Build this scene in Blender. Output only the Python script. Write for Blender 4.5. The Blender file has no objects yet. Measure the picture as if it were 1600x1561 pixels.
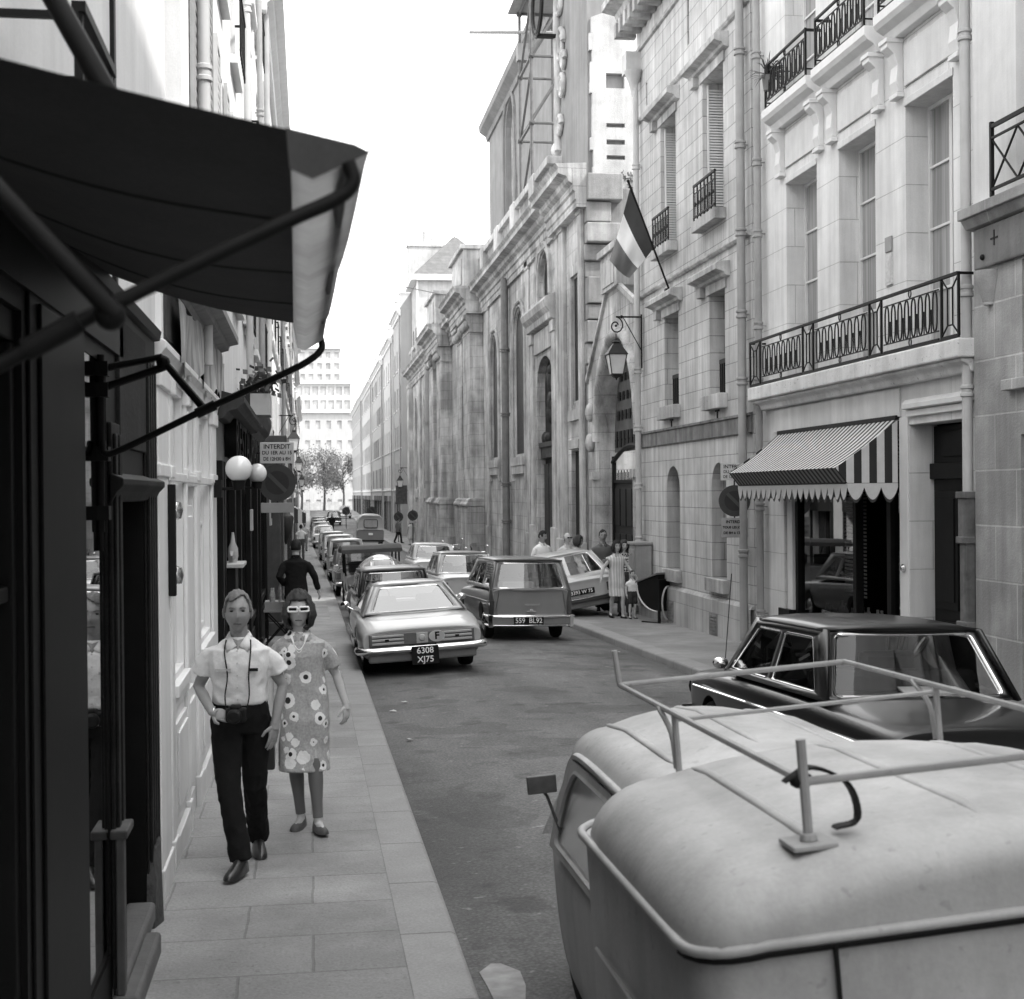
import bpy, bmesh, math, random
from mathutils import Vector, Matrix
from mathutils.geometry import tessellate_polygon
random.seed(7)
PI = math.pi; R = math.radians
V = Vector
sc = bpy.context.scene
COL = sc.collection

# ------------------------------------------------------------------ materials
MATS = {}
class NT:
    def __init__(s, name):
        s.m = bpy.data.materials.new(name); s.m.use_nodes = True
        s.t = s.m.node_tree; s.n = s.t.nodes; s.l = s.t.links
        s.b = s.n['Principled BSDF']; s.tc = None
    def new(s, k, **kw):
        n = s.n.new(k)
        for a, v in kw.items(): setattr(n, a, v)
        return n
    def co(s):
        if s.tc is None: s.tc = s.new('ShaderNodeTexCoord')
        return s.tc.outputs['Object']
    def math(s, op, a, b=None, c=None, clamp=False):
        n = s.new('ShaderNodeMath', operation=op); n.use_clamp = clamp
        for i, v in enumerate((a, b, c)):
            if v is None: continue
            if isinstance(v, (int, float)): n.inputs[i].default_value = v
            else: s.l.new(v, n.inputs[i])
        return n.outputs[0]
    def map(s, v, a, b, c, d):
        n = s.new('ShaderNodeMapRange'); s.l.new(v, n.inputs[0])
        for i, x in enumerate((a, b, c, d)): n.inputs[i + 1].default_value = x
        return n.outputs[0]
    def noise(s, scale, detail=4, stretch=None, rough=.6, off=0):
        n = s.new('ShaderNodeTexNoise'); n.inputs['Scale'].default_value = scale
        n.inputs['Detail'].default_value = detail; n.inputs['Roughness'].default_value = rough
        if stretch or off:
            mp = s.new('ShaderNodeMapping'); s.l.new(s.co(), mp.inputs[0])
            mp.inputs['Scale'].default_value = stretch or (1, 1, 1); mp.inputs['Location'].default_value = (off, off * .7, off * 1.3)
            s.l.new(mp.outputs[0], n.inputs['Vector'])
        else: s.l.new(s.co(), n.inputs['Vector'])
        return n.outputs['Fac']
    def sep(s):
        n = s.new('ShaderNodeSeparateXYZ'); s.l.new(s.co(), n.inputs[0]); return n.outputs
    def comb(s, a, b, c=0):
        n = s.new('ShaderNodeCombineXYZ')
        for i, v in enumerate((a, b, c)):
            if isinstance(v, (int, float)): n.inputs[i].default_value = v
            else: s.l.new(v, n.inputs[i])
        return n.outputs[0]

def mat(name, base, rough=.7, metal=0, var=.12, scale=4, streak=0, fine=0, brick=None, bump=0, spec=.5, coat=0,
        dirt=None, flat=False, emit=0, speck=0, patch=0, vscale=None):
    """grey procedural surface: blotchy noise, vertical weather streaks, grain, block joints, grime near a height"""
    if name in MATS: return MATS[name]
    t = NT(name); val = t.math('ADD', base, 0.0)
    if var:
        n = t.noise(scale, 5); val = t.math('MULTIPLY', val, t.map(n, .25, .75, 1 - var, 1 + var))
    if streak:
        n = t.noise(1.0, 5, stretch=(5, 5, .35)); val = t.math('MULTIPLY', val, t.map(n, .3, .72, 1 + streak * .4, 1 - streak))
    if patch:
        n = t.noise(.7, 5, off=3.1); val = t.math('MULTIPLY', val, t.map(n, .42, .6, 1 - patch, 1 + patch * .5))
    if fine:
        n = t.noise(70, 3); val = t.math('MULTIPLY', val, t.map(n, .3, .7, 1 - fine, 1 + fine))
    if speck:
        n = t.noise(23, 2, off=1.7); val = t.math('MULTIPLY', val, t.map(n, .66, .72, 1, 1 - speck))
    jf = None
    if brick:
        s = t.sep(); bt = t.new('ShaderNodeTexBrick')
        if flat: vec = t.comb(s[0], s[1])
        else: vec = t.comb(t.math('ADD', s[0], s[1]), s[2])
        if brick.get('wob'):
            wn = t.noise(3, 2); wn2 = t.map(wn, 0, 1, -brick['wob'], brick['wob'])
            add = t.new('ShaderNodeVectorMath', operation='ADD'); t.l.new(vec, add.inputs[0]); t.l.new(t.comb(wn2, wn2), add.inputs[1]); vec = add.outputs[0]
        t.l.new(vec, bt.inputs['Vector'])
        a = brick.get('tone', .12); j = brick.get('joint', .55)
        bt.inputs['Color1'].default_value = (1 - a,) * 3 + (1,); bt.inputs['Color2'].default_value = (1 + a * .6,) * 3 + (1,)
        bt.inputs['Mortar'].default_value = (j,) * 3 + (1,)
        bt.inputs['Scale'].default_value = 1; bt.inputs['Mortar Size'].default_value = brick.get('m', .012)
        bt.inputs['Mortar Smooth'].default_value = .3
        bt.inputs['Brick Width'].default_value = brick['w']; bt.inputs['Row Height'].default_value = brick['h']
        bt.offset = brick.get('off', .5)
        val = t.math('MULTIPLY', val, bt.outputs['Color']); jf = bt.outputs['Fac']
    if dirt:
        z0, z1, k = dirt; s = t.sep(); n = t.noise(2.2, 4)
        zz = t.math('ADD', s[2], t.map(n, 0, 1, -(z1 - z0) * .6, (z1 - z0) * .6))
        val = t.math('MULTIPLY', val, t.map(zz, z0, z1, k, 1))
    t.l.new(val, t.b.inputs['Base Color'])
    t.b.inputs['Roughness'].default_value = rough; t.b.inputs['Metallic'].default_value = metal
    t.b.inputs['Specular IOR Level'].default_value = spec if coat or metal or spec > .5 else (.12 if base < .06 else .3)
    if coat: t.b.inputs['Coat Weight'].default_value = coat; t.b.inputs['Coat Roughness'].default_value = .06
    if emit: t.l.new(val, t.b.inputs['Emission Color']); t.b.inputs['Emission Strength'].default_value = emit
    if bump or jf is not None:
        bp = t.new('ShaderNodeBump'); bp.inputs['Distance'].default_value = .02
        n = t.noise(vscale or 35, 4)
        h = t.math('MULTIPLY', n, bump)
        if jf is not None: h = t.math('SUBTRACT', h, t.math('MULTIPLY', jf, .5))
        t.l.new(h, bp.inputs['Height']); bp.inputs['Strength'].default_value = .7
        t.l.new(bp.outputs[0], t.b.inputs['Normal'])
    MATS[name] = t.m; return t.m

def glass(name='clear_glass', tint=.75, refl=.5, rough=.01, k=1.6):
    if name in MATS: return MATS[name]
    t = NT(name); t.n.remove(t.b)
    tr = t.new('ShaderNodeBsdfTransparent'); tr.inputs[0].default_value = (tint,) * 3 + (1,)
    gl = t.new('ShaderNodeBsdfGlossy'); gl.inputs['Roughness'].default_value = rough
    fr = t.new('ShaderNodeFresnel'); fr.inputs[0].default_value = 1.5
    mx = t.new('ShaderNodeMixShader')
    f = t.math('MULTIPLY_ADD', fr.outputs[0], k, refl * .1, clamp=True)
    t.l.new(f, mx.inputs[0]); t.l.new(tr.outputs[0], mx.inputs[1]); t.l.new(gl.outputs[0], mx.inputs[2])
    t.l.new(mx.outputs[0], t.n['Material Output'].inputs[0]); MATS[name] = t.m; return t.m

def stripes(name, a, b, period, axis=0, rough=.8, duty=.5, thin=0):
    if name in MATS: return MATS[name]
    t = NT(name); s = t.sep()
    v = t.math('FRACT', t.math('DIVIDE', s[axis], period)); m = t.math('GREATER_THAN', v, duty)
    val = t.map(m, 0, 1, a, b); n = t.noise(6); val = t.math('MULTIPLY', val, t.map(n, .2, .8, .88, 1.08))
    t.l.new(val, t.b.inputs['Base Color']); t.b.inputs['Roughness'].default_value = rough
    MATS[name] = t.m; return t.m

# ------------------------------------------------------------------ mesh builder
def crv(pts, n=6):
    "Catmull-Rom through points"
    P = [V(p) for p in pts]; P = [P[0] * 2 - P[1]] + P + [P[-1] * 2 - P[-2]]; out = []
    for i in range(1, len(P) - 2):
        for k in range(n):
            t = k / n; a, b, c, d = P[i - 1:i + 3]
            out.append(.5 * ((2 * b) + (c - a) * t + (2 * a - 5 * b + 4 * c - d) * t * t + (3 * b - a - 3 * c + d) * t ** 3))
    return out + [P[-2]]

class MB:
    def __init__(s): s.v = []; s.f = []
    def add(s, vs, fs):
        o = len(s.v); s.v += [tuple(v) for v in vs]; s.f += [tuple(i + o for i in f) for f in fs]; return s
    def box(s, x0, x1, y0, y1, z0, z1):
        if x0 > x1: x0, x1 = x1, x0
        if y0 > y1: y0, y1 = y1, y0
        if z0 > z1: z0, z1 = z1, z0
        return s.add([(x0, y0, z0), (x1, y0, z0), (x1, y1, z0), (x0, y1, z0), (x0, y0, z1), (x1, y0, z1), (x1, y1, z1), (x0, y1, z1)],
                     [(0, 3, 2, 1), (4, 5, 6, 7), (0, 1, 5, 4), (1, 2, 6, 5), (2, 3, 7, 6), (3, 0, 4, 7)])
    def quad(s, *p): return s.add(p, [tuple(range(len(p)))])
    def poly(s, loops, fn):
        "filled 2-D polygon with holes mapped through fn(a,b)->3-D"
        ls = [[V((p[0], p[1], 0)) for p in l] for l in loops]
        tri = tessellate_polygon(ls); flat = [p for l in loops for p in l]
        return s.add([fn(p[0], p[1]) for p in flat], [t for t in tri])
    def prism(s, loop, fn, d0, d1, caps=True):
        "2-D loop extruded between fn(a,b,d0) and fn(a,b,d1)"
        n = len(loop); ring0 = [fn(a, b, d0) for a, b in loop]; ring1 = [fn(a, b, d1) for a, b in loop]
        s.add(ring0 + ring1, [(i, (i + 1) % n, (i + 1) % n + n, i + n) for i in range(n)])
        if caps:
            tri = tessellate_polygon([[V((a, b, 0)) for a, b in loop]])
            s.add(ring0, [t for t in tri]); s.add(ring1, [t[::-1] for t in tri])
        return s
    def loft(s, rings, cap=True, close=False):
        n = len(rings[0]); o = len(s.v)
        for r in rings: s.v += [tuple(p) for p in r]
        m = len(rings)
        for i in range(m if close else m - 1):
            j = (i + 1) % m
            for k in range(n):
                l = (k + 1) % n; s.f.append((o + i * n + k, o + i * n + l, o + j * n + l, o + j * n + k))
        if cap and not close:
            s.f.append(tuple(o + k for k in range(n))[::-1]); s.f.append(tuple(o + (m - 1) * n + k for k in range(n)))
        return s
    def tube(s, pts, r, n=8, close=False, cap=True, flat=None):
        P = [V(p) for p in pts]; m = len(P); rs = r if isinstance(r, (list, tuple)) else [r] * m
        rings = []; up = None
        for i in range(m):
            if close: d = P[(i + 1) % m] - P[i - 1]
            else: d = P[min(i + 1, m - 1)] - P[max(i - 1, 0)]
            d.normalize()
            if up is None: up = V((0, 0, 1)) if abs(d.z) < .9 else V((0, 1, 0))
            a = up - d * up.dot(d)
            if a.length < 1e-4: a = d.orthogonal()
            a.normalize(); b = d.cross(a); up = a
            k = flat or 1
            rings.append([P[i] + a * (math.cos(2 * PI * j / n) * rs[i]) + b * (math.sin(2 * PI * j / n) * rs[i] * k) for j in range(n)])
        return s.loft(rings, cap=cap, close=close)
    def lathe(s, prof, c=(0, 0, 0), n=20, axis='z', cap=True):
        rings = []
        for r, h in prof:
            ring = []
            for k in range(n):
                a = 2 * PI * k / n; x, y = r * math.cos(a), r * math.sin(a)
                p = {'z': (x, y, h), 'y': (x, h, y), 'x': (h, x, y)}[axis]
                ring.append((c[0] + p[0], c[1] + p[1], c[2] + p[2]))
            rings.append(ring)
        return s.loft(rings, cap=cap)
    def ball(s, c, r, n=16, m=10, fn=None):
        if isinstance(r, (int, float)): r = (r, r, r)
        rings = []
        for i in range(m + 1):
            ph = -PI / 2 + PI * (i + .02 * (i == 0) - .02 * (i == m)) / m
            ring = []
            for k in range(n):
                a = 2 * PI * k / n; p = V((math.cos(ph) * math.cos(a), math.cos(ph) * math.sin(a), math.sin(ph)))
                q = fn(p) if fn else V((p.x * r[0], p.y * r[1], p.z * r[2]))
                ring.append(V(c) + q)
            rings.append(ring)
        return s.loft(rings)
    def xf(s, M):
        s.v = [tuple(M @ V(v)) for v in s.v]; return s
    def merge(s, o, M=None):
        return s.add([M @ V(v) for v in o.v] if M else o.v, o.f)
    def mesh(s, name):
        me = bpy.data.meshes.new(name); me.from_pydata(s.v, [], s.f); me.update(); return me
    def build(s, name, m, parent=None, bevel=0, smooth=0, sub=0, solid=0, label=None, loc=None, rot=None, fix=True, stuff=False):
        me = s.mesh(name)
        bm = bmesh.new(); bm.from_mesh(me)
        if sub: bmesh.ops.remove_doubles(bm, verts=bm.verts, dist=1e-5)
        if fix: bmesh.ops.recalc_face_normals(bm, faces=bm.faces)
        bm.to_mesh(me); bm.free()
        o = bpy.data.objects.new(name, me); COL.objects.link(o)
        for q in (m if isinstance(m, (list, tuple)) else [m]): me.materials.append(q)
        if smooth or sub:
            me.polygons.foreach_set('use_smooth', [True] * len(me.polygons)); me.update()
            if not sub: me.set_sharp_from_angle(angle=R(smooth if smooth > 1 else 40))
        if bevel:
            b = o.modifiers.new('bevel', 'BEVEL'); b.width = bevel; b.segments = 2; b.limit_method = 'ANGLE'; b.angle_limit = R(40)
        if solid:
            b = o.modifiers.new('solid', 'SOLIDIFY'); b.thickness = solid; b.offset = 0
        if sub:
            b = o.modifiers.new('sub', 'SUBSURF'); b.levels = sub; b.render_levels = sub
        if parent: o.parent = parent
        if loc: o.location = loc
        if rot: o.rotation_euler = rot
        if label: o['label'] = label
        if stuff: o['kind'] = 'stuff'
        return o

def thing(name, label, cat, loc=(0, 0, 0), rot=0, group=None):
    o = bpy.data.objects.new(name, None); COL.objects.link(o); o.empty_display_size = .1
    o.location = loc; o.rotation_euler = rot if isinstance(rot, (tuple, list)) else (0, 0, rot)
    o['label'] = label; o['category'] = cat
    if group: o['group'] = group
    return o
def tag(o, label, cat, group=None):
    o['label'] = label; o['category'] = cat
    if group: o['group'] = group
    return o
def copy_tree(o, parent=None):
    c = o.copy(); COL.objects.link(c); c.parent = parent
    for ch in list(o.children): copy_tree(ch, c)
    return c
def text(s, size, m, parent, loc, rot=(R(90), 0, 0), name='lettering', ext=.002, align='CENTER', sx=1.0, bold=0.0, label=None):
    cu = bpy.data.curves.new(name, 'FONT'); cu.body = s; cu.size = size; cu.extrude = ext; cu.align_x = align; cu.align_y = 'CENTER'; cu.offset = bold
    t = bpy.data.objects.new('tmp', cu); COL.objects.link(t)
    bpy.context.view_layer.update()
    me = bpy.data.meshes.new_from_object(t.evaluated_get(bpy.context.evaluated_depsgraph_get()))
    bpy.data.objects.remove(t); bpy.data.curves.remove(cu)
    me.materials.clear(); me.materials.append(m)
    o = bpy.data.objects.new(name, me); COL.objects.link(o); o.parent = parent; o.location = loc; o.rotation_euler = rot; o.scale = (sx, 1, 1)
    if label: o['label'] = label
    return o
def struct(o): o['kind'] = 'structure'; return o

def rect(u0, u1, z0, z1): return [(u0, z0), (u1, z0), (u1, z1), (u0, z1)]
def arch(u0, u1, z0, zs, rise, n=10, pointed=False):
    c = (u0 + u1) / 2; h = (u1 - u0) / 2; P = [(u0, z0), (u1, z0)]
    if pointed:
        for i in range(n + 1):
            t = i / n; P.append((u1 - h * (1 - math.cos(t * PI / 2)) ** 1.0, zs + rise * math.sin(t * PI / 2)))
        for i in range(n - 1, -1, -1):
            t = i / n; P.append((u0 + h * (1 - math.cos(t * PI / 2)), zs + rise * math.sin(t * PI / 2)))
    else:
        for i in range(n + 1):
            a = PI * i / n; P.append((c + h * math.cos(a), zs + rise * math.sin(a)))
    return P
def rrect(x0, x1, y0, y1, r, n=4):
    P = []
    for cx, cy, a0 in ((x1 - r, y0 + r, -90), (x1 - r, y1 - r, 0), (x0 + r, y1 - r, 90), (x0 + r, y0 + r, 180)):
        for i in range(n + 1):
            a = R(a0 + 90 * i / n); P.append((cx + r * math.cos(a), cy + r * math.sin(a)))
    return P
def facade(mb, outline, holes, depth, y=0.0):
    mb.poly([outline] + holes, lambda a, b: (a, y, b))
    for h in holes: mb.prism(h, lambda a, b, d: (a, d, b), y, y + (depth if not isinstance(depth, dict) else depth.get(id(h), .2)), caps=False)
    return mb
def strip(mb, u0, u1, prof, ends=True):
    "moulding: profile [(y,z)] extruded along u"
    r0 = [(u0, y, z) for y, z in prof]; r1 = [(u1, y, z) for y, z in prof]
    return mb.loft([r0, r1], cap=ends)
def cornice_prof(z, h, p, back=.02):
    return [(back, z), (-p * .25, z), (-p * .3, z + h * .3), (-p * .55, z + h * .45), (-p * .6, z + h * .6), (-p, z + h * .7), (-p, z + h * .92), (-p * .9, z + h), (back, z + h)]

# ------------------------------------------------------------------ palette
M_PLAST = mat('pale_plaster', .72, .85, var=.1, scale=1.6, streak=.16, fine=.05, bump=.15, patch=.08)
M_PLAST2 = mat('bright_plaster', .78, .85, var=.07, scale=1.3, streak=.12, fine=.04, bump=.12, patch=.06)
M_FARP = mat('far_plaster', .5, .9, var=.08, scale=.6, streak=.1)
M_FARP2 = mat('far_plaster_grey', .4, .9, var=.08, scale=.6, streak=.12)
M_ASH = mat('limewashed_blocks', .76, .85, var=.1, scale=1.2, streak=.2, fine=.05, bump=.2, patch=.08, brick=dict(w=2.4, h=.62, m=.006, joint=.62, tone=.03, off=.37))
M_BRK = mat('small_ashlar', .55, .85, var=.18, scale=1.1, streak=.34, fine=.06, bump=.25, patch=.1, brick=dict(w=.66, h=.325, m=.008, joint=.5, tone=.07))
M_BRKB = mat('plinth_ashlar', .46, .85, var=.16, scale=1.1, streak=.3, fine=.06, bump=.2, patch=.1, brick=dict(w=1.3, h=.7, m=.006, joint=.6, tone=.05))
M_CH = mat('church_stone', .5, .9, var=.22, scale=.9, streak=.46, fine=.12, bump=.6, patch=.32, speck=.3, brick=dict(w=1.15, h=.48, m=.009, joint=.62, tone=.09))
M_CHD = mat('weathered_stone', .30, .9, var=.3, scale=1.5, streak=.3, fine=.12, bump=.8, patch=.2, speck=.25)
M_CHL = mat('pale_cut_stone', .5, .9, var=.2, scale=1.3, streak=.42, fine=.1, bump=.5, patch=.26, speck=.25)
M_NAVE = mat('high_wall_stone', .24, .9, var=.15, scale=.8, streak=.2, fine=.06, bump=.25, patch=.1)
M_CHW = mat('white_stone', .46, .9, var=.2, scale=1.6, fine=.1, bump=.8, patch=.12, speck=.2, streak=.2)
M_GRST = mat('grey_stone', .4, .9, var=.25, scale=1.4, streak=.25, fine=.1, bump=.5, patch=.2, brick=dict(w=.95, h=.62, m=.012, joint=1.35, tone=.12))
M_TRIM = mat('painted_trim', .74, .6, var=.06, scale=3, streak=.08, fine=.02)
M_WOODW = mat('white_gloss_wood', .84, .42, var=.05, scale=3, streak=.1, speck=.05, dirt=(0, .5, .75))
M_DARKW = mat('black_painted_wood', .009, .5, var=.3, scale=5, streak=.3, speck=.3)
M_BROWNW = mat('dark_old_wood', .02, .6, var=.5, scale=4, streak=.6, fine=.2, bump=.4)
M_IRON = mat('black_iron', .014, .5, var=.2, scale=12, metal=0)
M_PIPE = mat('grey_zinc_pipe', .34, .55, var=.15, scale=2.5, streak=.25)
M_PIPEL = mat('painted_pipe', .5, .6, var=.12, scale=2.5, streak=.2)
M_SLATE = mat('slate_roof', .13, .7, var=.15, scale=3, brick=dict(w=.4, h=.25, m=.01, joint=.7))
M_ZINC = mat('zinc_roof', .36, .5, var=.12, scale=1)
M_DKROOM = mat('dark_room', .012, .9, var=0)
M_DGLASS = mat('dark_window_glass', .03, .06, var=.3, scale=1.2, spec=.8)
M_LEAD = mat('leaded_glass', .018, .4, var=.3, scale=6, spec=.3, brick=dict(w=.16, h=.16, m=.012, joint=.4, tone=.35, off=0))
M_CURT = None
def _curtain():
    t = NT('net_curtain_behind_glass'); s = t.sep(); n = t.noise(1.0, 3, stretch=(14, 14, .4))
    val = t.map(n, .3, .7, .16, .42); t.l.new(val, t.b.inputs['Base Color']); t.b.inputs['Roughness'].default_value = .5
    t.b.inputs['Coat Weight'].default_value = 1; t.b.inputs['Coat Roughness'].default_value = .02; return t.m
M_CURT = _curtain()
M_GLASS = glass('clear_glass', .8, .6)
M_GLASSD = glass('shop_glass', .6, .9)
M_CHROME = mat('chrome', .78, .12, metal=1, var=.06, scale=9)
M_RUB = mat('tyre_rubber', .018, .75, var=.2, scale=20)
M_BLACK = mat('matt_black', .012, .6, var=0)
M_WHITE = mat('white_enamel', .8, .3, var=.03)
M_WHT = mat('white_letter', .85, .5, var=0)
M_CANV = mat('dark_canvas', .065, .9, var=.15, scale=3, fine=.1)

# ------------------------------------------------------------------ ground
PROF = [(-60, .3), (-10, .15), (0, 0), (45, -.945), (95, -1.25), (140, -1.2), (210, -.4), (2000, -.4)]
def zr(y):
    for (a, za), (b, zb) in zip(PROF, PROF[1:]):
        if y <= b: return za + (zb - za) * (y - a) / (b - a)
    return -.4
def kl(y): return .75 if y < 45 else max(.15, .75 - (y - 45) * .011)      # left kerb line
KR = 5.5; WL = -.88; WR = 7.5; KH = .12
M_ROAD = mat('worn_asphalt', .085, .8, var=.16, scale=1.3, fine=.3, speck=.3, patch=.16, bump=.6, flat=True, vscale=55)
def _road():
    t = NT('worn_road_asphalt'); s = t.sep()
    a = t.noise(1.4, 6); b = t.noise(60, 3); c = t.noise(.45, 4, stretch=(1.6, .35, 1), off=4)
    v = t.math('MULTIPLY', t.map(a, .3, .7, .095, .15), t.map(b, .3, .7, .66, 1.36))
    v = t.math('MULTIPLY', v, t.map(c, .35, .65, .62, 1.34))
    sp = t.noise(9, 2, off=9); v = t.math('ADD', v, t.math('MULTIPLY', t.map(sp, .66, .76, 0, 1), .12)); pt = t.noise(.9, 2, off=33); v = t.math('MULTIPLY', v, t.map(pt, .56, .575, 1, .74)); oil = t.noise(2.3, 3, off=21); v = t.math('MULTIPLY', v, t.map(oil, .58, .68, 1, .55)); vo = t.new('ShaderNodeTexVoronoi'); vo.inputs['Scale'].default_value = 38; t.l.new(t.co(), vo.inputs['Vector']); v = t.math('MULTIPLY', v, t.map(vo.outputs['Distance'], .1, .7, 1.25, .75))
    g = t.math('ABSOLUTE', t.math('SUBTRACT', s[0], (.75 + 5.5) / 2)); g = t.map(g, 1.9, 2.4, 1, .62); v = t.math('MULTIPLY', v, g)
    t.l.new(v, t.b.inputs['Base Color']); t.b.inputs['Roughness'].default_value = .72
    bp = t.new('ShaderNodeBump'); bp.inputs['Strength'].default_value = .5; bp.inputs['Distance'].default_value = .01
    t.l.new(t.noise(90, 3), bp.inputs['Height']); t.l.new(bp.outputs[0], t.b.inputs['Normal']); return t.m
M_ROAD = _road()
M_PAVE = mat('pavement_slabs', .27, .75, var=.16, scale=1.5, fine=.16, patch=.2, speck=.25, bump=.3, flat=True, brick=dict(w=.82, h=.62, m=.008, joint=.72, tone=.09, wob=.012, off=.43))
M_PAVER = mat('worn_grey_pavement', .24, .8, var=.14, scale=1.2, fine=.16, patch=.22, speck=.2, bump=.3, flat=True)
M_KERB = mat('granite_kerb', .26, .75, var=.12, scale=3, fine=.14, flat=True, bump=.2, brick=dict(w=40, h=1.05, m=.01, joint=.6, tone=.08, off=0))
M_GND = mat('distant_ground', .2, .9, var=.1, scale=.2)
ys = [-40, -20, -10, -5] + [i * 2.5 for i in range(0, 40)] + [100 + 10 * i for i in range(15)]
def sheet(name, m, fx, dz=0.0, crown=0.0, nx=1, ylist=ys):
    mb = MB(); n = nx + 1; vs = []; fs = []
    for y in ylist:
        a, b = fx(y)
        for i in range(n):
            t = i / nx; vs.append((a + (b - a) * t, y, zr(y) + dz + crown * (1 - (2 * t - 1) ** 2)))
    for j in range(len(ylist) - 1):
        for i in range(nx): fs.append((j * n + i, j * n + i + 1, (j + 1) * n + i + 1, (j + 1) * n + i))
    mb.add(vs, fs); return mb
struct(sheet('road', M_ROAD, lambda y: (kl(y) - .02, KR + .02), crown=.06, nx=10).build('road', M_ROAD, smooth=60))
def pave(name, fx, m):
    mb = sheet(name, m, fx, KH, nx=2); mb.build and None
    return struct(mb.build(name, m, smooth=60))
pave('left_pavement', lambda y: (-1.4, kl(y) - .3), M_PAVE)
pave('right_pavement', lambda y: (KR + .3, 9.6), M_PAVER)
def kerb(name, fx, side):
    mb = MB(); rings = []
    for y in ys:
        x = fx(y); z = zr(y) + KH + .004
        p = [(0, -.3), (0, -.035), (.01, -.012), (.035, 0), (.3, .0), (.3, -.3)]
        rings.append([(x + side * a, y, z + b) for a, b in p])
    mb.loft(rings); return struct(mb.build(name, M_KERB, smooth=50))
kerb('left_kerb', kl, -1); kerb('right_kerb', lambda y: KR, 1)
mb = MB(); gy = [-60, -10, 0, 45, 95, 140, 210, 1500]
mb.add([(x, y, zr(y) - .06) for y in gy for x in (-900, 900)], [(2 * i, 2 * i + 1, 2 * i + 3, 2 * i + 2) for i in range(len(gy) - 1)])
struct(mb.build('ground', M_GND))

# ------------------------------------------------------------------ shared facade pieces
def root_right(name, label, Yfar, X=WR, cat='building', group=None): return thing(name, label, cat, (X, Yfar, 0), -PI / 2, group)
def root_left(name, label, Ynear, X=WL, cat='building', group=None): return thing(name, label, cat, (X, Ynear, 0), PI / 2, group)
def window(parent, u0, u1, z0, z1, y, nx=2, nz=3, frame=None, pane=None, w=.055, arched=None, label=None, bars=.03):
    mb = MB(); g = .004
    if arched is None:
        mb.box(u0 + g, u0 + w, y, y + .06, z0 + g, z1 - g); mb.box(u1 - w, u1 - g, y, y + .06, z0 + g, z1 - g)
        mb.box(u0 + w, u1 - w, y + .002, y + .058, z0 + g, z0 + w * 1.2); mb.box(u0 + w, u1 - w, y + .002, y + .058, z1 - w, z1 - g)
        for i in range(1, nx):
            c = u0 + (u1 - u0) * i / nx; b = w if (nx == 2) else bars; mb.box(c - b * .7, c + b * .7, y - .01, y + .05, z0 + w, z1 - w)
        for k in range(1, nz):
            c = z0 + (z1 - z0) * k / nz; mb.box(u0 + w, u1 - w, y + .006, y + .05, c - bars * .5, c + bars * .5)
        f = mb.build('window', frame or M_TRIM, parent, label=label)
        p = MB(); p.quad((u0, y + .035, z0), (u1, y + .035, z0), (u1, y + .035, z1), (u0, y + .035, z1)); p.build('pane', pane or M_CURT, f)
    else:
        loop = arched
        c = (sum(p[0] for p in loop) / len(loop), sum(p[1] for p in loop) / len(loop))
        inner = [(c[0] + (a - c[0]) * .9, c[1] + (b - c[1]) * .97) for a, b in loop]
        mb.poly([loop, inner], lambda a, b: (a, y, b)); mb.prism(inner, lambda a, b, d: (a, d, b), y, y + .05, caps=False)
        f = mb.build('window', frame or M_TRIM, parent, label=label)
        p = MB(); p.poly([loop], lambda a, b: (a, y + .04, b)); p.build('pane', pane or M_LEAD, f)
    return f
def pipe(parent, u, z0, z1, r=.055, y=-.1, m=None, collars=(), name='downpipe', label=None):
    mb = MB(); mb.tube([(u, y, z0), (u, y, z1)], r, 12)
    for c in collars: mb.lathe([(r * 1.02, c - .07), (r * 1.35, c - .06), (r * 1.35, c - .03), (r * 1.1, c - .02), (r * 1.1, c + .02), (r * 1.35, c + .03), (r * 1.35, c + .06), (r * 1.02, c + .07)], (u, y, 0), 12); mb.box(u - .012, u + .012, y, .0, c - .01, c + .01)
    return mb.build(name, m or M_PIPE, parent, smooth=35, label=label)
def box_roof(parent, u0, u1, y0, y1, z, h, inset, m, name='roof'):
    mb = MB(); mb.loft([[(u0, y0, z), (u1, y0, z), (u1, y1, z), (u0, y1, z)], [(u0 + inset * .2, y0 + inset, z + h), (u1 - inset * .2, y0 + inset, z + h), (u1 - inset * .2, y1 - inset, z + h), (u0 + inset * .2, y1 - inset, z + h)]])
    return mb.build(name, m, parent)
SKYK, SKYC = 1.2, 16.0
# ================================================================== RIGHT SIDE
def shell(parent, L, H, D, m, holes, depth=.3, z0=-1.6, name='wall', top=True):
    "front wall with openings + side, back walls and a lid, as one mesh"
    mb = MB(); facade(mb, rect(0, L, z0, H), holes, depth)
    mb.quad((0, 0, z0), (0, D, z0), (0, D, H), (0, 0, H)); mb.quad((L, 0, z0), (L, 0, H), (L, D, H), (L, D, z0))
    mb.quad((0, D, z0), (L, D, z0), (L, D, H), (0, D, H))
    if top: mb.quad((0, 0, H), (L, 0, H), (L, D, H), (0, D, H))
    return mb.build(name, m, parent, fix=False)

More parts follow.
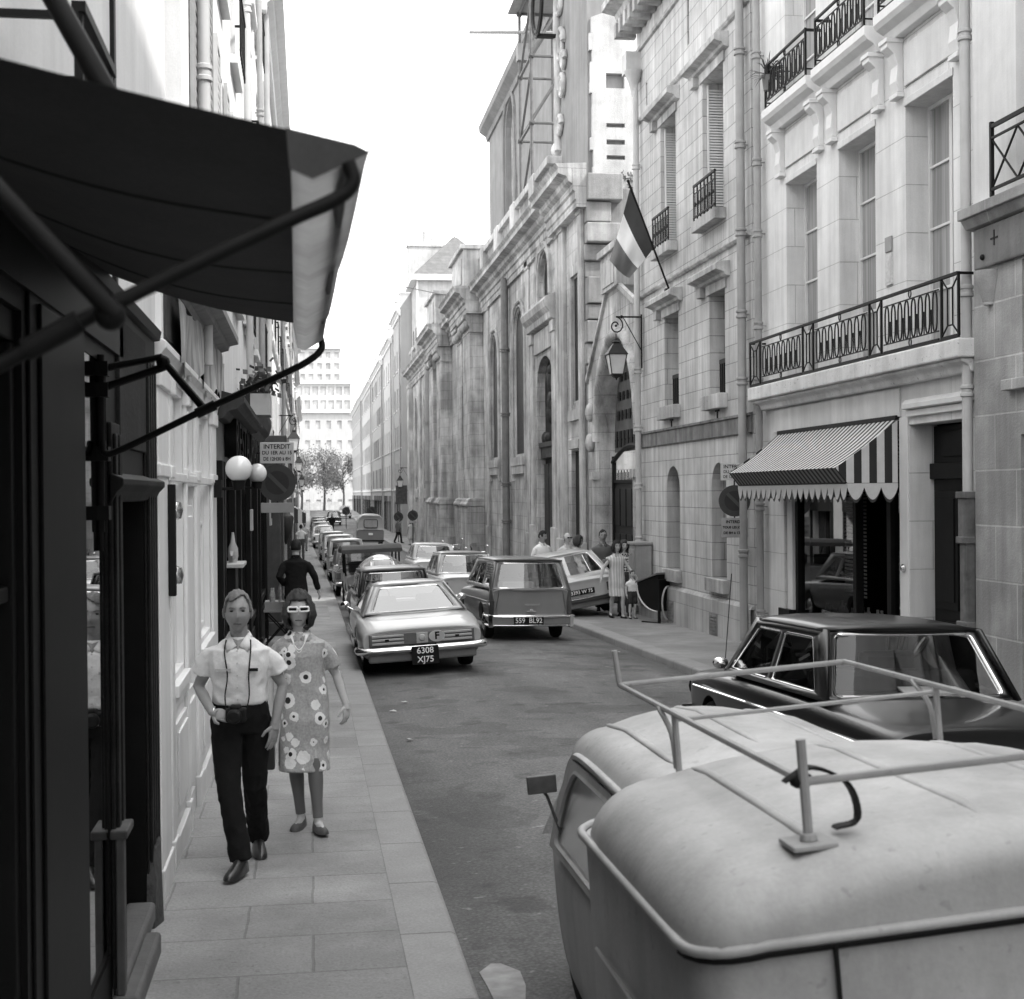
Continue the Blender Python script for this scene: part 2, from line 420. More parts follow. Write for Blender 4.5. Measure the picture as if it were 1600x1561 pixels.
def railing_loops(mb, u0, u1, z0, z1, y, n, r=.011):
    "run of wrought-iron loops between two rails"
    mb.box(u0, u1, y - .018, y + .018, z1 - .03, z1); mb.box(u0, u1, y - .012, y + .012, z0, z0 + .022)
    mb.box(u0, u1, y - .008, y + .008, z1 - .14, z1 - .125); mb.box(u0, u1, y - .008, y + .008, z0 + .1, z0 + .115)
    w = (u1 - u0) / n; a, b = z0 + .115, z1 - .14; m = (a + b) / 2
    for i in range(n):
        c = u0 + (i + .5) * w; hw = w * .3
        pts = []
        for k in range(16):
            t = 2 * PI * k / 16; s = math.sin(t); pts.append((c + hw * math.cos(t), y, m + (b - a) / 2 * (abs(s) ** .55) * (1 if s > 0 else -1)))
        mb.tube(pts, r, 5, close=True)
        if i < n - 1:
            mb.tube([(c + w / 2 + .02 * math.cos(q), y, m + .03 * math.sin(q)) for q in [k * PI / 4 for k in range(8)]], r * .8, 4, close=True)
            mb.box(c + w / 2 - .006, c + w / 2 + .006, y - .006, y + .006, a, m - .03)
    c = (u0 + u1) / 2
    for zc in (z1 - .07, z0 + .06): mb.tube([(c + .035 * math.cos(q), y, zc + .05 * math.sin(q)) for q in [k * PI / 4 for k in range(8)]], r * .8, 4, close=True)
def railing_panel(mb, u0, u1, z0, z1, y, r=.011):
    for u in (u0, u1): mb.box(u - .014, u + .014, y - .014, y + .014, z0, z1)
    mb.box(u0, u1, y - .018, y + .018, z1 - .03, z1); mb.box(u0, u1, y - .012, y + .012, z0, z0 + .022)
    w = u1 - u0; a, b = z0 + .14, z1 - .16; l, q = u0 + w * .35, u1 - w * .35
    for p in ([(u0, y, z1 - .03), (l, y, b), (l, y, a), (u0, y, z0 + .02)], [(u1, y, z1 - .03), (q, y, b), (q, y, a), (u1, y, z0 + .02)], [(l, y, b), (q, y, b)], [(l, y, a), (q, y, a)]): mb.tube(p, r, 5)

# ---------------- corner-shop house with the long balcony
c = root_right('balcony_house', 'pale house with long iron balcony above a striped shop awning', 23.2, 7.65)
LC = 7.95
W1 = [(1.37, 2.75), (3.64, 4.98), (5.95, 7.3)]
h1 = [rect(a, b, 4.02, 7.2) for a, b in W1]; h2 = [rect(a, b, 8.48, 11.2) for a, b in W1]; h3 = [rect(a, b, 12.2, 14.4) for a, b in W1]
hs = rect(1.15, 5.7, -.6, 3.2); hd = rect(6.0, 7.66, -.5, 3.1)
shell(c, LC, 16.5, 11, M_ASH, h1 + h2 + h3 + [hs, hd], .38)
for a, b in W1:
    window(c, a, b, 4.02, 7.2, .3, 2, 4); window(c, a, b, 8.48, 11.2, .3, 2, 4); window(c, a, b, 12.2, 14.4, .3, 2, 3)
mb = MB(); mb.box(.2, 8.0, -.3, .0, 3.78, 4.0); strip(mb, .25, 7.95, [(0, 3.62), (-.12, 3.62), (-.14, 3.70), (-.24, 3.74), (-.24, 3.78), (0, 3.78)])
mb.build('balcony_slab', mat('peeling_slab', .72, .85, var=.14, scale=3, streak=.2, fine=.06, speck=.5, patch=.12, bump=.5), c, bevel=.02)
# first-floor railing
mb = MB(); y = -.27; zb, zt = 4.03, 4.76
for a, b in ((.9, 2.75), (3.35, 5.3), (5.85, 7.45)): railing_loops(mb, a, b, zb, zt, y, 8)
for a, b in ((.28, .8), (2.83, 3.27), (5.38, 5.77), (7.53, 7.97)): railing_panel(mb, a, b, zb, zt, y)
mb.box(.28, 7.97, y - .022, y + .022, zt - .03, zt + .004); mb.box(.28, 7.97, y - .015, y + .015, zb - .02, zb + .0)
mb.box(.27, .3, y, 0, zt - .03, zt); mb.box(7.95, 7.98, y, 0, zt - .03, zt)
mb.build('balcony_railing', M_IRON, c)
# second floor: slabs on consoles with panels, little railings
for i, (a, b) in enumerate(W1):
    mb = MB(); a2, b2 = a - .32, b + .36
    strip(mb, a2, b2, [(0, 8.1), (-.12, 8.1), (-.16, 8.2), (-.26, 8.26), (-.3, 8.32), (-.3, 8.44), (0, 8.44)])
    for u in (a2 + .05, b2 - .27):
        p = [(0, 7.4), (-.07, 7.42), (-.1, 7.55), (-.08, 7.75), (-.13, 7.9), (-.22, 7.98), (-.22, 8.1), (0, 8.1)]
        strip(mb, u, u + .22, p)
        mb.box(u - .02, u + .24, -.1, 0, 7.34, 7.4); mb.box(u - .02, u + .24, -.24, 0, 8.04, 8.1)
    mb.build('balcony_console', M_TRIM, c, bevel=.008)
    mb = MB(); mb.box(a2 + .34, b2 - .34, -.03, 0, 7.45, 7.98); mb.box(a - .02, b + .02, -.02, .0, 7.2, 7.3); mb.build('wall_panel', M_PLAST, c, bevel=.01)
    mb = MB(); railing_loops(mb, a2 + .12, b2 - .12, 8.46, 9.16, -.26, 9, .013)
    for u in (a2 + .1, b2 - .1): mb.box(u - .014, u + .014, -.275, -.245, 8.45, 9.17); mb.box(u - .012, u + .012, -.26, 0, 9.12, 9.16); mb.box(u - .008, u + .008, -.26, 0, 8.55, 8.57)
    mb.build('window_railing', M_IRON, c)
# ground floor trim
mb = MB(); mb.box(.75, 5.75, -.03, 0, 3.22, 3.6); mb.build('fascia_board', M_PLAST, c, bevel=.01)
mb = MB(); mb.box(6.0, 7.9, -.05, 0, 3.2, 3.28); strip(mb, 5.98, 7.9, [(0, 3.28), (-.1, 3.3), (-.1, 3.36), (-.05, 3.42), (0, 3.42)])
mb.box(5.72, 5.985, -.02, 0, -.6, 3.2); mb.build('door_surround', M_TRIM, c, bevel=.008)
mb = MB(); mb.box(1.17, 1.42, .04, .34, .35, 3.18); mb.build('shop_pilaster', M_TRIM, c)
mb = MB(); mb.box(.9, 1.44, -.03, .33, -.6, .35); mb.build('pilaster_base', M_DARKW, c, bevel=.01)
# shop front
mb = MB(); mb.box(1.44, 1.56, .08, .2, -.5, 3.18); mb.box(1.56, 3.86, .08, .2, -.5, .18); mb.box(1.56, 3.86, .04, .22, .18, .26); mb.box(1.56, 3.86, .08, .2, 3.0, 3.18)
mb.box(3.86, 3.98, .08, .2, -.5, 3.18); mb.box(5.06, 5.2, .08, .2, -.5, 3.18); mb.box(5.2, 5.68, .08, .2, -.5, -.1); mb.box(5.2, 5.68, .08, .2, 3.0, 3.18); mb.box(3.98, 5.06, .1, .2, 2.7, 3.18)
mb.box(1.6, 3.82, .06, .09, -.35, .1)
sf = mb.build('shopfront', M_DARKW, c, bevel=.008)
mb = MB(); mb.quad((1.56, .14, .26), (3.86, .14, .26), (3.86, .14, 3.0), (1.56, .14, 3.0)); mb.quad((5.2, .14, -.1), (5.68, .14, -.1), (5.68, .14, 3.0), (5.2, .14, 3.0)); mb.build('pane', M_GLASSD, sf)
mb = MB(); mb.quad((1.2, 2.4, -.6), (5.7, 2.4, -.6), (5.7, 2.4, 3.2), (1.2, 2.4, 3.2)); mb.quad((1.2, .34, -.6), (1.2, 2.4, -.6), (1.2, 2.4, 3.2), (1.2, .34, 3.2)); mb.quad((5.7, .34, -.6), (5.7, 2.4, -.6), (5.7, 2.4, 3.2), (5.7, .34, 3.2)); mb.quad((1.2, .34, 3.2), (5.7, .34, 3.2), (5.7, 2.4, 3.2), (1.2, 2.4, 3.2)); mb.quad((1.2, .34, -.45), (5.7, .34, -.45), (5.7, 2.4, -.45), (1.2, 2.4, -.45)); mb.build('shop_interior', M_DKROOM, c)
mb = MB()
for i in range(42): mb.box(3.0, 3.82, .3, .31, .7 + i * .055, .73 + i * .055)
mb.build('slatted_blind', mat('blind_slats', .35, .6), c)
mb = MB(); random.seed(3)
for i in range(16):
    x = 1.75 + i * .13; h = random.uniform(.08, .26); mb.lathe([(.05, .3), (.055, .3 + h * .5), (.02, .3 + h * .8), (.025, .3 + h)], (x, .5 + random.uniform(-.12, .1), 0), 8)
mb.box(1.56, 3.84, .25, .8, .22, .295)
mb.build('window_display', mat('display_goods', .3, .3, var=.6, scale=9), c, smooth=40)
# entrance door of the house
mb = MB(); mb.box(6.02, 7.64, .32, .37, -.5, 2.4)
for q_ in (6.1, 6.9): mb.box(q_, q_ + .64, .29, .33, .75, 2.25); mb.box(q_ + .08, q_ + .56, .275, .29, .85, 2.15); mb.box(q_, q_ + .64, .29, .33, -.35, .6)
mb.box(6.02, 7.64, .26, .37, 2.4, 2.6); mb.box(6.02, 7.64, .32, .37, 2.6, 3.08); mb.box(6.3, 7.36, .29, .32, 2.68, 3.0)
mb.build('house_door', M_DARKW, c, bevel=.012)
mb = MB(); mb.lathe([(.01, 0), (.05, -.005), (.055, -.02), (.03, -.05)], (5.86, -.02, 1.25), 14, 'y'); mb.build('bell_push', M_CHROME, c, smooth=40)
mb = MB(); mb.box(5.33, 5.53, -.03, 0, 5.42, 5.62); mb.build('wall_plaque', mat('plaque_grey', .3, .5), c, bevel=.005)
mb = MB(); mb.box(5.33, 5.53, -.025, 0, 4.98, 5.4); mb.box(5.36, 5.5, -.03, -.02, 5.02, 5.36); mb.build('wall_plaque', mat('plaque_pale', .55, .6, var=.25, scale=15), c)
pipe(c, .3, -.4, 16.5, .062, -.13, M_PIPE, (4.1, 5.05, 6.6, 7.8, 9.6, .2, 2.0)); pipe(c, 7.86, 2.2, 16.5, .06, -.12, M_PIPEL, (3.4, 4.55, 7.5, 8.6))
mb = MB(); mb.box(7.76, 7.96, -.2, -.02, 1.7, 2.2); mb.box(7.74, 7.98, -.22, -.02, 2.16, 2.24); mb.box(7.74, 7.98, -.22, -.02, 1.64, 1.72); mb.box(7.78, 7.95, -.19, -.02, -.5, 1.66); mb.box(7.74, 7.98, -.22, 0, .62, .74); mb.build('pipe_shoe', mat('rusty_iron', .14, .8, var=.4, scale=6, streak=.4), c, bevel=.01)
pipe(c, 7.7, -.4, 4.6, .022, -.06, M_PIPEL, (), 'thin_pipe')
strip(mb := MB(), -.1, LC + .1, cornice_prof(15.9, .6, .6)); mb.build('cornice', M_TRIM, c)
# spiky plant on the second-floor balcony
pl = thing('potted_plant', 'spiky leafed plant leaning out of a second floor window railing', 'plant', (7.4, 21.95, 8.95))
mb = MB(); random.seed(5)
for i in range(46):
    a = random.uniform(0, 2 * PI); e = random.uniform(-.6, 1.2); l = random.uniform(.3, .55); d = V((math.cos(a) * math.cos(e), math.sin(a) * math.cos(e), math.sin(e))); s = V((-d.y, d.x, 0)) * .022
    q = V((0, 0, .05)); mb.add([q - s, q + d * l * .6 - s * .7 + V((0, 0, .02)), q + d * l + V((0, 0, -.08)), q + d * l * .6 + s * .7, q + s], [(0, 1, 2, 3, 4)])
mb.build('leaves', mat('leaf_dark', .07, .6, var=.4, scale=8), pl, fix=False)
mb = MB(); mb.lathe([(.07, -.22), (.1, 0), (.11, .02), (.08, .02)], n=14); mb.build('pot', mat('clay_pot', .2, .8), pl, smooth=40)

# ---------------- striped awning
aw = thing('shop_awning', 'black and white striped awning with scalloped valance over the corner shop', 'awning', (7.65, 22.2, 0), -PI / 2)
Lw = 4.7; M_ST = stripes('awning_stripes', .02, .58, .155)
def ay(t): return -.88 * t
mb = MB(); N = 12
mb.add([(u, -.03 - .85 * t, 3.2 - .64 * t - .05 * math.sin(PI * t)) for u in (0, Lw) for t in [k / N for k in range(N + 1)]], [(k, k + 1, N + 2 + k, N + 1 + k) for k in range(N)])
mb.build('canopy', M_ST, aw, fix=False, smooth=60)
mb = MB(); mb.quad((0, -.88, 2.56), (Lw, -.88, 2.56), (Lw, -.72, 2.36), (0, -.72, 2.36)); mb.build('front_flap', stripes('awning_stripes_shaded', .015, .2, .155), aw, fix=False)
M_STY = stripes('awning_side_stripes', .02, .58, .21, axis=1)
for u in (0, Lw):
    mb = MB(); mb.add([(u, -.03, 3.18), (u, -.03, 2.36), (u, -.72, 2.36), (u, -.88, 2.56), (u, -.45, 2.86)], [(0, 1, 2, 3, 4)]); mb.build('side_panel', M_STY, aw, fix=False)
def scallop(mb, p0, p1, z0, z1, w):
    p0, p1 = V(p0), V(p1); L = (p1 - p0).length; n = max(1, round(L / w)); K = 8
    for i in range(n):
        for k in range(K):
            t0, t1 = (i + k / K) / n, (i + (k + 1) / K) / n
            f = lambda q: z1 + (z0 - z1) * (1 - abs(math.sin(PI * q)) ** .8) * .75
            a, b = p0.lerp(p1, t0), p0.lerp(p1, t1)
            mb.quad((a.x, a.y, z0), (b.x, b.y, z0), (b.x, b.y, f(k / K + (k + 1 == K) * 0) if False else f((k + 1) / K)), (a.x, a.y, f(k / K)))
mb = MB(); scallop(mb, (0, -.725, 0), (Lw, -.725, 0), 2.355, 2.14, .24); scallop(mb, (Lw + .005, -.725, 0), (Lw + .005, -.03, 0), 2.355, 2.14, .24); scallop(mb, (-.005, -.725, 0), (-.005, -.03, 0), 2.355, 2.14, .24)
mb.build('valance', mat('valance_cloth', .55, .9, var=.08, fine=.04), aw, fix=False)
mb = MB(); scallop(mb, (0, -.715, 0), (Lw, -.715, 0), 2.355, 2.1, .24); scallop(mb, (Lw - .01, -.715, 0), (Lw - .01, -.03, 0), 2.355, 2.1, .24); mb.build('valance_lining', M_CANV, aw, fix=False)
mb = MB(); mb.box(0, Lw, -.06, -.0, 3.18, 3.24); mb.tube([(.05, -.03, 2.36), (.05, -.72, 2.36), (Lw - .05, -.72, 2.36), (Lw - .05, -.03, 2.36)], .015, 6); mb.build('frame', M_IRON, aw)

# ---------------- near stone building at the right edge
d = root_right('stone_house', 'grey stone building with timber beam at the right edge of the street', 15.2, 7.55)
LD = 62
hD = [rect(1.05, 3.6, -.5, 2.85), rect(1.1, 3.4, 3.45, 4.72), rect(1.0, 2.3, 5.5, 8.0), rect(4.6, 7.2, -.5, 2.85), rect(4.8, 7, 3.45, 4.72), rect(5, 6.3, 5.5, 8), rect(9, 12, -.5, 2.85), rect(9, 10.4, 5.5, 8), rect(14, 17, -.5, 2.85), rect(14, 15.4, 5.5, 8), rect(19, 22, -.5, 2.85), rect(19, 20.4, 5.5, 8)] + [rect(q, q + 1.5, z, z + 2.4) for q in (25, 30, 35, 40, 45, 50, 55) for z in (0, 6, 9.5)]
shell(d, LD, 5.3, 10, M_GRST, [h for h in hD if h[2][1] < 5.2], .7, top=False)
mb = MB(); facade(mb, rect(0, LD, 5.3, 16.5), [h for h in hD if h[2][1] > 5.2], .3); mb.quad((0, 0, 5.3), (0, 10, 5.3), (0, 10, 16.5), (0, 0, 16.5)); mb.quad((LD, 0, 5.3), (LD, 0, 16.5), (LD, 10, 16.5), (LD, 10, 5.3)); mb.quad((0, 10, 5.3), (LD, 10, 5.3), (LD, 10, 16.5), (0, 10, 16.5)); mb.quad((0, 0, 16.5), (LD, 0, 16.5), (LD, 10, 16.5), (0, 10, 16.5)); mb.build('upper_wall', M_PLAST, d, fix=False)
mb = MB(); mb.box(.0, LD, -.2, 0, 5.32, 5.44); strip(mb, 0, LD, [(0, 5.2), (-.1, 5.22), (-.16, 5.32), (0, 5.32)]); mb.build('string_course', M_GRST, d, bevel=.01)
mb = MB(); mb.box(.12, LD, -.06, 0, 4.74, 5.2); mb.build('timber_beam', mat('old_timber', .2, .85, var=.3, scale=2, streak=.2, bump=.5), d, bevel=.02)
mb = MB()
for u in (.35, 1.4, 2.5): mb.ball((u, -.07, 4.86), (.035, .03, .035), 8, 6); mb.box(u + .25, u + .27, -.068, -.05, 4.95, 5.12); mb.box(u + .18, u + .34, -.068, -.05, 5.02, 5.04)
mb.build('beam_bolts', M_IRON, d)
mb = MB(); mb.box(.8, 3.6, -.1, .02, 3.33, 3.45); mb.build('window_sill', M_GRST, d, bevel=.01)
mb = MB(); mb.lathe([(.06, -.2), (.12, .0), (.16, .1), (.16, .18)], (.4, -.02, 4.52), 14); mb.build('corbel', M_GRST, d, smooth=40)
for h in hD:
    u0, u1, z0, z1 = h[0][0], h[1][0], h[0][1], h[2][1]
    if z1 < 3 or z1 < 5: mb = MB(); mb.quad((u0, .6, z0), (u1, .6, z0), (u1, .6, z1), (u0, .6, z1)); mb.build('shade_sheet', M_DKROOM, d)  # near-black sheet paints the shade inside each recess
    else: window(d, u0, u1, z0, z1, .22, 2, 4)
mb = MB()
for u0, u1 in ((.8, 2.5), (4.8, 6.5)):
    mb.box(u0, u1, -.2, -.16, 6.18, 6.22); mb.box(u0, u1, -.2, -.17, 5.5, 5.53); mb.box(u0, u1, -.2, -.17, 6.06, 6.08)
    for u in (u0, u1): mb.box(u - .02, u + .02, -.2, -.16, 5.44, 6.25)
    for k in range(3): a = u0 + (u1 - u0) * k / 3; b = u0 + (u1 - u0) * (k + 1) / 3; mb.tube([(a, -.18, 5.52), (b, -.18, 6.07)], .013, 5); mb.tube([(b, -.18, 5.52), (a, -.18, 6.07)], .013, 5)
mb.build('window_railing', M_IRON, d)

# ---------------- brick-coursed stone house
b = root_right('ashlar_house', 'stone block house with flag and deep narrow windows between two downpipes', 31.4, 7.5)
LB = 8.25
up = [(2.05, 3.3), (5.3, 6.65)]; mid = [(2.25, 3.4), (5.65, 6.65)]; low = [(2.35, 3.4), (5.7, 6.65)]
hol = [rect(a, e, 7.4, 10.05) for a, e in up] + [rect(a, e, 4.05, 5.95) for a, e in mid] + [arch(a, e, .65, 2.35, .45) for a, e in low] + [rect(.78, .92, 10.85, 11.35), rect(4.25, 4.4, 11.1, 12.0)] + [rect(2.3, 3.25, 13.6, 14.8), rect(5.6, 6.6, 13.6, 14.8)]
shell(b, LB, 15, 10, M_BRK, hol, .5)
mb = MB(); facade(mb, rect(0, LB - .02, -1.6, .24), [], 0, -.07); strip(mb, 0, LB - .02, [(-.07, .24), (-.03, .3), (0, .3), (0, .24)]); mb.build('plinth', M_BRKB, b, fix=False)
mb = MB(); mb.box(0, LB - .02, -.045, 0, 3.27, 3.55); strip(mb, 0, LB - .02, [(-.0, 3.55), (-.07, 3.56), (-.07, 3.6), (0, 3.62)]); mb.build('band_course', mat('soot_band', .2, .9, var=.35, scale=3, streak=.5, bump=.4), b)
mb = MB()
for z in (6.62, 10.6): strip(mb, 0, LB - .02, [(0, z), (-.05, z + .01), (-.08, z + .05), (-.08, z + .08), (0, z + .1)])
mb.build('string_course', M_CHL, b)
for (a, e), z in [(x, 10.3) for x in up] + [(x, 6.2) for x in mid]:
    mb = MB(); strip(mb, a - .6, e + .35, [(0, z - .08), (-.1, z - .05), (-.12, z), (-.27, z + .05), (-.27, z + .15), (-.22, z + .19), (0, z + .21)]); mb.box(a - .5, a - .25, -.12, 0, z - .25, z - .06); mb.box(a - .12, e + .12, -.04, 0, z - .25, z - .07); mb.build('window_hood', M_CHL, b, bevel=.008)
for a, e in up:
    window(b, a, e, 7.4, 10.05, .42, 2, 3)
    mb = MB()
    for k in range(46): mb.box(a + .03, a + .06, .1, .4, 7.5 + k * .053, 7.53 + k * .053)
    mb.box(a + .02, a + .07, .08, .11, 7.4, 10.0); mb.box(a + .02, a + .07, .39, .42, 7.4, 10.0)
    mb.build('shutter', M_TRIM, b)
    mb = MB(); mb.box(a - .1, e + .12, -.22, 0, 7.2, 7.4); mb.build('window_sill', M_CHL, b, bevel=.01)
    mb = MB(); mb.box(a - .03, e + .05, -.2, -.16, 8.06, 8.1); mb.box(a - .03, e + .05, -.2, -.17, 7.46, 7.49); mb.box(a - .03, e + .05, -.19, -.175, 7.92, 7.94)
    n = 6
    for k in range(n + 1):
        u = a - .02 + (e - a + .06) * k / n; mb.box(u - .012, u + .012, -.192, -.168, 7.42, 8.08)
        if k < n: mb.ball((u + .1, -.18, 7.72), (.045, .02, .05), 6, 4); mb.box(u + .095, u + .107, -.186, -.174, 7.48, 7.92)
    mb.build('window_railing', M_IRON, b)
for a, e in mid:
    window(b, a, e, 4.05, 5.95, .42, 2, 3, pane=M_DGLASS)
    mb = MB(); mb.box(a - .1, e + .12, -.16, 0, 3.78, 4.05); mb.build('window_sill', M_CHL, b, bevel=.01)
    mb = MB(); mb.box((a + e) / 2 - .12, (a + e) / 2 + .12, -.02, 0, 3.74, 3.775); mb.box((a + e) / 2 - .02, (a + e) / 2 + .02, -.02, 0, 3.62, 3.76); mb.build('wall_tie', M_IRON, b)
    mb = MB(); mb.box(a + .45, e - .02, .05, .09, 4.62, 4.7)
    for k in range(5): u = a + .48 + (e - a - .52) * k / 4; mb.box(u - .018, u + .018, .052, .088, 4.06, 4.64)
    mb.build('window_railing', M_IRON, b)
for a, e in low:
    lp = arch(a, e, .65, 2.35, .45); window(b, a, e, .65, 2.8, .45, arched=lp, pane=M_DGLASS, frame=M_BROWNW)
    mb = MB(); mb.box(a - .12, e + .12, -.12, 0, .4, .65); mb.build('window_sill', M_CHL, b, bevel=.01)
for u0, z in ((2.6, -.42), (5.75, -.42)):
    mb = MB(); mb.box(u0, u0 + .5, -.085, -.06, z, z + .42)
    for k in range(6): mb.box(u0 + .04, u0 + .46, -.1, -.084, z + .04 + k * .062, z + .075 + k * .062)
    mb.build('air_vent', mat('vent_iron', .2, .6, var=.3, scale=9), b)
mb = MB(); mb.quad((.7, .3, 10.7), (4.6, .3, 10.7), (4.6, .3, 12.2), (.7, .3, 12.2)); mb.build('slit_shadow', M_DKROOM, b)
mb = MB(); strip(mb, -.35, LB, cornice_prof(12.75, .75, .75)); strip(mb, -.1, LB, [(0, 12.2), (-.06, 12.22), (-.06, 12.3), (0, 12.32)])
for k in range(19): u = -.2 + k * .46; mb.box(u, u + .2, -.5, -.02, 12.62, 12.95)
mb.build('cornice', M_CHL, b, bevel=.01)
mb = MB(); mb.box(-.1, .34, -.34, 0, 11.75, 12.2); mb.lathe([(.05, 11.2), (.12, 11.5), (.2, 11.7), (.22, 11.76)], (.3, -.16, 0), 12); mb.build('hopper_head', M_PIPEL, b, smooth=40)
pipe(b, .33, -.3, 11.7, .07, -.13, M_PIPEL, (1.2, 2.4, 3.7, 5.0, 7.5, 9.6)); pipe(b, 8.05, -.3, 15, .075, -.13, M_PIPE, (1.2, 4.15, 5.3, 6.7, 8.2, 9.8))

# ---------------- flag on its pole
fl = thing('flag_on_pole', 'three banded flag hanging from a slanted pole on the stone house', 'flag', (7.5, 28.6, 6.4))
top = V((-.95, -.4, 2.16)); mb = MB(); mb.tube([(0, 0, 0), tuple(top * 1.02)], .022, 8); mb.ball(tuple(top * 1.03), .035, 8, 6); mb.box(-.12, .0, -.06, .06, -.1, .1); mb.build('pole', M_IRON, fl, smooth=40)
A, B2, C2, D2 = top * .98, top * .42, V((-1.32, -.1, .66)), V((-.88, -.05, .3))     # hoist top, hoist bottom, fly top, fly bottom
cols = [mat('flag_dark_band', .06, .85, var=.1, fine=.06), mat('flag_white_band', .85, .85, var=.05), mat('flag_grey_band', .17, .85, var=.1, fine=.06)]
for k in range(3):
    mb = MB(); n = 8; vs = []
    for i in range(n + 1):
        t = (k + i / n) / 3
        for j in range(13):
            s = j / 12; p = (A.lerp(B2, s)).lerp(C2.lerp(D2, s), t)
            sag = math.sin(PI * s) * -.05 - .05 * math.sin(PI * t) * (1 - s); fold = .07 * math.sin(s * 6.5 + t * 3.2) * t ** .6 + .03 * math.sin(s * 15 - t * 5) * t
            vs.append((p.x + fold * .3, p.y + fold, p.z + sag + (0)))
    mb.add(vs, [(i * 13 + j, i * 13 + j + 1, (i + 1) * 13 + j + 1, (i + 1) * 13 + j) for i in range(n) for j in range(12)])
    mb.build('flag_band', cols[k], fl, smooth=80, fix=False, label=('dark band beside the pole', 'white middle band', 'grey outer band')[k])

# ---------------- street lanterns on brackets
def lantern(name, label, wallpt, out, drop, s=1.0, group=None, rot=-PI / 2, lit=False):
    "bracket with scroll; local -y points out of the wall"
    o = thing(name, label, 'street lamp', wallpt, rot, group)
    mb = MB(); mb.tube([(0, 0, 0), (0, -out + .18 * s, 0)], .02 * s, 6)
    pts = []
    for k in range(22):
        a = PI / 2 + k * .36; r = (.2 - k * .0068) * s; pts.append((0, -out + .18 * s - r * math.cos(a - PI) * -1 * .9 - .0, -.2 * s + r * math.sin(a)))
    mb.tube(pts, .016 * s, 6); mb.ball((0, -out + .18 * s, -.2 * s), .03 * s, 8, 6)
    mb.box(-.02, .02, -.03, 0, -1.15 * s, .06); mb.tube([(0, -.02, -.75 * s), (0, -out * .55, -.02)], .011 * s, 5)
    mb.ball((0, -out * .6, 0), (.04 * s, .04 * s, .04 * s), 8, 6); mb.build('bracket', M_IRON, o, smooth=40)
    y = -out + .18 * s; z = -.42 * s
    mb = MB(); mb.tube([(0, y, -.38 * s), (0, y, z - .08 * s)], .012 * s, 6)
    def sq(h, w): return [(-w, y - w, h), (w, y - w, h), (w, y + w, h), (-w, y + w, h)]
    t = z - .1 * s
    mb.loft([sq(t, .03 * s), sq(t - .05 * s, .09 * s), sq(t - .07 * s, .06 * s), sq(t - .12 * s, .1 * s), sq(t - .28 * s, .2 * s), sq(t - .32 * s, .225 * s), sq(t - .335 * s, .225 * s)])
    hb = t - .34 * s; hl = hb - .42 * s
    for sx in (-1, 1):
        for sy in (-1, 1): mb.tube([(sx * .2 * s, y + sy * .2 * s, hb), (sx * .13 * s, y + sy * .13 * s, hl)], .013 * s, 5)
    mb.loft([sq(hl, .135 * s), sq(hl - .02 * s, .145 * s), sq(hl - .03 * s, .1 * s), sq(hl - .07 * s, .07 * s), sq(hl - .1 * s, .02 * s), sq(hl - .14 * s, .01 * s)])
    mb.build('lamp_cap', mat('lamp_iron', .035, .45, var=.2, scale=9), o)
    mb = MB(); mb.loft([sq(hb, .195 * s), sq(hl, .128 * s)], cap=False); mb.build('lamp_glass', mat('milky_glass', .6, .25, var=.12, scale=4), o)
    return o
lantern('wall_lantern', 'black street lantern with milky glass hanging before the arched gateway', (7.45, 30.95, 6.2), .78, 0, 1.0)
# ---------------- gateway between stone house and church
g = root_right('arched_gateway', 'pointed stone gateway with dark panelled gate beneath a small gable', 37.75, 7.55, 'gateway')
LG = 6.35
ga = arch(1.45, 5.9, -1.6, 3.5, 2.6, 16)
mb = MB(); facade(mb, [(0, -1.6), (LG, -1.6), (LG, 6.5), (4.05, 7.35), (2.7, 7.35), (.08, 5.3), (0, 5.3)], [ga], .45); mb.quad((0, 0, 5.15), (0, 3, 5.15), (0, 3, -1.6), (0, 0, -1.6)); mb.build('wall', M_CH, g, fix=False)
mb = MB()
def rake(p, q, w, dy): mb.loft([[(p[0], 0, p[1]), (p[0], -dy, p[1]), (p[0], -dy, p[1] + w), (p[0], 0, p[1] + w * 1.15)], [(q[0], 0, q[1]), (q[0], -dy, q[1]), (q[0], -dy, q[1] + w), (q[0], 0, q[1] + w * 1.15)]])
rake((.1, 5.25), (2.75, 7.3), .14, .08); rake((6.3, 6.45), (4.0, 7.3), .14, .08); mb.build('gable_moulding', M_CHL, g)
mb = MB(); mb.box(2.4, 4.3, -.12, .9, 7.3, 8.2); mb.box(2.3, 4.4, -.2, 1.0, 8.2, 8.38); mb.box(2.7, 4.0, -.15, -.12, 7.4, 8.05); mb.build('gable_block', M_CHL, g, bevel=.02)
mb = MB(); mb.tube([(a + (.14 if a > 3.7 else -.14), -.0, e + .1) for a, e in ga[2:]] + [], .15, 8); mb.box(1.2, 1.45, -.14, 0, -1.6, 2.6); mb.box(1.12, 1.5, -.2, 0, 2.6, 2.8); mb.box(5.9, 6.15, -.14, 0, -1.6, 2.6); mb.box(5.86, 6.25, -.2, 0, 2.6, 2.8)
for zc in (3.6, 4.4): mb.ball((.75, -.08, zc), (.2, .14, .26), 10, 8)
mb.build('arch_moulding', M_CH, g, smooth=50)
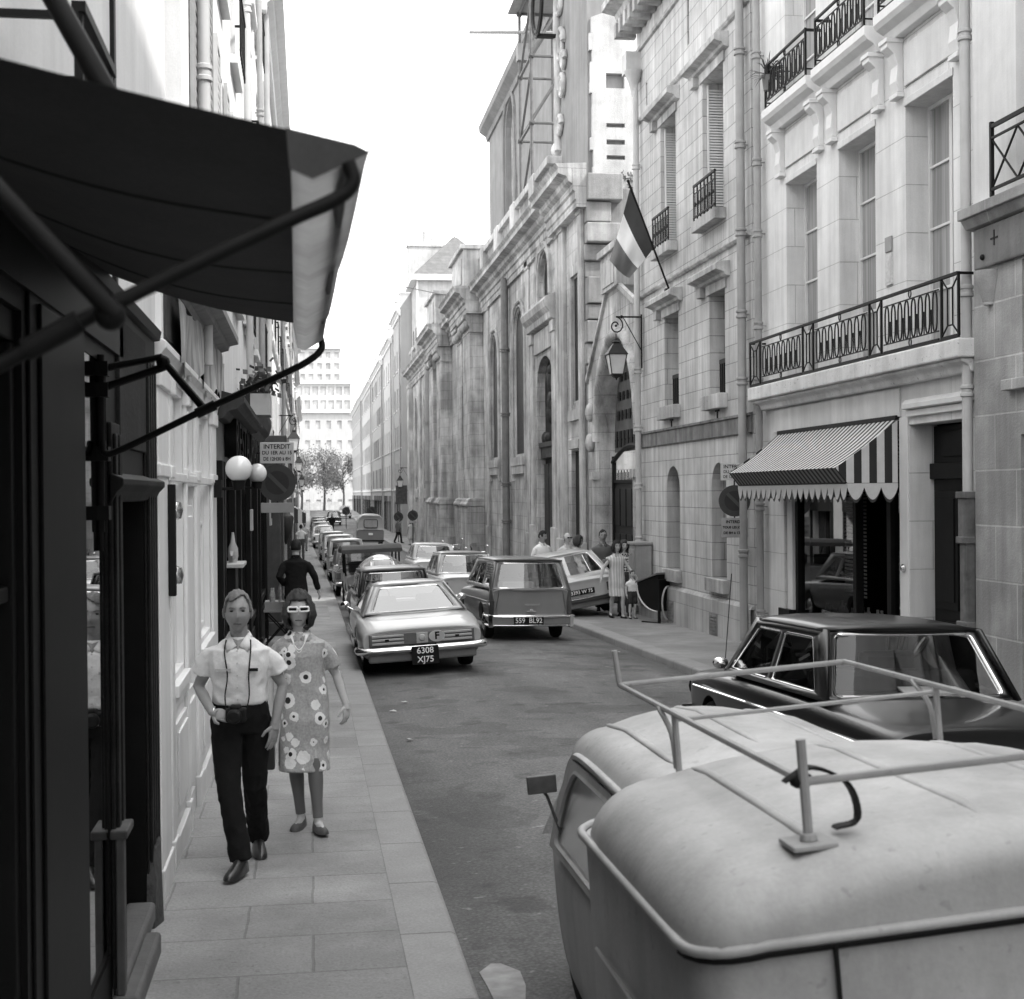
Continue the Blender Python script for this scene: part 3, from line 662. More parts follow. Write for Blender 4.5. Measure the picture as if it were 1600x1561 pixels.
# gate: fretted wooden tympanum over panelled leaves
gi = arch(1.45, 5.9, 3.3, 3.5, 2.6, 16)
mb = MB(); mb.poly([gi], lambda a, e: (a, .43, e))
mb.build('gate_tympanum', mat('gate_wood', .09, .7, var=.3, scale=3), g, fix=False)
mb = MB()
for z, h in ((3.42, .42), (4.12, .24), (4.62, .22), (5.1, .2), (5.5, .18)):
    hw = 2.1 if z < 3.6 else 2.1 * math.sqrt(max(.05, 1 - ((z - 3.5) / 2.6) ** 2)) * .92
    n = int(hw * 5)
    for k in range(n): u = 3.67 - hw + 2 * hw * (k + .5) / n; mb.box(u - .12, u + .1, .40, .42, z, z + h); mb.box(u - .16, u + .14, .39, .415, z + h * .4, z + h * .5)
mb.build('fretwork', M_IRON, g)
mb = MB(); mb.tube([(1.5 + 4.35 * k / 14, .36, 3.05 + .38 * math.sin(PI * k / 14)) for k in range(15)], .06, 8); mb.box(1.5, 1.6, .33, .43, -1.6, 3.2); mb.box(5.75, 5.85, .33, .43, -1.6, 3.2); mb.box(1.5, 5.85, .35, .41, 2.5, 2.58)
for k in range(26): u = 1.6 + k * .165; mb.tube([(u, .38, 2.55), (u, .38, 2.77 + .06 * (k % 2))], .014, 5)
mb.build('gate_frame', M_IRON, g, smooth=40)
mb = MB(); mb.box(1.6, 5.75, .39, .45, -1.6, 2.5)
for k in range(6): u = 1.7 + k * .68; mb.box(u, u + .56, .36, .395, -.9, -.1); mb.box(u, u + .56, .36, .395, .05, 1.2); mb.box(u, u + .56, .36, .395, 1.4, 2.35)
mb.build('gate_leaf', mat('dark_gate_paint', .022, .5, var=.2, streak=.3), g, bevel=.012)
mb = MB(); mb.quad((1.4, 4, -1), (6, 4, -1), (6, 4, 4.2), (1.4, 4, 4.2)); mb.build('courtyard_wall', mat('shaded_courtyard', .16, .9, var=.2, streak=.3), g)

# ---------------- the church
YC = 104.0
ch = root_right('stone_church', 'long weathered church with lancet windows, paired pilasters and balustrade', YC, 7.5, 'church')
U = lambda y: YC - y
Z0 = -1.8
def lanc(y0, y1, z0, z1, rise): return arch(U(y1), U(y0), z0, z1, rise, 9)
L2, L3, L4, L5 = lanc(48.6, 51.2, 3.55, 7.6, 1.25), lanc(55.5, 57.6, 3.6, 7.5, 1.1), lanc(89.3, 91.6, 2.6, 7.6, 1.1), lanc(97, 99, 2.6, 7.6, 1.1)
L1 = rect(U(39.65), U(38.55), 4.8, 8.4); SD = rect(U(39.95), U(38.5), Z0, 3.45)
DO = arch(U(46), U(43.1), Z0, 5.9, .75, 8); OC = arch(U(45.4), U(43.3), 8.45, 9.0, .95, 9)
holes = [L1, L2, L3, L4, L5, SD, DO, OC]
mb = MB(); facade(mb, rect(0, U(37.8), Z0, 10.6), holes, {id(DO): .28, id(L2): .08, id(L3): .08, id(L4): .06, id(L5): .06, id(L1): .08, id(SD): .12, id(OC): .16})
mb.quad((0, 0, Z0), (0, 6, Z0), (0, 6, 11), (0, 0, 11)); mb.build('aisle_wall', M_CH, ch, fix=False)
mb = MB(); ue = U(37.8); mb.box(ue - .6, ue, .01, 1.3, Z0, 10.6)
random.seed(11); z = 5.2
while z < 10.4:
    h = random.uniform(.4, .75); mb.box(ue - .3, ue + random.uniform(.05, .45), random.uniform(-.02, .03), random.uniform(.5, 1.2), z, z + h - .03); z += h
mb.build('broken_masonry', M_CHD, ch, bevel=.03)
for lp, nm in ((L2, .03), (L3, .03), (L4, .01), (L5, .01), (OC, .12)):
    window(ch, 0, 0, 0, 0, nm, arched=lp, frame=M_CHL)
w = window(ch, U(39.65), U(38.55), 4.8, 8.4, .03, 1, 1, frame=M_CHL, pane=M_LEAD)
def hoodmould(mb, lp, off, r):
    c0 = sum(p[0] for p in lp) / len(lp); pts = [(a + (off if a > c0 else -off) * (abs(a - c0) > .05), -.04, b + off * .8 * ((b - lp[2][1]) / max(.01, max(q[1] for q in lp) - lp[2][1]) if b > lp[2][1] else 0)) for a, b in lp]
    pts = [pts[1]] + pts[2:] + [pts[0]]
    mb.tube(pts, r, 6)
mb = MB()
for lp in (L2, L3, L4, L5): hoodmould(mb, lp, .34, .06); hoodmould(mb, lp, .12, .035)
hoodmould(mb, OC, .3, .1); hoodmould(mb, OC, .1, .05)
for lp in (L2, L3, L4, L5):
    a, e, zz = lp[0][0], lp[1][0], lp[0][1]; mb.box(a - .4, e + .4, -.12, 0, zz - .3, zz); mb.box(a - .5, a - .1, -.09, 0, zz - .85, zz - .3); mb.box(e + .1, e + .5, -.09, 0, zz - .85, zz - .3); mb.box(a - .1, e + .1, -.1, 0, zz - .6, zz - .3)
a, e = U(39.65), U(38.55); mb.box(a - .25, a, -.05, 0, 4.5, 8.7); mb.box(e, e + .2, -.05, 0, 4.5, 8.7); mb.box(a, e, -.05, 0, 8.4, 8.7); mb.box(a - .35, e + .3, -.1, 0, 4.3, 4.6); mb.box(a - .2, e + .2, -.12, 0, 3.5, 3.75)
mb.build('window_surround', M_CHL, ch, smooth=50)
# door bay
mb = MB(); a, e = U(46), U(43.1)
strip(mb, a - 1.0, e + .9, [(0, 7.55), (-.2, 7.6), (-.22, 7.8), (-.34, 7.95), (-.4, 8.15), (-.34, 8.25), (0, 8.4)])
for u in (a - .95, e + .35): mb.box(u, u + .55, -.09, 0, Z0, 7.5); mb.box(u - .05, u + .6, -.14, 0, 7.2, 7.55); mb.box(u - .06, u + .61, -.15, 0, Z0, 1.2)
mb.box(a - .2, e + .15, -.07, 0, 6.8, 7.5)
mb.build('door_portal', M_CHL, ch, bevel=.02)
mb = MB(); mb.poly([DO], lambda p, q: (p, .27, q)); dr = mb.build('church_door', M_BROWNW, ch)
mb = MB(); mb.box(a + .05, e - .05, .1, .27, 3.4, 3.75); mb.box(a, e, .04, .27, 3.75, 3.9); random.seed(2)
for k in range(16): mb.ball((random.uniform(a + .2, e - .2), .24, random.uniform(4.0, 6.2)), (random.uniform(.15, .35), .16, random.uniform(.15, .4)), 8, 6)
for k in range(3): mb.box(a + .1 + k * .95, a + .9 + k * .95, .2, .27, -.3, 3.2)
mb.build('door_carving', mat('carved_oak', .05, .6, var=.5, scale=5, streak=.3), dr, smooth=50)
mb = MB(); mb.box(U(40.1), U(38.3), .12, .14, Z0, 3.6); mb.build('side_door', M_BROWNW, ch)
# wall strips, paired pilasters with bases and capitals
mb = MB()
for y0, y1, p in ((37.82, 38.3, .1), (40.5, 41.2, .12), (41.6, 42.0, .07), (47.4, 48.0, .06), (53.0, 54.0, .08), (58.2, 59.0, .08), (86, 87, .15), (94, 95.2, .15), (102, 103.9, .3)):
    mb.box(U(y1), U(y0), -p, 0, Z0, 10.2); mb.box(U(y1) - .08, U(y0) + .08, -p - .04, 0, Z0, .9); mb.box(U(y1) - .06, U(y0) + .06, -p - .04, 0, 9.9, 10.2)
mb.build('wall_strip', M_CHL, ch, bevel=.02)
for y0, y1, p in ((60.3, 63.2, .75), (64.8, 66.9, .62), (73.8, 76.4, .75), (78.4, 81.3, .75)):
    mb = MB(); mb.box(U(y1), U(y0), -p, 0, Z0, 1.7); q = p - .16; mb.box(U(y1) + .1, U(y0) - .1, -q, 0, 1.7, 9.3)
    strip(mb, U(y1) - .04, U(y0) + .04, [(0, 1.7), (-p - .06, 1.7), (-p - .08, 1.8), (-p, 1.9), (-p + .04, 2.0), (-q, 2.05), (0, 2.05)])
    strip(mb, U(y1) + .02, U(y0) - .02, [(0, 9.2), (-q - .03, 9.22), (-q - .03, 9.3), (-q, 9.34), (-q, 9.4), (-p - .02, 9.75), (-p - .1, 9.78), (-p - .1, 9.95), (-p, 10.0), (0, 10.0)])
    for k in range(5):
        u = U(y1) + .25 + (y1 - y0 - .5) * k / 4; mb.ball((u, -q - .12, 9.55), (.2, .14, .2), 8, 6)
    mb.build('pilaster', M_CH, ch, bevel=.02)
# entablature along the aisle with breaks over the pilasters
mb = MB(); P = [(.02, 10.0), (-.1, 10.0), (-.1, 10.18), (-.14, 10.22), (-.14, 10.42), (-.2, 10.46), (-.2, 10.62), (-.32, 10.7), (-.36, 10.82), (-.6, 10.9), (-.6, 11.06), (-.68, 11.16), (.02, 11.2)]
strip(mb, 0, U(37.6), P)
for y0, y1 in ((60.1, 67.1), (73.6, 81.5)): strip(mb, U(y1), U(y0), [(a - .65 if a < 0 else a, b + .004) for a, b in P])
strip(mb, U(42.2), U(37.5), [(a - .16 if a < 0 else a, b + .003) for a, b in P]); mb.build('cornice', M_CH, ch)
mb = MB(); mb.box(0, U(43), -.1, .35, 11.2, 11.42); mb.box(0, U(43), -.12, .38, 12.45, 12.7)
for y in (46, 50.5, 55, 59.6, 68.3, 72.6, 83, 87.5, 92, 96.5, 101): mb.box(U(y) - .5, U(y) + .5, -.16, .42, 11.4, 12.72)
for y in (63.6, 77.6): mb.box(U(y) - 2.6, U(y) + 2.6, -.75, .42, 11.2, 12.9); mb.box(U(y) - 2.75, U(y) + 2.75, -.9, .5, 12.9, 13.1); mb.box(U(y) - 1.9, U(y) + 1.9, -.8, -.74, 11.5, 12.6)
mb.build('parapet', M_CHL, ch, bevel=.02)
mb = MB(); y = 43.4
while y < 103:
    if min(abs(y - q) for q in (46, 50.5, 55, 59.6, 68.3, 72.6, 83, 87.5, 92, 96.5, 101)) > .55 and min(abs(y - q) for q in (63.6, 77.6)) > 2.7:
        mb.lathe([(.08, 11.42), (.06, 11.55), (.11, 11.75), (.1, 11.9), (.05, 12.2), (.08, 12.3), (.08, 12.45)], (U(y), .1, 0), 6)
    y += .34
mb.build('balustrade', M_CHL, ch, smooth=50, stuff=True)
pipe(ch, U(52.2), -1.2, 10.3, .14, -.2, mat('old_lead_pipe', .2, .6, var=.25, streak=.3), (1.2, 2.6, 5.2, 7.6)); pipe(ch, U(84.4), -1.4, 10.3, .2, -.4, M_PIPE, (3, 6.5))
mb = MB(); mb.quad((0, .3, 11.2), (U(44), .3, 11.2), (U(44), 7, 12.6), (0, 7, 12.6)); mb.build('aisle_roof', M_SLATE, ch)
# nave rising behind
mb = MB(); nx = 2.5; NW = arch(U(70.6), U(67.3), 12.6, 20.2, 1.5, 9)
facade(mb, rect(U(77), U(56), 11, 22.2), [NW], .35, nx); mb.quad((U(56), nx, 11), (U(56), nx + 8, 11), (U(56), nx + 8, 22.2), (U(56), nx, 22.2)); mb.quad((U(77), nx, 11), (U(77), nx, 22.2), (U(77), nx + 8, 22.2), (U(77), nx + 8, 11)); mb.build('nave_wall', M_NAVE, ch, fix=False)
window(ch, 0, 0, 0, 0, nx + .3, arched=NW, frame=M_CHL, pane=mat('pale_window', .3, .4, var=.2))
mb = MB(); strip(mb, U(77.4), U(55.6), [(nx + .1, 21.7), (nx - .1, 21.7), (nx - .15, 21.95), (nx - .5, 22.2), (nx - .55, 22.5), (nx + .1, 22.5)]); hoodmould(mb, [(a, b) for a, b in NW], .3, .12)
mb.v = [(v[0], v[1] + (nx if abs(v[1]) < .4 else 0), v[2]) for v in mb.v]; mb.build('nave_cornice', M_NAVE, ch)
mb = MB(); mb.loft([[(U(77.4), nx - .5, 22.5), (U(55.6), nx - .5, 22.5), (U(55.6), nx + 8.5, 22.5), (U(77.4), nx + 8.5, 22.5)], [(U(76), nx + 4, 27), (U(57), nx + 4, 27), (U(57), nx + 4.2, 27), (U(76), nx + 4.2, 27)]]); mb.build('nave_roof', M_SLATE, ch)
mb = MB(); mb.loft([[(U(80), 1.0, 11), (U(76.8), 1.0, 11), (U(76.8), 6, 11), (U(80), 6, 11)], [(U(78), 2.4, 15.4), (U(76.8), 2.4, 15.4), (U(76.8), 5, 15.4), (U(78), 5, 15.4)]]); mb.build('buttress', M_NAVE, ch)
# tower stump with scrolls, white end face
mb = MB(); t0, t1 = U(43.4), U(38.9); mb.box(t0, t1, .35, 1.9, 11.1, 25)
tw = mb.build('tower_wall', M_NAVE, ch)
random.seed(14)
def jag(y0, z0, z1, d):
    P = []; z = z0
    while z < z1 - .05: h_ = random.uniform(.25, .6); o_ = random.uniform(-d, d); P += [(y0 + o_, z), (y0 + o_, min(z + h_, z1))]; z += h_
    return P
ho = [rect(.85, 1.38, z, z + h_) for z, h_ in ((13.6, .42), (12.5, .12), (12.02, .14), (11.6, .12))]
Lj, Rj = jag(.42, 11.1, 15.6, .06), jag(1.9, 11.1, 15.2, .16)
mb = MB(); fx_ = lambda a, b: (t1 + .16, a, b); mb.poly([Rj + [(1.5, 15.9), (.9, 15.75)] + Lj[::-1]] + ho, fx_)
for h_ in ho: mb.prism(h_, lambda a, b, d: (t1 + d, a, b), -.25, .16, caps=False)
mb.prism(Rj + [(1.5, 15.9), (.9, 15.75)] + Lj[::-1], lambda a, b, d: (t1 + d, a, b), .004, .16, caps=False)
z = 11.1
while z < 11.4: h_ = random.uniform(.3, .5); mb.box(t1 + .1, t1 + random.uniform(.2, .5), random.uniform(.4, .7), random.uniform(1.3, 2.0), z - .4, z + h_ - .42); z += h_
mb.build('buttress_face', M_CHW, ch, bevel=.02, label='bright white broken end face of the tower stump')
mb = MB(); mb.loft([[(t0 - 2.6, .5, 11.1), (t0, .5, 11.1), (t0, 1.7, 11.1), (t0 - 2.6, 1.7, 11.1)], [(t0 - 1.6, .5, 13), (t0, .5, 14.2), (t0, 1.7, 14.2), (t0 - 1.6, 1.7, 13)]]); mb.build('sloped_coping', M_CHL, ch)
mb = MB()
def volute(u, z, r, s=1, turns=2.2):
    pts = []
    for k in range(28):
        a = k / 27 * turns * 2 * PI; q = r * (1 - k / 32); pts.append((u + s * q * math.cos(a), .28, z + q * math.sin(a)))
    mb.tube(pts, [.1 * (1 - k / 45) for k in range(28)], 6)
volute(t0 + .7, 16.0, .55); volute(t0 + .9, 14.7, .4, -1); volute(t0 + .5, 13.6, .32); volute(t0 + .5, 17.4, .5, -1); volute(t0 + 1.2, 15.4, .28)
mb.tube([(t0 + .2, .28, 12.9), (t0 + .1, .28, 14), (t0 + .35, .28, 15), (t0 + .1, .28, 16.6), (t0 + .3, .28, 18)], .13, 6); mb.ball((t0 - .1, .3, 13.0), (.25, .2, .25), 10, 8)
mb.build('carved_scroll', M_CHL, ch, smooth=60)
mb = MB()
for r in (.95, .8): mb.tube([(t0 + .2 + r * math.cos(2 * PI * k / 24), -.35, 17.4 + r * math.sin(2 * PI * k / 24)) for k in range(24)], .05, 6, close=True)
mb.box(t0 + .1, t0 + .3, -.35, .4, 16.4, 16.5); mb.box(t0 + .1, t0 + .3, -.35, .4, 18.3, 18.4); mb.build('clock_ring', M_IRON, ch)
mb = MB(); random.seed(9)
for k in range(240):
    p = V((t1 + random.uniform(.0, .5), random.uniform(1.2, 2.0), random.uniform(9.4, 11.3))); s = .07; n = V((random.uniform(-1, 1), random.uniform(-1, 1), random.uniform(-1, 1))).normalized(); q = n.orthogonal().normalized() * s; w2 = n.cross(q)
    mb.quad(p + q, p + w2, p - q, p - w2)
ivy = thing('ivy_tuft', 'tuft of wild plants growing on the broken church corner', 'plant', (0, 0, 0))
ivy.location = (7.5, YC, 0); ivy.rotation_euler = (0, 0, -PI / 2); mb.build('leaves', mat('leaf_mid', .09, .7, var=.4, scale=8), ivy, fix=False)
# scaffolding
sf = thing('scaffolding', 'tubular steel scaffold tower with a long jutting pole above the church parapet', 'scaffold', (7.7, 50.5, 11.9))
mb = MB(); SP = [(0, 0), (0, -2.6), (1.2, 0), (1.2, -2.6)]
for x, y in SP: mb.tube([(x, y, -.4), (x, y, 13)], .058, 6)
for z in (.6, 3.1, 5.4, 7.7, 9.4, 11):
    mb.tube([(0, .2, z), (0, -2.8, z)], .052, 6); mb.tube([(-.1, 0, z), (1.4, 0, z)], .052, 6); mb.tube([(-.1, -2.6, z), (1.4, -2.6, z)], .052, 6); mb.box(-.09, .09, -.09, .09, z - .06, z + .06); mb.box(-.09, .09, -2.69, -2.51, z - .06, z + .06)
    mb.tube([(0, 0, z), (0, -2.6, z + 1.9)], .048, 6); mb.tube([(0, 0, z + .1), (1.2, 0, z + 2)], .048, 6); mb.tube([(0, -2.6, z + .1), (1.2, -2.6, z + 2)], .048, 6)
mb.tube([(-.0, .6, -.6), (-.15, .5, 4.5)], .045, 6)
mb.build('steel_tube', mat('scaffold_steel', .1, .5, var=.3, scale=5), sf, smooth=40)
mb = MB(); mb.tube([(-1.95, -1.0, 6.66), (1.5, -1.2, 6.7)], .06, 8); mb.build('jutting_pole', mat('pole_wood', .3, .7), sf, smooth=40)
mb = MB(); mb.box(-.4, 1.5, -2.8, .2, 7.75, 7.8); mb.box(-.1, .3, -.2, .2, 6.0, 6.6); mb.build('platform', mat('plank', .28, .8), sf)
# ================================================================== LEFT SIDE
def up_window(parent, u0, u1, z0, z1, shutters=None, rail=False, nz=3, y=.22, hood=False):
    window(parent, u0, u1, z0, z1, y, 2, nz, pane=M_DGLASS)
    if shutters:
        for s, ue in ((-1, u0), (1, u1)):
            mb = MB(); w = (u1 - u0) * .48
            a, e = (ue - w, ue - .01) if s < 0 else (ue + .01, ue + w)
            mb.box(a, a + .05, -.05, -.01, z0, z1); mb.box(e - .05, e, -.05, -.01, z0, z1); mb.box(a + .05, e - .05, -.048, -.012, z0, z0 + .08); mb.box(a + .05, e - .05, -.048, -.012, z1 - .08, z1)
            n = int((z1 - z0) / .09)
            for k in range(n): z = z0 + .08 + (z1 - z0 - .16) * k / n; mb.box(a + .05, e - .05, -.04, -.02, z, z + .055)
            mb.build('shutter', shutters, parent)
    if rail:
        mb = MB(); zt = z0 + .75; mb.box(u0 - .05, u1 + .05, -.14, -.1, zt - .03, zt); mb.box(u0 - .05, u1 + .05, -.13, -.11, z0 + .06, z0 + .08)
        n = max(4, int((u1 - u0) / .14))
        for k in range(n + 1): u = u0 + (u1 - u0) * k / n; mb.box(u - .01, u + .01, -.13, -.11, z0, zt)
        for k in range(n): u = u0 + (u1 - u0) * (k + .5) / n; mb.tube([(u + .05 * math.cos(q), -.12, z0 + .4 + .16 * math.sin(q)) for q in [j * PI / 4 for j in range(8)]], .008, 4, close=True)
        mb.box(u0 - .06, u0 - .04, -.14, 0, zt - .03, zt); mb.box(u1 + .04, u1 + .06, -.14, 0, zt - .03, zt); mb.build('window_railing', M_IRON, parent)
    mb = MB(); mb.box(u0 - .1, u1 + .1, -.09, .02, z0 - .1, z0); mb.build('window_sill', M_TRIM, parent)

# ---------------- near dark shop
a = root_left('dark_shop_house', 'near building with black painted shopfront and worn wooden doorway under the dark awning', 0)
u0, u1 = -45, 8.25
hsh = [rect(1.0, 4.55, .25, 2.85), rect(5.78, 6.38, .25, 2.85), rect(6.7, 7.75, -.3, 2.25)]
mb = MB(); facade(mb, rect(u0, u1, -.6, 3.15), hsh + [rect(-6, -1, .3, 2.8)], .3); a1 = mb.build('shop_wall', M_DARKW, a, fix=False)
mb = MB(); hu = [rect(q, q + 1.2, z, z + 2) for q in (-27, -23, -19, -15, -11, -7, -3, 2.3, 5.4) for z in (6.6, 9.6)]
facade(mb, rect(u0, u1, 3.15, 13.5), hu, .28); mb.quad((u1, 0, 3.15), (u1, 0, 13.5), (u1, 9, 13.5), (u1, 9, 3.15)); mb.quad((u0, 0, -1), (u0, 9, -1), (u0, 9, 13.5), (u0, 0, 13.5)); mb.quad((u0, 0, 13.5), (u1, 0, 13.5), (u1, 9, 13.5), (u0, 9, 13.5)); mb.quad((u0, 9, 13.5), (u1, 9, 13.5), (u1, 9, -1), (u0, 9, -1)); mb.build('upper_wall', M_PLAST2, a, fix=False)
for h in hu: up_window(a, h[0][0], h[1][0], h[0][1], h[2][1])
mb = MB(); mb.box(4.62, 5.72, -.012, 0, -.5, 3.1); mb.box(4.75, 5.55, -.025, -.012, .5, 2.9); mb.build('black_pilaster', M_DARKW, a, bevel=.012)
sw = MB(); sw.box(1.0, 4.55, .02, .14, .25, .33); sw.box(1.0, 4.55, .02, .14, 2.75, 2.85); sw.box(1.0, 1.1, .02, .14, .33, 2.75); sw.box(4.47, 4.55, .02, .14, .33, 2.75); sw.box(2.7, 2.78, .02, .14, .33, 2.75); sw.box(1.1, 4.47, .03, .13, 1.95, 2.0)
sw.box(5.78, 5.82, .01, .14, .25, 2.85); sw.box(6.36, 6.38, .0, .14, .25, 2.85); sw.box(5.82, 6.36, .01, .14, .25, .31)
w = sw.build('shop_window', M_DARKW, a, bevel=.008)
mb = MB(); mb.quad((1.1, .07, .33), (4.47, .07, .33), (4.47, .07, 2.75), (1.1, .07, 2.75)); mb.quad((5.82, .004, .31), (6.36, .004, .31), (6.36, .004, 2.85), (5.82, .004, 2.85)); mb.build('pane', glass('near_shop_glass', .5, 1.2), w)
mb = MB(); mb.box(.9, 6.5, 1.6, 1.65, -.3, 3.1); mb.box(.9, 6.5, .3, 1.6, -.3, -.25); mb.box(.9, 6.5, .3, 1.6, 3.0, 3.05); mb.box(.85, .9, .3, 1.65, -.3, 3.05); mb.box(6.45, 6.5, .3, 1.65, -.3, 3.05); mb.build('shop_interior', M_DKROOM, a)
mb = MB(); random.seed(21)
for k in range(26): mb.ball((random.uniform(1.3, 4.3), random.uniform(.35, 1.1), random.uniform(.4, 1.4)), (random.uniform(.06, .16), .1, random.uniform(.08, .2)), 8, 6)
for z in (.9, 1.5, 2.1): mb.box(1.2, 4.4, .7, 1.2, z, z + .03)
mb.build('window_display', mat('dim_goods', .06, .4, var=.7, scale=7), a, smooth=40)
mb = MB(); mb.box(6.4, 6.68, -.02, .0, -.3, 2.6); mb.box(6.43, 6.5, -.035, -.02, -.3, 2.55); mb.box(6.56, 6.64, -.035, -.02, -.3, 2.55); mb.box(7.76, 8.22, -.012, .0, .12, 3.1)
for k in range(4): mb.box(7.79 + k * .11, 7.85 + k * .11, -.03, -.012, .15, 3.0)
strip(mb, 6.4, 8.2, [(0, 2.24), (-.02, 2.25), (-.04, 2.29), (-.07, 2.32), (-.07, 2.35), (0, 2.38)]); mb.box(6.7, 7.75, -.02, .05, 2.5, 3.1)
mb.build('door_frame', M_BROWNW, a, bevel=.012)
mb = MB(); mb.box(6.72, 7.73, .22, .27, -.3, 2.22)
for k in range(5): mb.box(6.8 + k * .18, 6.92 + k * .18, .19, .22, -.2, 2.1)
mb.build('house_door', M_BROWNW, a, bevel=.01)
mb = MB(); mb.loft([[(8.18, -.02, -.1), (8.02, -.06, -.1), (7.86, -.08, -.1), (7.7, -.04, -.1), (7.7, 0, -.1), (8.18, 0, -.1)], [(8.16, -.02, .22), (8.02, -.05, .2), (7.88, -.06, .23), (7.75, -.05, .21), (7.75, 0, .22), (8.16, 0, .22)], [(8.1, -.02, .36), (8.0, -.05, .38), (7.9, -.05, .36), (7.82, -.02, .35), (7.82, 0, .35), (8.1, 0, .36)]]); mb.build('guard_stone', mat('dark_guard_stone', .06, .8, var=.6, scale=8, speck=.4, bump=.8), a, smooth=60)
mb = MB(); mb.box(6.35, 7.3, -.12, 0, -.3, .07); mb.box(6.4, 7.7, -.05, .1, .0, .11); mb.build('door_step', mat('worn_step', .12, .85, var=.2, scale=4, bump=.3), a, bevel=.02)
mb = MB(); mb.box(6.37, 6.43, -.06, -.022, .07, .78); mb.box(6.36, 6.6, -.075, -.0, .76, .8); mb.build('low_post', mat('grey_wood', .09, .7, var=.3, scale=5, streak=.4), a, bevel=.008)
mb = MB(); mb.box(1, 4.6, -.03, 0, -.4, .2); mb.box(1.1, 4.5, -.05, -.03, -.3, .12); mb.build('stall_riser', M_DARKW, a, bevel=.01)
mb = MB(); mb.box(u0, 8.2, -.02, 0, 2.92, 3.14); strip(mb, u0, 8.2, [(0, 3.14), (-.05, 3.15), (-.06, 3.2), (0, 3.22)]); mb.build('fascia_board', M_DARKW, a)
mb = MB(); mb.box(4.2, 4.86, -.255, -.215, 3.67, 3.7); mb.box(4.85, 4.875, -.235, 0, 3.65, 3.67); mb.box(4.2, 4.225, -.235, 0, 3.65, 3.67); mb.box(4.85, 4.875, -.235, 0, 3.2, 3.22)
for u in (4.22, 4.84): mb.box(u - .012, u + .012, -.245, -.22, 3.2, 3.67)
for k in range(6):
    u = 4.25 + k * .1; mb.tube([(u, -.235, 3.24), (u + .1, -.235, 3.64)], .008, 5); mb.tube([(u + .1, -.235, 3.24), (u, -.235, 3.64)], .008, 5)
mb.box(4.2, 4.86, -.245, -.22, 3.2, 3.23); mb.build('window_railing', M_IRON, a)
mb = MB(); mb.box(6.62, 6.68, -.02, 0, 3.2, 13.4); mb.build('wall_seam', M_IRON, a)

# ---------------- the big dark awning
aw = thing('shop_awning', 'large dark canvas awning with pale front border over the near left shop', 'awning', (WL, 0, 0), PI / 2)
nu, nv = 8, 10; pts = []
def near(t): return V((2.2, 0 - .858 * t, 3.04 - .208 * t - .008 * math.sin(PI * t)))
def far(t): return V((6.1, .0 - .82 * t, 3.225 - .22 * t - .03 * math.sin(PI * t)))
mb = MB(); mb.add([near(j / nv).lerp(far(j / nv), i / nu) + V((0, 0, -.035 * math.sin(PI * i / nu) * math.sin(PI * j / nv))) for i in range(nu + 1) for j in range(nv + 1)], [(i * 11 + j, i * 11 + j + 1, i * 11 + j + 12, i * 11 + j + 11) for i in range(nu) for j in range(nv)])
mb.build('canopy', M_CANV, aw, fix=False, smooth=80)
for q in (.24, .5, .76):
    mb = MB(); mb.tube([near(j / nv).lerp(far(j / nv), q) + V((0, 0, -.035 * math.sin(PI * q) * math.sin(PI * j / nv) - .002)) for j in range(nv + 1)], .004, 5, flat=2.5); mb.build('canvas_seam', mat('canvas_seam', .055, .9), aw)
def _trans():
    t = NT('pale_awning_cloth'); t.n.remove(t.b); d = t.new('ShaderNodeBsdfDiffuse'); q = t.new('ShaderNodeBsdfTranslucent'); m = t.new('ShaderNodeMixShader'); m.inputs[0].default_value = .55
    v = t.map(t.noise(5, 4), .3, .7, .26, .38); t.l.new(v, d.inputs[0]); t.l.new(v, q.inputs[0])
    t.l.new(d.outputs[0], m.inputs[1]); t.l.new(q.outputs[0], m.inputs[2]); t.l.new(m.outputs[0], t.n['Material Output'].inputs[0]); return t.m
M_TRANS = _trans()
rows = [[V((2.2, -.858, 2.83)), V((2.2, -.857, 2.775)), V((2.2, -.89, 2.76)), V((2.2, -.975, 2.80)), V((2.17, -.99, 2.84))], [V((6.1, -.82, 3.0)), V((6.1, -.837, 2.909)), V((6.1, -.87, 2.9)), V((6.1, -.946, 2.945)), V((6.1, -.95, 2.98))]]
mb = MB(); mb.add([rows[0][j].lerp(rows[1][j], i / 10) + V((0, 0, .012 * math.sin(i * 1.7))) for i in range(11) for j in range(5)], [(i * 5 + j, i * 5 + j + 1, i * 5 + j + 6, i * 5 + j + 5) for i in range(10) for j in range(4)])
mb.build('front_border', M_TRANS, aw, fix=False, smooth=70)
mb = MB(); mb.tube([(2.22, -.94, 2.795), (4.1, -.94, 2.875), (6.1, -.93, 2.96)], .012, 8); mb.build('front_rail', M_IRON, aw, smooth=60)
mb = MB(); mb.add([(2.195, -.85, 2.835), (2.195, -.955, 2.812), (2.195, -.98, 2.80), (2.195, -.89, 2.757), (2.195, -.855, 2.772)], [(0, 1, 2, 3, 4)]); mb.build('end_flap', M_CANV, aw, fix=False)
arm = MB(); arm.tube(crv([(2.2, .0, 2.24), (2.2, -.423, 2.469), (2.2, -.563, 2.547), (2.2, -.706, 2.621), (2.2, -.852, 2.693), (2.2, -.926, 2.728), (2.2, -.952, 2.755), (2.2, -.945, 2.785)]), .012, 10); arm.tube([(2.2, -.46, 2.49), (2.2, -.54, 2.535)], .018, 10); arm.build('folding_arm', M_IRON, aw, smooth=60)
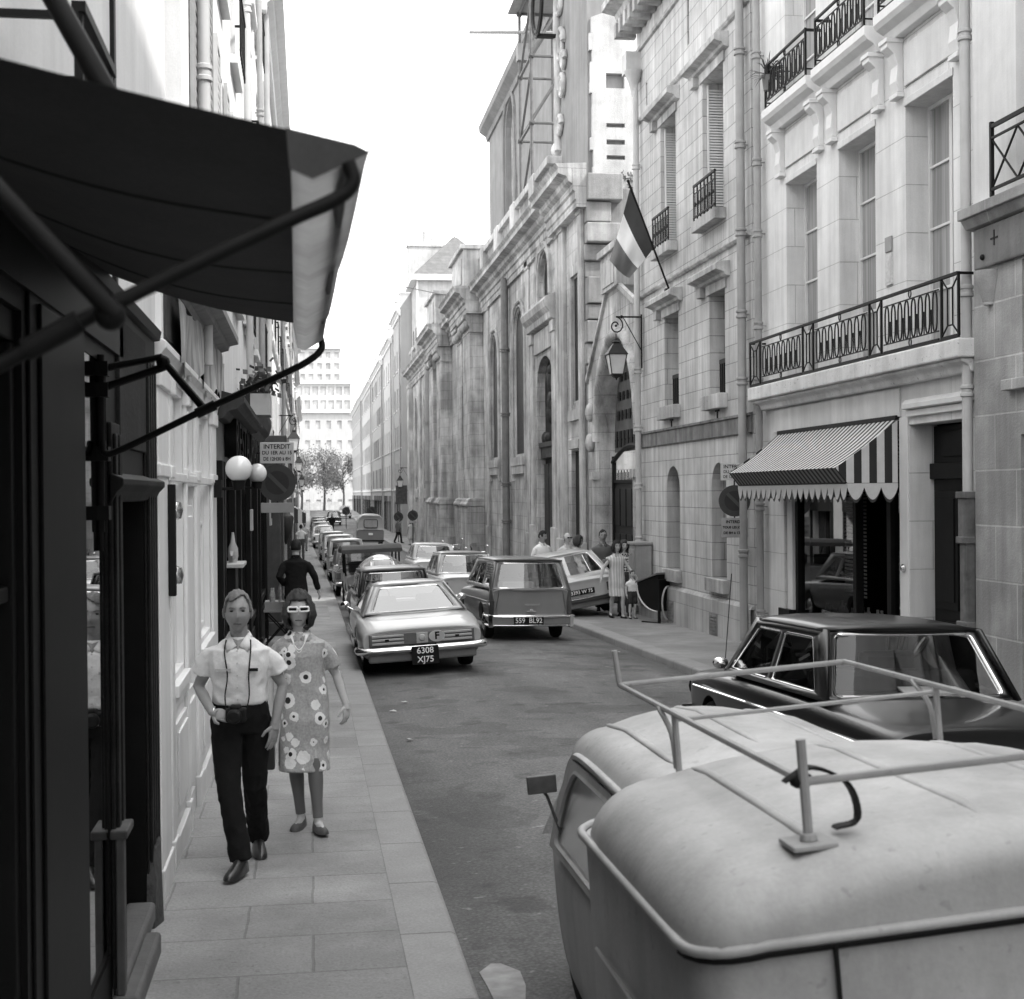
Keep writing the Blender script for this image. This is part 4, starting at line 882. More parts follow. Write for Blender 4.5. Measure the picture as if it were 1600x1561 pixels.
arm = MB(); arm.tube(crv([(6.12, -.02, 2.5), (6.1, -.035, 2.452), (6.1, -.114, 2.473), (6.1, -.446, 2.635), (6.1, -.741, 2.771), (6.1, -.877, 2.84), (6.1, -.938, 2.895), (6.1, -.933, 2.95)]), .0145, 10); arm.tube([(6.1, -.41, 2.617), (6.1, -.49, 2.655)], .022, 10); arm.build('folding_arm', M_IRON, aw, smooth=60)
lk = MB(); lk.tube([(6.15, -.01, 2.87), (6.15, -.005, 2.12)], .018, 10)
for z in (2.81, 2.72, 2.2, 2.45): lk.box(6.11, 6.19, -.045, .06, z - .03, z + .03)
lk.tube([(6.15, -.01, 2.81), (6.15, -.257, 2.861), (6.13, -.447, 2.632)], .017, 8); lk.tube([(6.15, -.01, 2.727), (6.15, -.285, 2.823)], .017, 8); lk.ball((6.15, -.27, 2.84), .03, 8, 6); lk.tube([(6.15, -.005, 2.12), (6.15, -.005, 2.04)], .012, 8); lk.build('wall_bracket', M_IRON, aw, smooth=40)
lk = MB(); lk.tube([(2.12, .0, 3.02), (2.1, -.394, 2.77), (2.1, -.446, 2.707), (2.15, -.598, 2.539)], .015, 10); lk.tube([(2.15, 0, 2.9), (2.15, 0, 2.1)], .025, 8); lk.ball((2.16, -.59, 2.54), .024, 10, 8); lk.build('wall_bracket', M_IRON, aw, smooth=40)
lk = MB(); lk.tube([(3.0, 0, 3.95), (3.0, -.291, 3.44), (3.0, -.46, 3.13), (3.0, -.58, 2.92)], .023, 10); lk.build('stay_pole', M_IRON, aw, smooth=60)

# ---------------- white panelled shop
b = root_left('white_shop_house', 'white panelled wooden shopfront with dado, transoms and a plaster facade above', 8.25)
LBW = 5.15; hw = [rect(1.0, 1.85, 1.1, 2.95), rect(2.0, 2.75, .05, 2.95), rect(3.15, 4.5, 1.1, 2.95)]
mb = MB(); facade(mb, rect(0, LBW, -.5, 3.15), hw, .1); mb.build('shop_wall', M_WOODW, b, fix=False)
mb = MB(); hu = [rect(.9, 2.1, 4.7, 6.9), rect(3.3, 4.4, 4.7, 6.9)] + [rect(q, q + 1.1, z, z + 1.9) for q in (.9, 3.3) for z in (7.8, 10.5)]
facade(mb, rect(0, LBW, 3.15, 13), hu, .25); mb.quad((0, 0, 13), (LBW, 0, 13), (LBW, 9, 13), (0, 9, 13)); mb.quad((LBW, 0, 3), (LBW, 0, 13), (LBW, 9, 13), (LBW, 9, 3)); mb.build('upper_wall', M_PLAST2, b, fix=False)
for k, h in enumerate(hu): up_window(b, h[0][0], h[1][0], h[0][1], h[2][1], shutters=mat('grey_shutter', .3, .6, var=.15, streak=.2) if k in (1, 3) else None, rail=k in (3, 5))
mb = MB()
for q, w_ in ((.03, .55), (.72, .18), (1.88, .1), (2.78, .3), (4.55, .55)): mb.box(q, q + w_, -.03, 0, -.2, 3.0); mb.box(q - .015, q + w_ + .015, -.045, 0, -.25, .12); mb.box(q - .02, q + w_ + .02, -.05, 0, 2.9, 3.02); mb.box(q - .015, q + w_ + .015, -.042, 0, 2.38, 2.46)
mb.build('pilaster', M_WOODW, b, bevel=.01)
mb = MB()
for q, e in ((.92, 1.86), (3.1, 4.52)):
    mb.box(q, e, -.05, 0, .98, 1.06); mb.box(q, e, -.028, 0, .9, .98); mb.box(q + .08, e - .08, -.025, 0, .2, .8); mb.box(q + .14, e - .14, -.04, -.025, .26, .74); mb.box(q, e, -.04, 0, -.25, .08)
mb.box(.6, LBW, -.035, 0, 2.36, 2.42); strip(mb, 0, LBW, [(0, 3.0), (-.04, 3.02), (-.05, 3.08), (-.08, 3.12), (-.08, 3.16), (0, 3.2)]); mb.build('panelling', M_WOODW, b, bevel=.008)
for h in hw:
    window(b, h[0][0], h[1][0], h[0][1], h[2][1], .05, 1, 2 if h[0][1] > .5 else 1, frame=M_WOODW, pane=mat('pale_blind', .62, .5, var=.08, streak=.1) if h[0][1] > .5 else M_WOODW)
mb = MB(); mb.box(2.08, 2.67, .0, .04, .1, .85); mb.box(2.08, 2.67, .0, .04, 1.0, 2.2); mb.box(2.0, 2.75, -.03, .05, 2.34, 2.44); mb.box(2.14, 2.61, -.02, .0, .18, .77); mb.box(2.14, 2.61, -.015, .0, 1.08, 2.12); mb.build('shop_door', M_WOODW, b, bevel=.01)
mb = MB(); mb.box(2.12, 2.63, .035, .046, 2.5, 2.9); mb.build('transom_light', M_DGLASS, b)
mb = MB(); mb.tube([(2.12, .03, 2.5), (2.63, .03, 2.9)], .018, 5); mb.tube([(2.63, .03, 2.5), (2.12, .03, 2.9)], .018, 5); mb.build('transom_bar', M_WOODW, b)
hp = MB(); hp.box(.5, .56, -.075, -.03, 1.66, 2.34); hpl = hp.build('pull_plate', M_BLACK, b, bevel=.005)
hp = MB()
for z in (2.18, 1.78): hp.lathe([(.0, 0), (.03, .01), (.042, .06), (.03, .11), (.0, .12)], (.62, -.07, z - .06), 12)
hp.build('knob', M_CHROME, hpl, smooth=50)
pipe(b, 3.2 - .1, 3.3, 13, .05, -.09, M_PIPEL, (5.6, 6.9, 8.4))
# faded cloth banner under a boxed cornice
bn = thing('cloth_banner', 'faded torn cloth banner with washed out lettering above the white shopfront', 'banner', (WL, 8.25, 0), PI / 2)
mb = MB(); vs = []
for i in range(31):
    for j in range(9):
        u = .85 + 4.9 * i / 30; z = 3.52 - .42 * j / 8 - .04 * math.sin(i * .5) + .06 * (i / 30); vs.append((u, -.075 - .015 * math.sin(i * .55 + j * .25) - .012 * math.sin(i * 1.3), z + (j == 8) * .05 * math.sin(i * 1.9)))
mb.add(vs, [(i * 9 + j, i * 9 + j + 1, i * 9 + j + 10, i * 9 + j + 9) for i in range(30) for j in range(8)])
def _ban():
    t = NT('faded_banner'); s = t.sep(); n = t.noise(1, 4, stretch=(7, 3, 1.2)); m = t.noise(3, 3)
    v = t.math('MULTIPLY', t.map(n, .42, .6, .5, .24), t.map(m, .3, .7, .8, 1.2)); t.l.new(v, t.b.inputs['Base Color']); t.b.inputs['Roughness'].default_value = .95; return t.m
mb.build('cloth', _ban(), bn, fix=False, smooth=80)
mb = MB(); strip(mb, .5, 5.15, [(0, 3.56), (-.06, 3.56), (-.08, 3.6), (-.15, 3.62), (-.16, 3.66), (-.24, 3.68), (-.24, 3.74), (0, 3.8)]); mb.build('cornice', mat('grey_board', .28, .7, var=.2, streak=.2), b)
mb = MB(); mb.box(.5, 5.1, -.03, 0, 3.24, 3.56); mb.build('fascia_board', mat('dark_fascia', .06, .7, var=.3, streak=.3), b)
mb = MB(); mb.box(.2, .3, -.035, 0, 3.2, 3.8); mb.build('cornice_end', M_WOODW, b)

# ---------------- dark restaurant
r = root_left('restaurant_house', 'dark wooden restaurant front with letters and cornice below a pale facade', 13.4)
LR = 15.6; hr = [rect(.7, 2.2, .5, 2.45), rect(2.5, 3.5, -.4, 2.45), rect(3.8, 6.2, .5, 2.45), rect(6.6, 8.8, .5, 2.45), rect(9.2, 10.2, -.4, 2.45), rect(10.6, 13.6, .5, 2.45)]
mb = MB(); facade(mb, rect(0, LR, -.9, 2.62), hr, .2); mb.build('shop_wall', M_DARKW, r, fix=False)
mb = MB(); hu = [rect(q, q + 1.1, z, z + 2.1) for q in (.9, 3.7, 6.6, 9.5, 12.4) for z in (4.6, 7.5, 10.2)]
facade(mb, rect(0, LR, 3.1, 12.9), hu, .25); mb.quad((0, 0, 12.9), (LR, 0, 12.9), (LR, 9, 12.9), (0, 9, 12.9)); mb.quad((LR, 0, -1), (LR, 0, 12.9), (LR, 9, 12.9), (LR, 9, -1)); mb.build('upper_wall', M_PLAST2, r, fix=False)
for k, h in enumerate(hu): up_window(r, h[0][0], h[1][0], h[0][1], h[2][1], shutters=mat('pale_shutter', .5, .6, var=.15, streak=.2) if k % 3 != 1 else None, rail=k % 2 == 0)
mb = MB(); mb.box(0, 9.2, -.03, 0, 2.6, 3.12); mb.build('name_board', mat('grey_name_board', .22, .7, var=.3, streak=.3), r)
text('RESTAURANT', .56, M_BLACK, r, (4.5, -.1, 2.83), name='raised_lettering', ext=.06, sx=2.0)
mb = MB(); mb.box(9.2, LR, -.04, 0, 2.6, 3.12)
for q in (.05, .4, 2.25, 3.55, 6.3, 6.45, 8.9, 10.3, 13.7, 15.0): mb.box(q, q + .2, -.08, 0, -.8, 2.6); mb.box(q - .03, q + .23, -.1, 0, -.8, -.1)
for q, e in ((.65, 2.25), (3.75, 6.25), (6.65, 8.85), (10.55, 13.65)): mb.box(q, e, -.05, 0, .38, .5); mb.box(q + .1, e - .1, -.035, 0, -.5, .25)
for h in hr:
    q, e = h[0][0], h[1][0]; n = 3
    for k in range(n + 1): c = q + (e - q) * k / n; mb.box(c - .03, c + .03, .06, .12, h[0][1], 2.45)
    mb.box(q, e, .06, .12, 1.95, 2.0)
mb.build('woodwork', M_DARKW, r, bevel=.01)
mb = MB()
for h in hr: mb.quad((h[0][0], .14, h[0][1]), (h[1][0], .14, h[0][1]), (h[1][0], .14, 2.45), (h[0][0], .14, 2.45))
mb.build('shop_pane', M_DGLASS, r)
mb = MB(); strip(mb, 0, 5.2, [(0, 2.98), (-.1, 3.0), (-.14, 3.06), (-.22, 3.08), (-.26, 3.12), (-.29, 3.14), (-.29, 3.19), (0, 3.27)]); strip(mb, 5.2, 12.5, [(0, 3.12), (-.05, 3.15), (-.1, 3.28), (-.18, 3.36), (-.22, 3.5), (-.22, 3.6), (0, 3.72)]); mb.build('cornice', mat('dark_cornice', .05, .6, var=.3, streak=.3), r)
mb = MB(); mb.box(14.3, 15.4, -.34, 0, -.9, 3.2); mb.box(14.15, 15.55, -.46, 0, 3.2, 3.42); mb.box(14.2, 15.5, -.42, 0, -.9, -.2); mb.box(14.45, 15.25, -.38, -.34, .1, 3.0); mb.build('dark_pilaster', mat('dark_pilaster_paint', .07, .6, var=.3, streak=.3), r, bevel=.02)
pipe(r, 6.4, 3.8, 12.9, .05, -.09, M_PIPEL, (6, 9)); pipe(r, 11.8, 3.8, 12.9, .05, -.09, M_PIPE, (6, 9))
# globe lamps
for k, (y, z, s) in enumerate(((13.0, 2.51, 1), (17.6, 2.54, .98))):
    gl = thing('globe_lamp', ('nearer large white globe lamp on the restaurant wall', 'farther white globe lamp beside the no parking sign')[k], 'lamp', (WL, y, z), PI / 2, 'white globe lamps on the restaurant front')
    mb = MB(); mb.ball((0, -.25, 0), .12 * s, 24, 16); mb.build('globe', mat('opal_glass', .8, .2, var=.03, coat=.4), gl, smooth=60)
    mb = MB(); mb.lathe([(.05, -.19), (.06, -.13), (.07, -.105)], (0, -.25, 0), 14); mb.tube([(0, 0, -.18), (0, -.25, -.18)], .014, 6); mb.box(-.05, .05, -.1, .0, -.26, -.1); mb.build('bracket', M_IRON, gl, smooth=40)
# pale hanging sign, notices, ledge with bottle, bead curtain, lantern
hs = tag(MB().box(-.06, .06, -.3, -.27, 1.9, 2.12).build('hanging_notice', mat('pale_card', .4, .7), None, bevel=.004, loc=(WL, 14.9, 0), rot=(0, 0, PI / 2)), 'small pale hanging notice on the dark restaurant front', 'notice')
nb = thing('menu_board', 'small pale notice board with dark frame under the no parking sign', 'notice', (WL, 26, 0), PI / 2)
MB().box(-.35, .35, -.2, -.17, 1.72, 2.3).build('board', mat('pale_card', .4, .7), nb); MB().box(-.22, .22, -.212, -.2, 1.85, 2.2).build('printed_sheet', M_BLACK, nb)
ls = thing('wall_box', 'dark upright box with a pale ledge against the restaurant front', 'box', (WL, 14.3, 0), PI / 2)
MB().box(-.28, .28, -.16, 0, -.2, 1.56).build('case', M_DARKW, ls, bevel=.01); MB().box(-.34, .36, -.24, 0, 1.56, 1.6).build('ledge', mat('pale_ledge', .45, .6), ls, bevel=.008)
bt = thing('ornament', 'pale bottle shaped ornament with a leaf standing on the dark box ledge', 'ornament', (WL + .12, 14.35, 1.6), PI / 2)
MB().lathe([(.04, 0), (.055, .06), (.05, .14), (.025, .2), (.015, .28), (.012, .3)], n=12).build('bottle', mat('pale_ornament', .4, .5), bt, smooth=40)
mb = MB(); mb.loft([[(-.05, 0, .02), (-.05, .02, .04), (-.05, -.02, .04)], [(-.15, 0, .09), (-.15, .02, .12), (-.15, -.02, .12)], [(-.24, 0, .07), (-.24, .01, .075), (-.24, -.01, .075)]]); mb.build('leaf', mat('pale_ornament', .4, .5), bt, smooth=60)
bc = thing('bead_curtain', 'pale strip of hanging beads beside the dark restaurant pilaster', 'curtain', (WL, 29.4, 0), PI / 2)
mb = MB()
for k in range(46): mb.ball((0, -.28 + .0 * k, -.0 + k * .055 - .35), (.06, .045, .03), 8, 4)
mb.build('bead_string', mat('pale_bead', .6, .4), bc, smooth=60)
ft = thing('folding_table', 'folding table with crossed legs on the left pavement', 'table', (-.52, 25.7, zr(25.7) + KH))
MB().box(-.3, .3, -.32, .32, .6, .64).build('table_top', mat('grey_table', .28, .6), ft, bevel=.005)
for s in (-.24, .24):
    mb = MB(); mb.tube([(s, -.28, 0), (s, .28, .6)], .012, 6); mb.tube([(s, .28, 0), (s, -.28, .6)], .012, 6); mb.tube([(-.28, s, 0), (.28, s, .6)], .012, 6); mb.tube([(.28, s, 0), (-.28, s, .6)], .012, 6); mb.build('crossed_legs', M_IRON, ft)
random.seed(4)
cr = thing('planter_box', 'open box of pale pots and bottles standing on the folding table', 'planter', (-.52, 25.7, zr(25.7) + KH + .64))
mb = MB(); mb.box(-.28, .28, -.28, .28, 0, .14); mb.build('box', mat('grey_box', .3, .7), cr)
mb = MB()
for k in range(14): x, y = random.uniform(-.24, .24), random.uniform(-.24, .24); h = random.uniform(.15, .42); mb.lathe([(.03, .13), (.035, .13 + h * .5), (.015, .13 + h * .8), (.018, .13 + h)], (x, y, 0), 8)
mb.build('pots', mat('pale_pots', .4, .4, var=.7, scale=11), cr, smooth=40)
# potted plant above the restaurant cornice
fp = thing('window_plant', 'small leafy plant in a pale box above the restaurant cornice', 'plant', (WL + .3, 17.8, 3.45))
MB().box(-.12, .12, -.35, .35, -.2, .06).build('box', mat('pale_planter', .45, .7), fp)
mb = MB(); random.seed(8)
for k in range(170):
    p = V((random.gauss(0, .1), random.gauss(.0, .26), .08 + abs(random.gauss(0, .16)))); n = V((random.uniform(-1, 1), random.uniform(-1, 1), random.uniform(0, 1))).normalized(); q = n.orthogonal().normalized() * .045; w2 = n.cross(q)
    mb.quad(p + q, p + w2, p - q, p - w2)
mb.build('leaves', mat('leaf_dark', .07, .6, var=.4, scale=8), fp, fix=False)

# ---------------- no parking signs
M_PLATE = mat('sign_plate', .5, .5, var=.08, scale=4)
def noparking(name, label, wallpt, rot, lines=None, below=None, R0=.26, x=0.0, sgrp=None, pole=False, up=.42, plate_lab='plate reading when parking is forbidden'):
    o = thing(name, label, 'road sign', wallpt, rot, sgrp)
    if x or pole:
        mb = MB()
        if pole: mb.tube([(0, .03, -2.3), (0, .03, up + .1)], .03, 8)
        else: mb.tube([(0, .03, .1), (-x, .03, .1)], .016, 6); mb.tube([(0, .03, up), (-x, .03, up)], .016, 6); mb.tube([(0, .03, -.3), (0, .03, up + .1)], .014, 6)
        mb.build('bracket', M_IRON, o, smooth=40)
    mb = MB(); mb.lathe([(0, .012), (R0, .012), (R0, 0), (R0 * .64, -.001)], (0, 0, 0), 40, 'y', cap=False); mb.build('disc_rim', mat('sign_dark_rim', .055, .45, var=.15, scale=5), o, smooth=30)
    mb = MB(); mb.lathe([(R0 * .64, -.003), (0.001, -.003)], (0, 0, 0), 40, 'y', cap=False); mb.build('disc_centre', mat('sign_dark_centre', .036, .45, var=.15, scale=5), o)
    mb = MB(); t = R0 * .66 * .707; q = R0 * .075; mb.quad((-t - q, -.006, t - q), (-t + q, -.006, t + q), (t + q, -.006, -t + q), (t - q, -.006, -t - q)); mb.build('diagonal_bar', mat('sign_dark_bar', .06, .45), o)
    if lines:
        pl = MB().box(-.235, .235, -.006, .006, up - .148, up + .148).build('upper_plate', M_PLATE, o, bevel=.004)
        for k, (s, sz) in enumerate(lines): text(s, sz, M_BLACK, pl, (0, -.008, up + .085 - k * .086), name='lettering', ext=.001, bold=.0015, sx=(.98, .92, .84)[k])
    if below:
        pl = MB().box(-.23, .23, -.006, .006, -R0 - .06 - .1 * len(below), -R0 - .02).build('lower_plate', mat('sign_plate_dim', .3, .6, var=.15), o, bevel=.004)
        for k, (s, sz) in enumerate(below): text(s, sz, M_BLACK, pl, (0, -.008, -R0 - .09 - k * .095), name='lettering', ext=.001, bold=.002)
    return o
noparking('no_parking_sign', 'round no parking sign with INTERDIT plate over the left pavement', (-.44, 20.0, 2.44), R(-4), [('INTERDIT', .088), ('DU 1ER AU 15', .072), ('DE 12H30 à 8H', .07)], [('', .01)], R0=.26, x=.44)
noparking('no_parking_sign', 'round no parking sign half hidden by the striped awning', (7.22, 23.35, 2.1), R(-12), [('INTERDIT', .088), ('DU 16 AU 31', .072), ('DE 12H30 à 8H', .07)], [('INTERDIT', .07), ('TOUS LES JOURS', .055), ('DE 8H à 12H30', .06)], R0=.27, x=-.4, up=.5)

# ---------------- left lanterns
for k, (y, z, s) in enumerate(((41, 4.55, .78), (62, 4.35, .8), (86, 3.9, .85), (104, 3.7, .85))):
    lantern('wall_lantern', ('nearest black street lantern on the left facades', 'second street lantern along the left facades', 'third street lantern along the left facades', 'farthest street lantern along the left facades')[k], (WL - .02, y, z), .62, 0, s, 'lanterns along the left side', PI / 2)
wl = thing('door_lantern', 'small dark wall lantern on the pale wall beyond the restaurant', 'lamp', (WL, 38, 1.35), PI / 2)
MB().lathe([(.02, .5), (.1, .42), (.2, .36), (.22, .3), (.17, -.05), (.1, -.2), (.05, -.32), (.02, -.4)], (0, -.26, 0), 10).build('lantern_body', M_IRON, wl, smooth=40); MB().box(-.02, .02, -.26, 0, .45, .5).build('bracket', M_IRON, wl)
sa = thing('small_awning', 'small striped awning far along the left pavement', 'awning', (WL, 46, 0), PI / 2)
mb = MB(); mb.add([(u, -.02 - .75 * t, 1.95 - .3 * t ** 1.5) for u in (0, 5) for t in [k / 6 for k in range(7)]], [(k, k + 1, 8 + k, 7 + k) for k in range(6)]); mb.build('canopy', stripes('awning_stripes_wide', .03, .5, .5), sa, fix=False)
mb = MB(); mb.quad((0, -.77, 1.66), (5, -.77, 1.66), (5, -.77, 1.35), (0, -.77, 1.35)); mb.build('valance', stripes('awning_stripes_wide', .03, .5, .5), sa, fix=False)
mb = MB(); mb.add([(0, -.02, 1.95), (0, -.4, 1.86), (0, -.77, 1.66), (0, -.77, 1.35), (0, -.02, 1.35)], [(0, 1, 2, 3, 4)]); mb.build('side_panel', stripes('awning_stripes_side', .03, .5, .26, axis=1), sa, fix=False)
# ================================================================== generic street houses farther on
def house(root, L, H, floors, wall, D=9, shop=None, shutter=None, roof=None, seed=0, rails=True, cor=True, pipes=(), every=1):
    rnd = random.Random(seed); holes = []; meta = []
    for z0, z1, n, w in floors:
        for k in range(n):
            c = L * (k + .5) / n; holes.append(rect(c - w / 2, c + w / 2, z0, z1)); meta.append((c, z0, z1, w))
    so = []
    if shop:
        q = .5
        while q < L - 2:
            w = rnd.uniform(1.6, 3.0); so.append(rect(q, min(q + w, L - .4), -1.5, 1.6)); q += w + rnd.uniform(.5, 1.4)
    shell(root, L, H, D, wall, holes + so, .24, z0=-2)
    for c, z0, z1, w in meta:
        up_window(root, c - w / 2, c + w / 2, z0, z1, shutters=shutter if rnd.random() < .75 else None, rail=rails and rnd.random() < .6, nz=3)
    for h in so:
        mb = MB(); mb.quad((h[0][0], .2, -1.5), (h[1][0], .2, -1.5), (h[1][0], .2, 1.6), (h[0][0], .2, 1.6)); mb.build('shop_pane', M_DGLASS, root)
        mb = MB(); mb.box(h[0][0] - .12, h[1][0] + .12, -.1, -.005, 1.6, 2.1); mb.box(h[0][0] - .12, h[0][0], -.08, -.005, -1.6, 1.6); mb.box(h[1][0], h[1][0] + .12, -.08, -.005, -1.6, 1.6); c = (h[0][0] + h[1][0]) / 2; mb.box(c - .04, c + .04, .1, .19, -1.5, 1.6); mb.box(h[0][0], h[1][0], .05, .19, -1.5, -.9); mb.build('shopfront', mat('shop_paint_%d' % rnd.randint(0, 3), rnd.choice((.04, .1, .3, .5)), .6, var=.2, streak=.2), root)
    mb = MB(); strip(mb, 0, L, [(0, 2.5), (-.08, 2.52), (-.12, 2.6), (0, 2.66)]); strip(mb, 0, L, [(0, 5.9), (-.06, 5.92), (-.09, 5.98), (0, 6.02)]); mb.build('string_course', M_TRIM, root)
    if cor: mb = MB(); strip(mb, -.05, L + .05, cornice_prof(H - .5, .5, .45)); mb.build('cornice', M_TRIM, root)
    for u in pipes: pipe(root, u, -1.5, H, .06, -.1, M_PIPE, (3, 6, 9))
    if roof:
        h = roof; mb = MB(); mb.loft([[(0, -.1, H), (L, -.1, H), (L, D, H), (0, D, H)], [(0, 1.6, H + h * .75), (L, 1.6, H + h * .75), (L, D - 1.6, H + h * .75), (0, D - 1.6, H + h * .75)], [(0, D / 2 - .1, H + h), (L, D / 2 - .1, H + h), (L, D / 2 + .1, H + h), (0, D / 2 + .1, H + h)]]); mb.build('roof', M_ZINC, root)
        for k in range(max(1, int(L / 4))):
            u = L * (k + .5) / max(1, int(L / 4)); mb = MB(); mb.box(u - .55, u + .55, .1, 1.9, H + .2, H + 1.5); mb.box(u - .65, u + .65, 0, 1.9, H + 1.5, H + 1.62); f = mb.build('dormer', M_TRIM, root); mb = MB(); mb.box(u - .38, u + .38, .08, .1, H + .35, H + 1.4); mb.build('pane', M_DGLASS, f)
        mb = MB(); mb.box(L - .5, L + .02, 1.5, 4, H, H + h + 1.0); mb.box(L - .56, L + .08, 1.44, 4.06, H + h + 1.0, H + h + 1.12)
        for k in range(4): mb.lathe([(.12, H + h + 1.1), (.1, H + h + 1.7)], (L - .24, 1.9 + k * .55, 0), 8)
        mb.build('chimney', M_FARP, root, smooth=30)
FL3 = [(2.9, 5.0, 4, 1.05), (6.2, 8.2, 4, 1.05), (9.2, 10.9, 4, 1.0)]
def fl(n, top=3, z=2.9, dz=3.1, w=1.05): return [(z + k * dz, z + k * dz + 2.0 - .12 * k, n, w) for k in range(top)]
SHP, SHG = mat('pale_shutter', .5, .6), mat('grey_shutter', .3, .6)
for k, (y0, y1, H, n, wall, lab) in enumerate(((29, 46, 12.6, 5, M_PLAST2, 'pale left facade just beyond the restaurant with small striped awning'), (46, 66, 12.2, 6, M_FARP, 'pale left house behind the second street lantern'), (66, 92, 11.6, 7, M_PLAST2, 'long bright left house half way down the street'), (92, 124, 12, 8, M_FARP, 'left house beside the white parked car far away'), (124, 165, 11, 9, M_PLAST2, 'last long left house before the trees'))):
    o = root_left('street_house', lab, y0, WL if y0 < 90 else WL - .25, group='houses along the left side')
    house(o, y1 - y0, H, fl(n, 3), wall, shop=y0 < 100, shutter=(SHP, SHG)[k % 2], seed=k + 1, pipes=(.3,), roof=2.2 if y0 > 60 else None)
# right row beyond the church
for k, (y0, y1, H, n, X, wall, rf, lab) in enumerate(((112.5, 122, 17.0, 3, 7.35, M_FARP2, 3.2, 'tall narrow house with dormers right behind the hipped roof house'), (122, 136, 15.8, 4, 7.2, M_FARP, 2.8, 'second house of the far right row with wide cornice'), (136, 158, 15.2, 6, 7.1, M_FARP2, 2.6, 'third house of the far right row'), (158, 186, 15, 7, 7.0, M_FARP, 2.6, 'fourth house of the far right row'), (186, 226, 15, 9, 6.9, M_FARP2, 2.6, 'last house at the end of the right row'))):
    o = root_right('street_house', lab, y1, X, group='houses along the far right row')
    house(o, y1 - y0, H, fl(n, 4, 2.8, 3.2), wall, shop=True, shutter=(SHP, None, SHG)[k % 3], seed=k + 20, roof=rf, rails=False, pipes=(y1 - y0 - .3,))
# hipped-roof house facing the church end
h = thing('hipped_house', 'pale house with steep hipped slate roof and arched window behind the church', 'building', (8.25, 106.5, 0))
aw_ = arch(2.0, 4.2, 12.5, 15.6, 1.1, 10)
mb = MB(); facade(mb, rect(0, 6.5, -2, 18.6), [aw_, rect(5, 6, 5, 7.2), rect(1.2, 2.2, 5, 7.2)], .3); mb.quad((0, 0, -2), (0, 5.9, -2), (0, 5.9, 18.6), (0, 0, 18.6)); mb.quad((6.5, 0, -2), (6.5, 5.9, -2), (6.5, 5.9, 18.6), (6.5, 0, 18.6)); mb.build('wall', M_CHW, h, fix=False)
window(h, 0, 0, 0, 0, .25, arched=aw_, frame=M_TRIM, pane=M_DGLASS)
mb = MB(); mb.prism([(2.75, 16.5), (3.45, 16.5), (3.75, 18.0), (2.45, 18.0)], lambda a, e, dd: (a, dd, e), -.12, 0); mb.tube([(3.1 + 1.35 * math.cos(PI * k / 10), -.02, 15.6 + 1.35 * math.sin(PI * k / 10)) for k in range(11)], .12, 6); mb.build('keystone', M_CHW, h)
mb = MB(); mb.box(-.5, 6.7, -.55, 6.2, 18.4, 18.65); mb.box(-.55, 6.75, -.6, -.5, 18.6, 18.8); mb.box(-.06, .06, -.1, 0, -1, 18.4); mb.build('eaves', M_TRIM, h)
mb = MB(); mb.loft([[(-.5, -.55, 18.66), (6.8, -.55, 18.66), (6.8, 6.2, 18.66), (-.5, 6.2, 18.66)], [(3.0, 2.6, 22.2), (3.3, 2.6, 22.2), (3.3, 3.0, 22.2), (3.0, 3.0, 22.2)]]); mb.tube([(3.15, 2.8, 22.2), (3.15, 2.8, 23)], .04, 6); mb.build('roof', M_SLATE, h)
mb = MB(); mb.box(-.4, 2.6, 3.6, 4.6, 18.6, 21.6); mb.box(-.5, 2.7, 3.5, 4.7, 21.6, 21.75)
for k in range(4): mb.lathe([(.14, 21.7), (.12, 22.4 + .5 * (k == 1))], (.3 + k * .6, 4.1, 0), 8)
mb.build('chimney', M_CHW, h)
mb = MB()
for z in (3.2, 8.1, 11.8): mb.box(-.06, 0, .2, 5.6, z, z + .15)
for z in (.4, 4.2, 8.8, 13):
    for y in (1.2, 3.6): mb.box(-.02, .0, y, y + .9, z, z + 2)
mb.build('side_window', M_DGLASS, h)
mb = MB(); mb.box(-.1, .0, .3, 5.6, -1.6, 1.4); mb.box(-.2, 0, .1, 5.8, 1.4, 1.9); mb.build('dark_shopfront', mat('dark_grey_shop', .1, .6, var=.2), h)
lantern('wall_lantern', 'far black street lantern on the right row beyond the church', (7.4, 104.8, 4.2), .9, 0, 1.1)
sg = thing('hanging_shop_sign', 'dark square shop sign projecting from the far right row', 'sign', (7.4, 106.0, 2.2))
MB().box(-.95, -.1, -.05, .05, -.7, .7).build('board', mat('dark_board', .06, .6, var=.5, scale=6), sg); MB().box(-.1, 0, -.03, .03, .3, .36).build('bracket', M_IRON, sg)
for k, (x, y, z, s) in enumerate(((6.7, 92, .55, .34), (6.2, 99, .35, .34), (5.6, 128, .45, .4), (3.6, 140, .3, .4))):
    noparking('no_parking_sign', ('round road sign on a pole at the church end, nearest of the far four', 'round road sign on a pole beside the hipped roof house', 'dark round road sign just above the distant van', 'farthest grey round road sign left of the distant van')[k], (x, y, z + .3), 0, None, [('', .01)] if k < 2 else None, R0=s, pole=True, up=.3, sgrp='far round road signs')
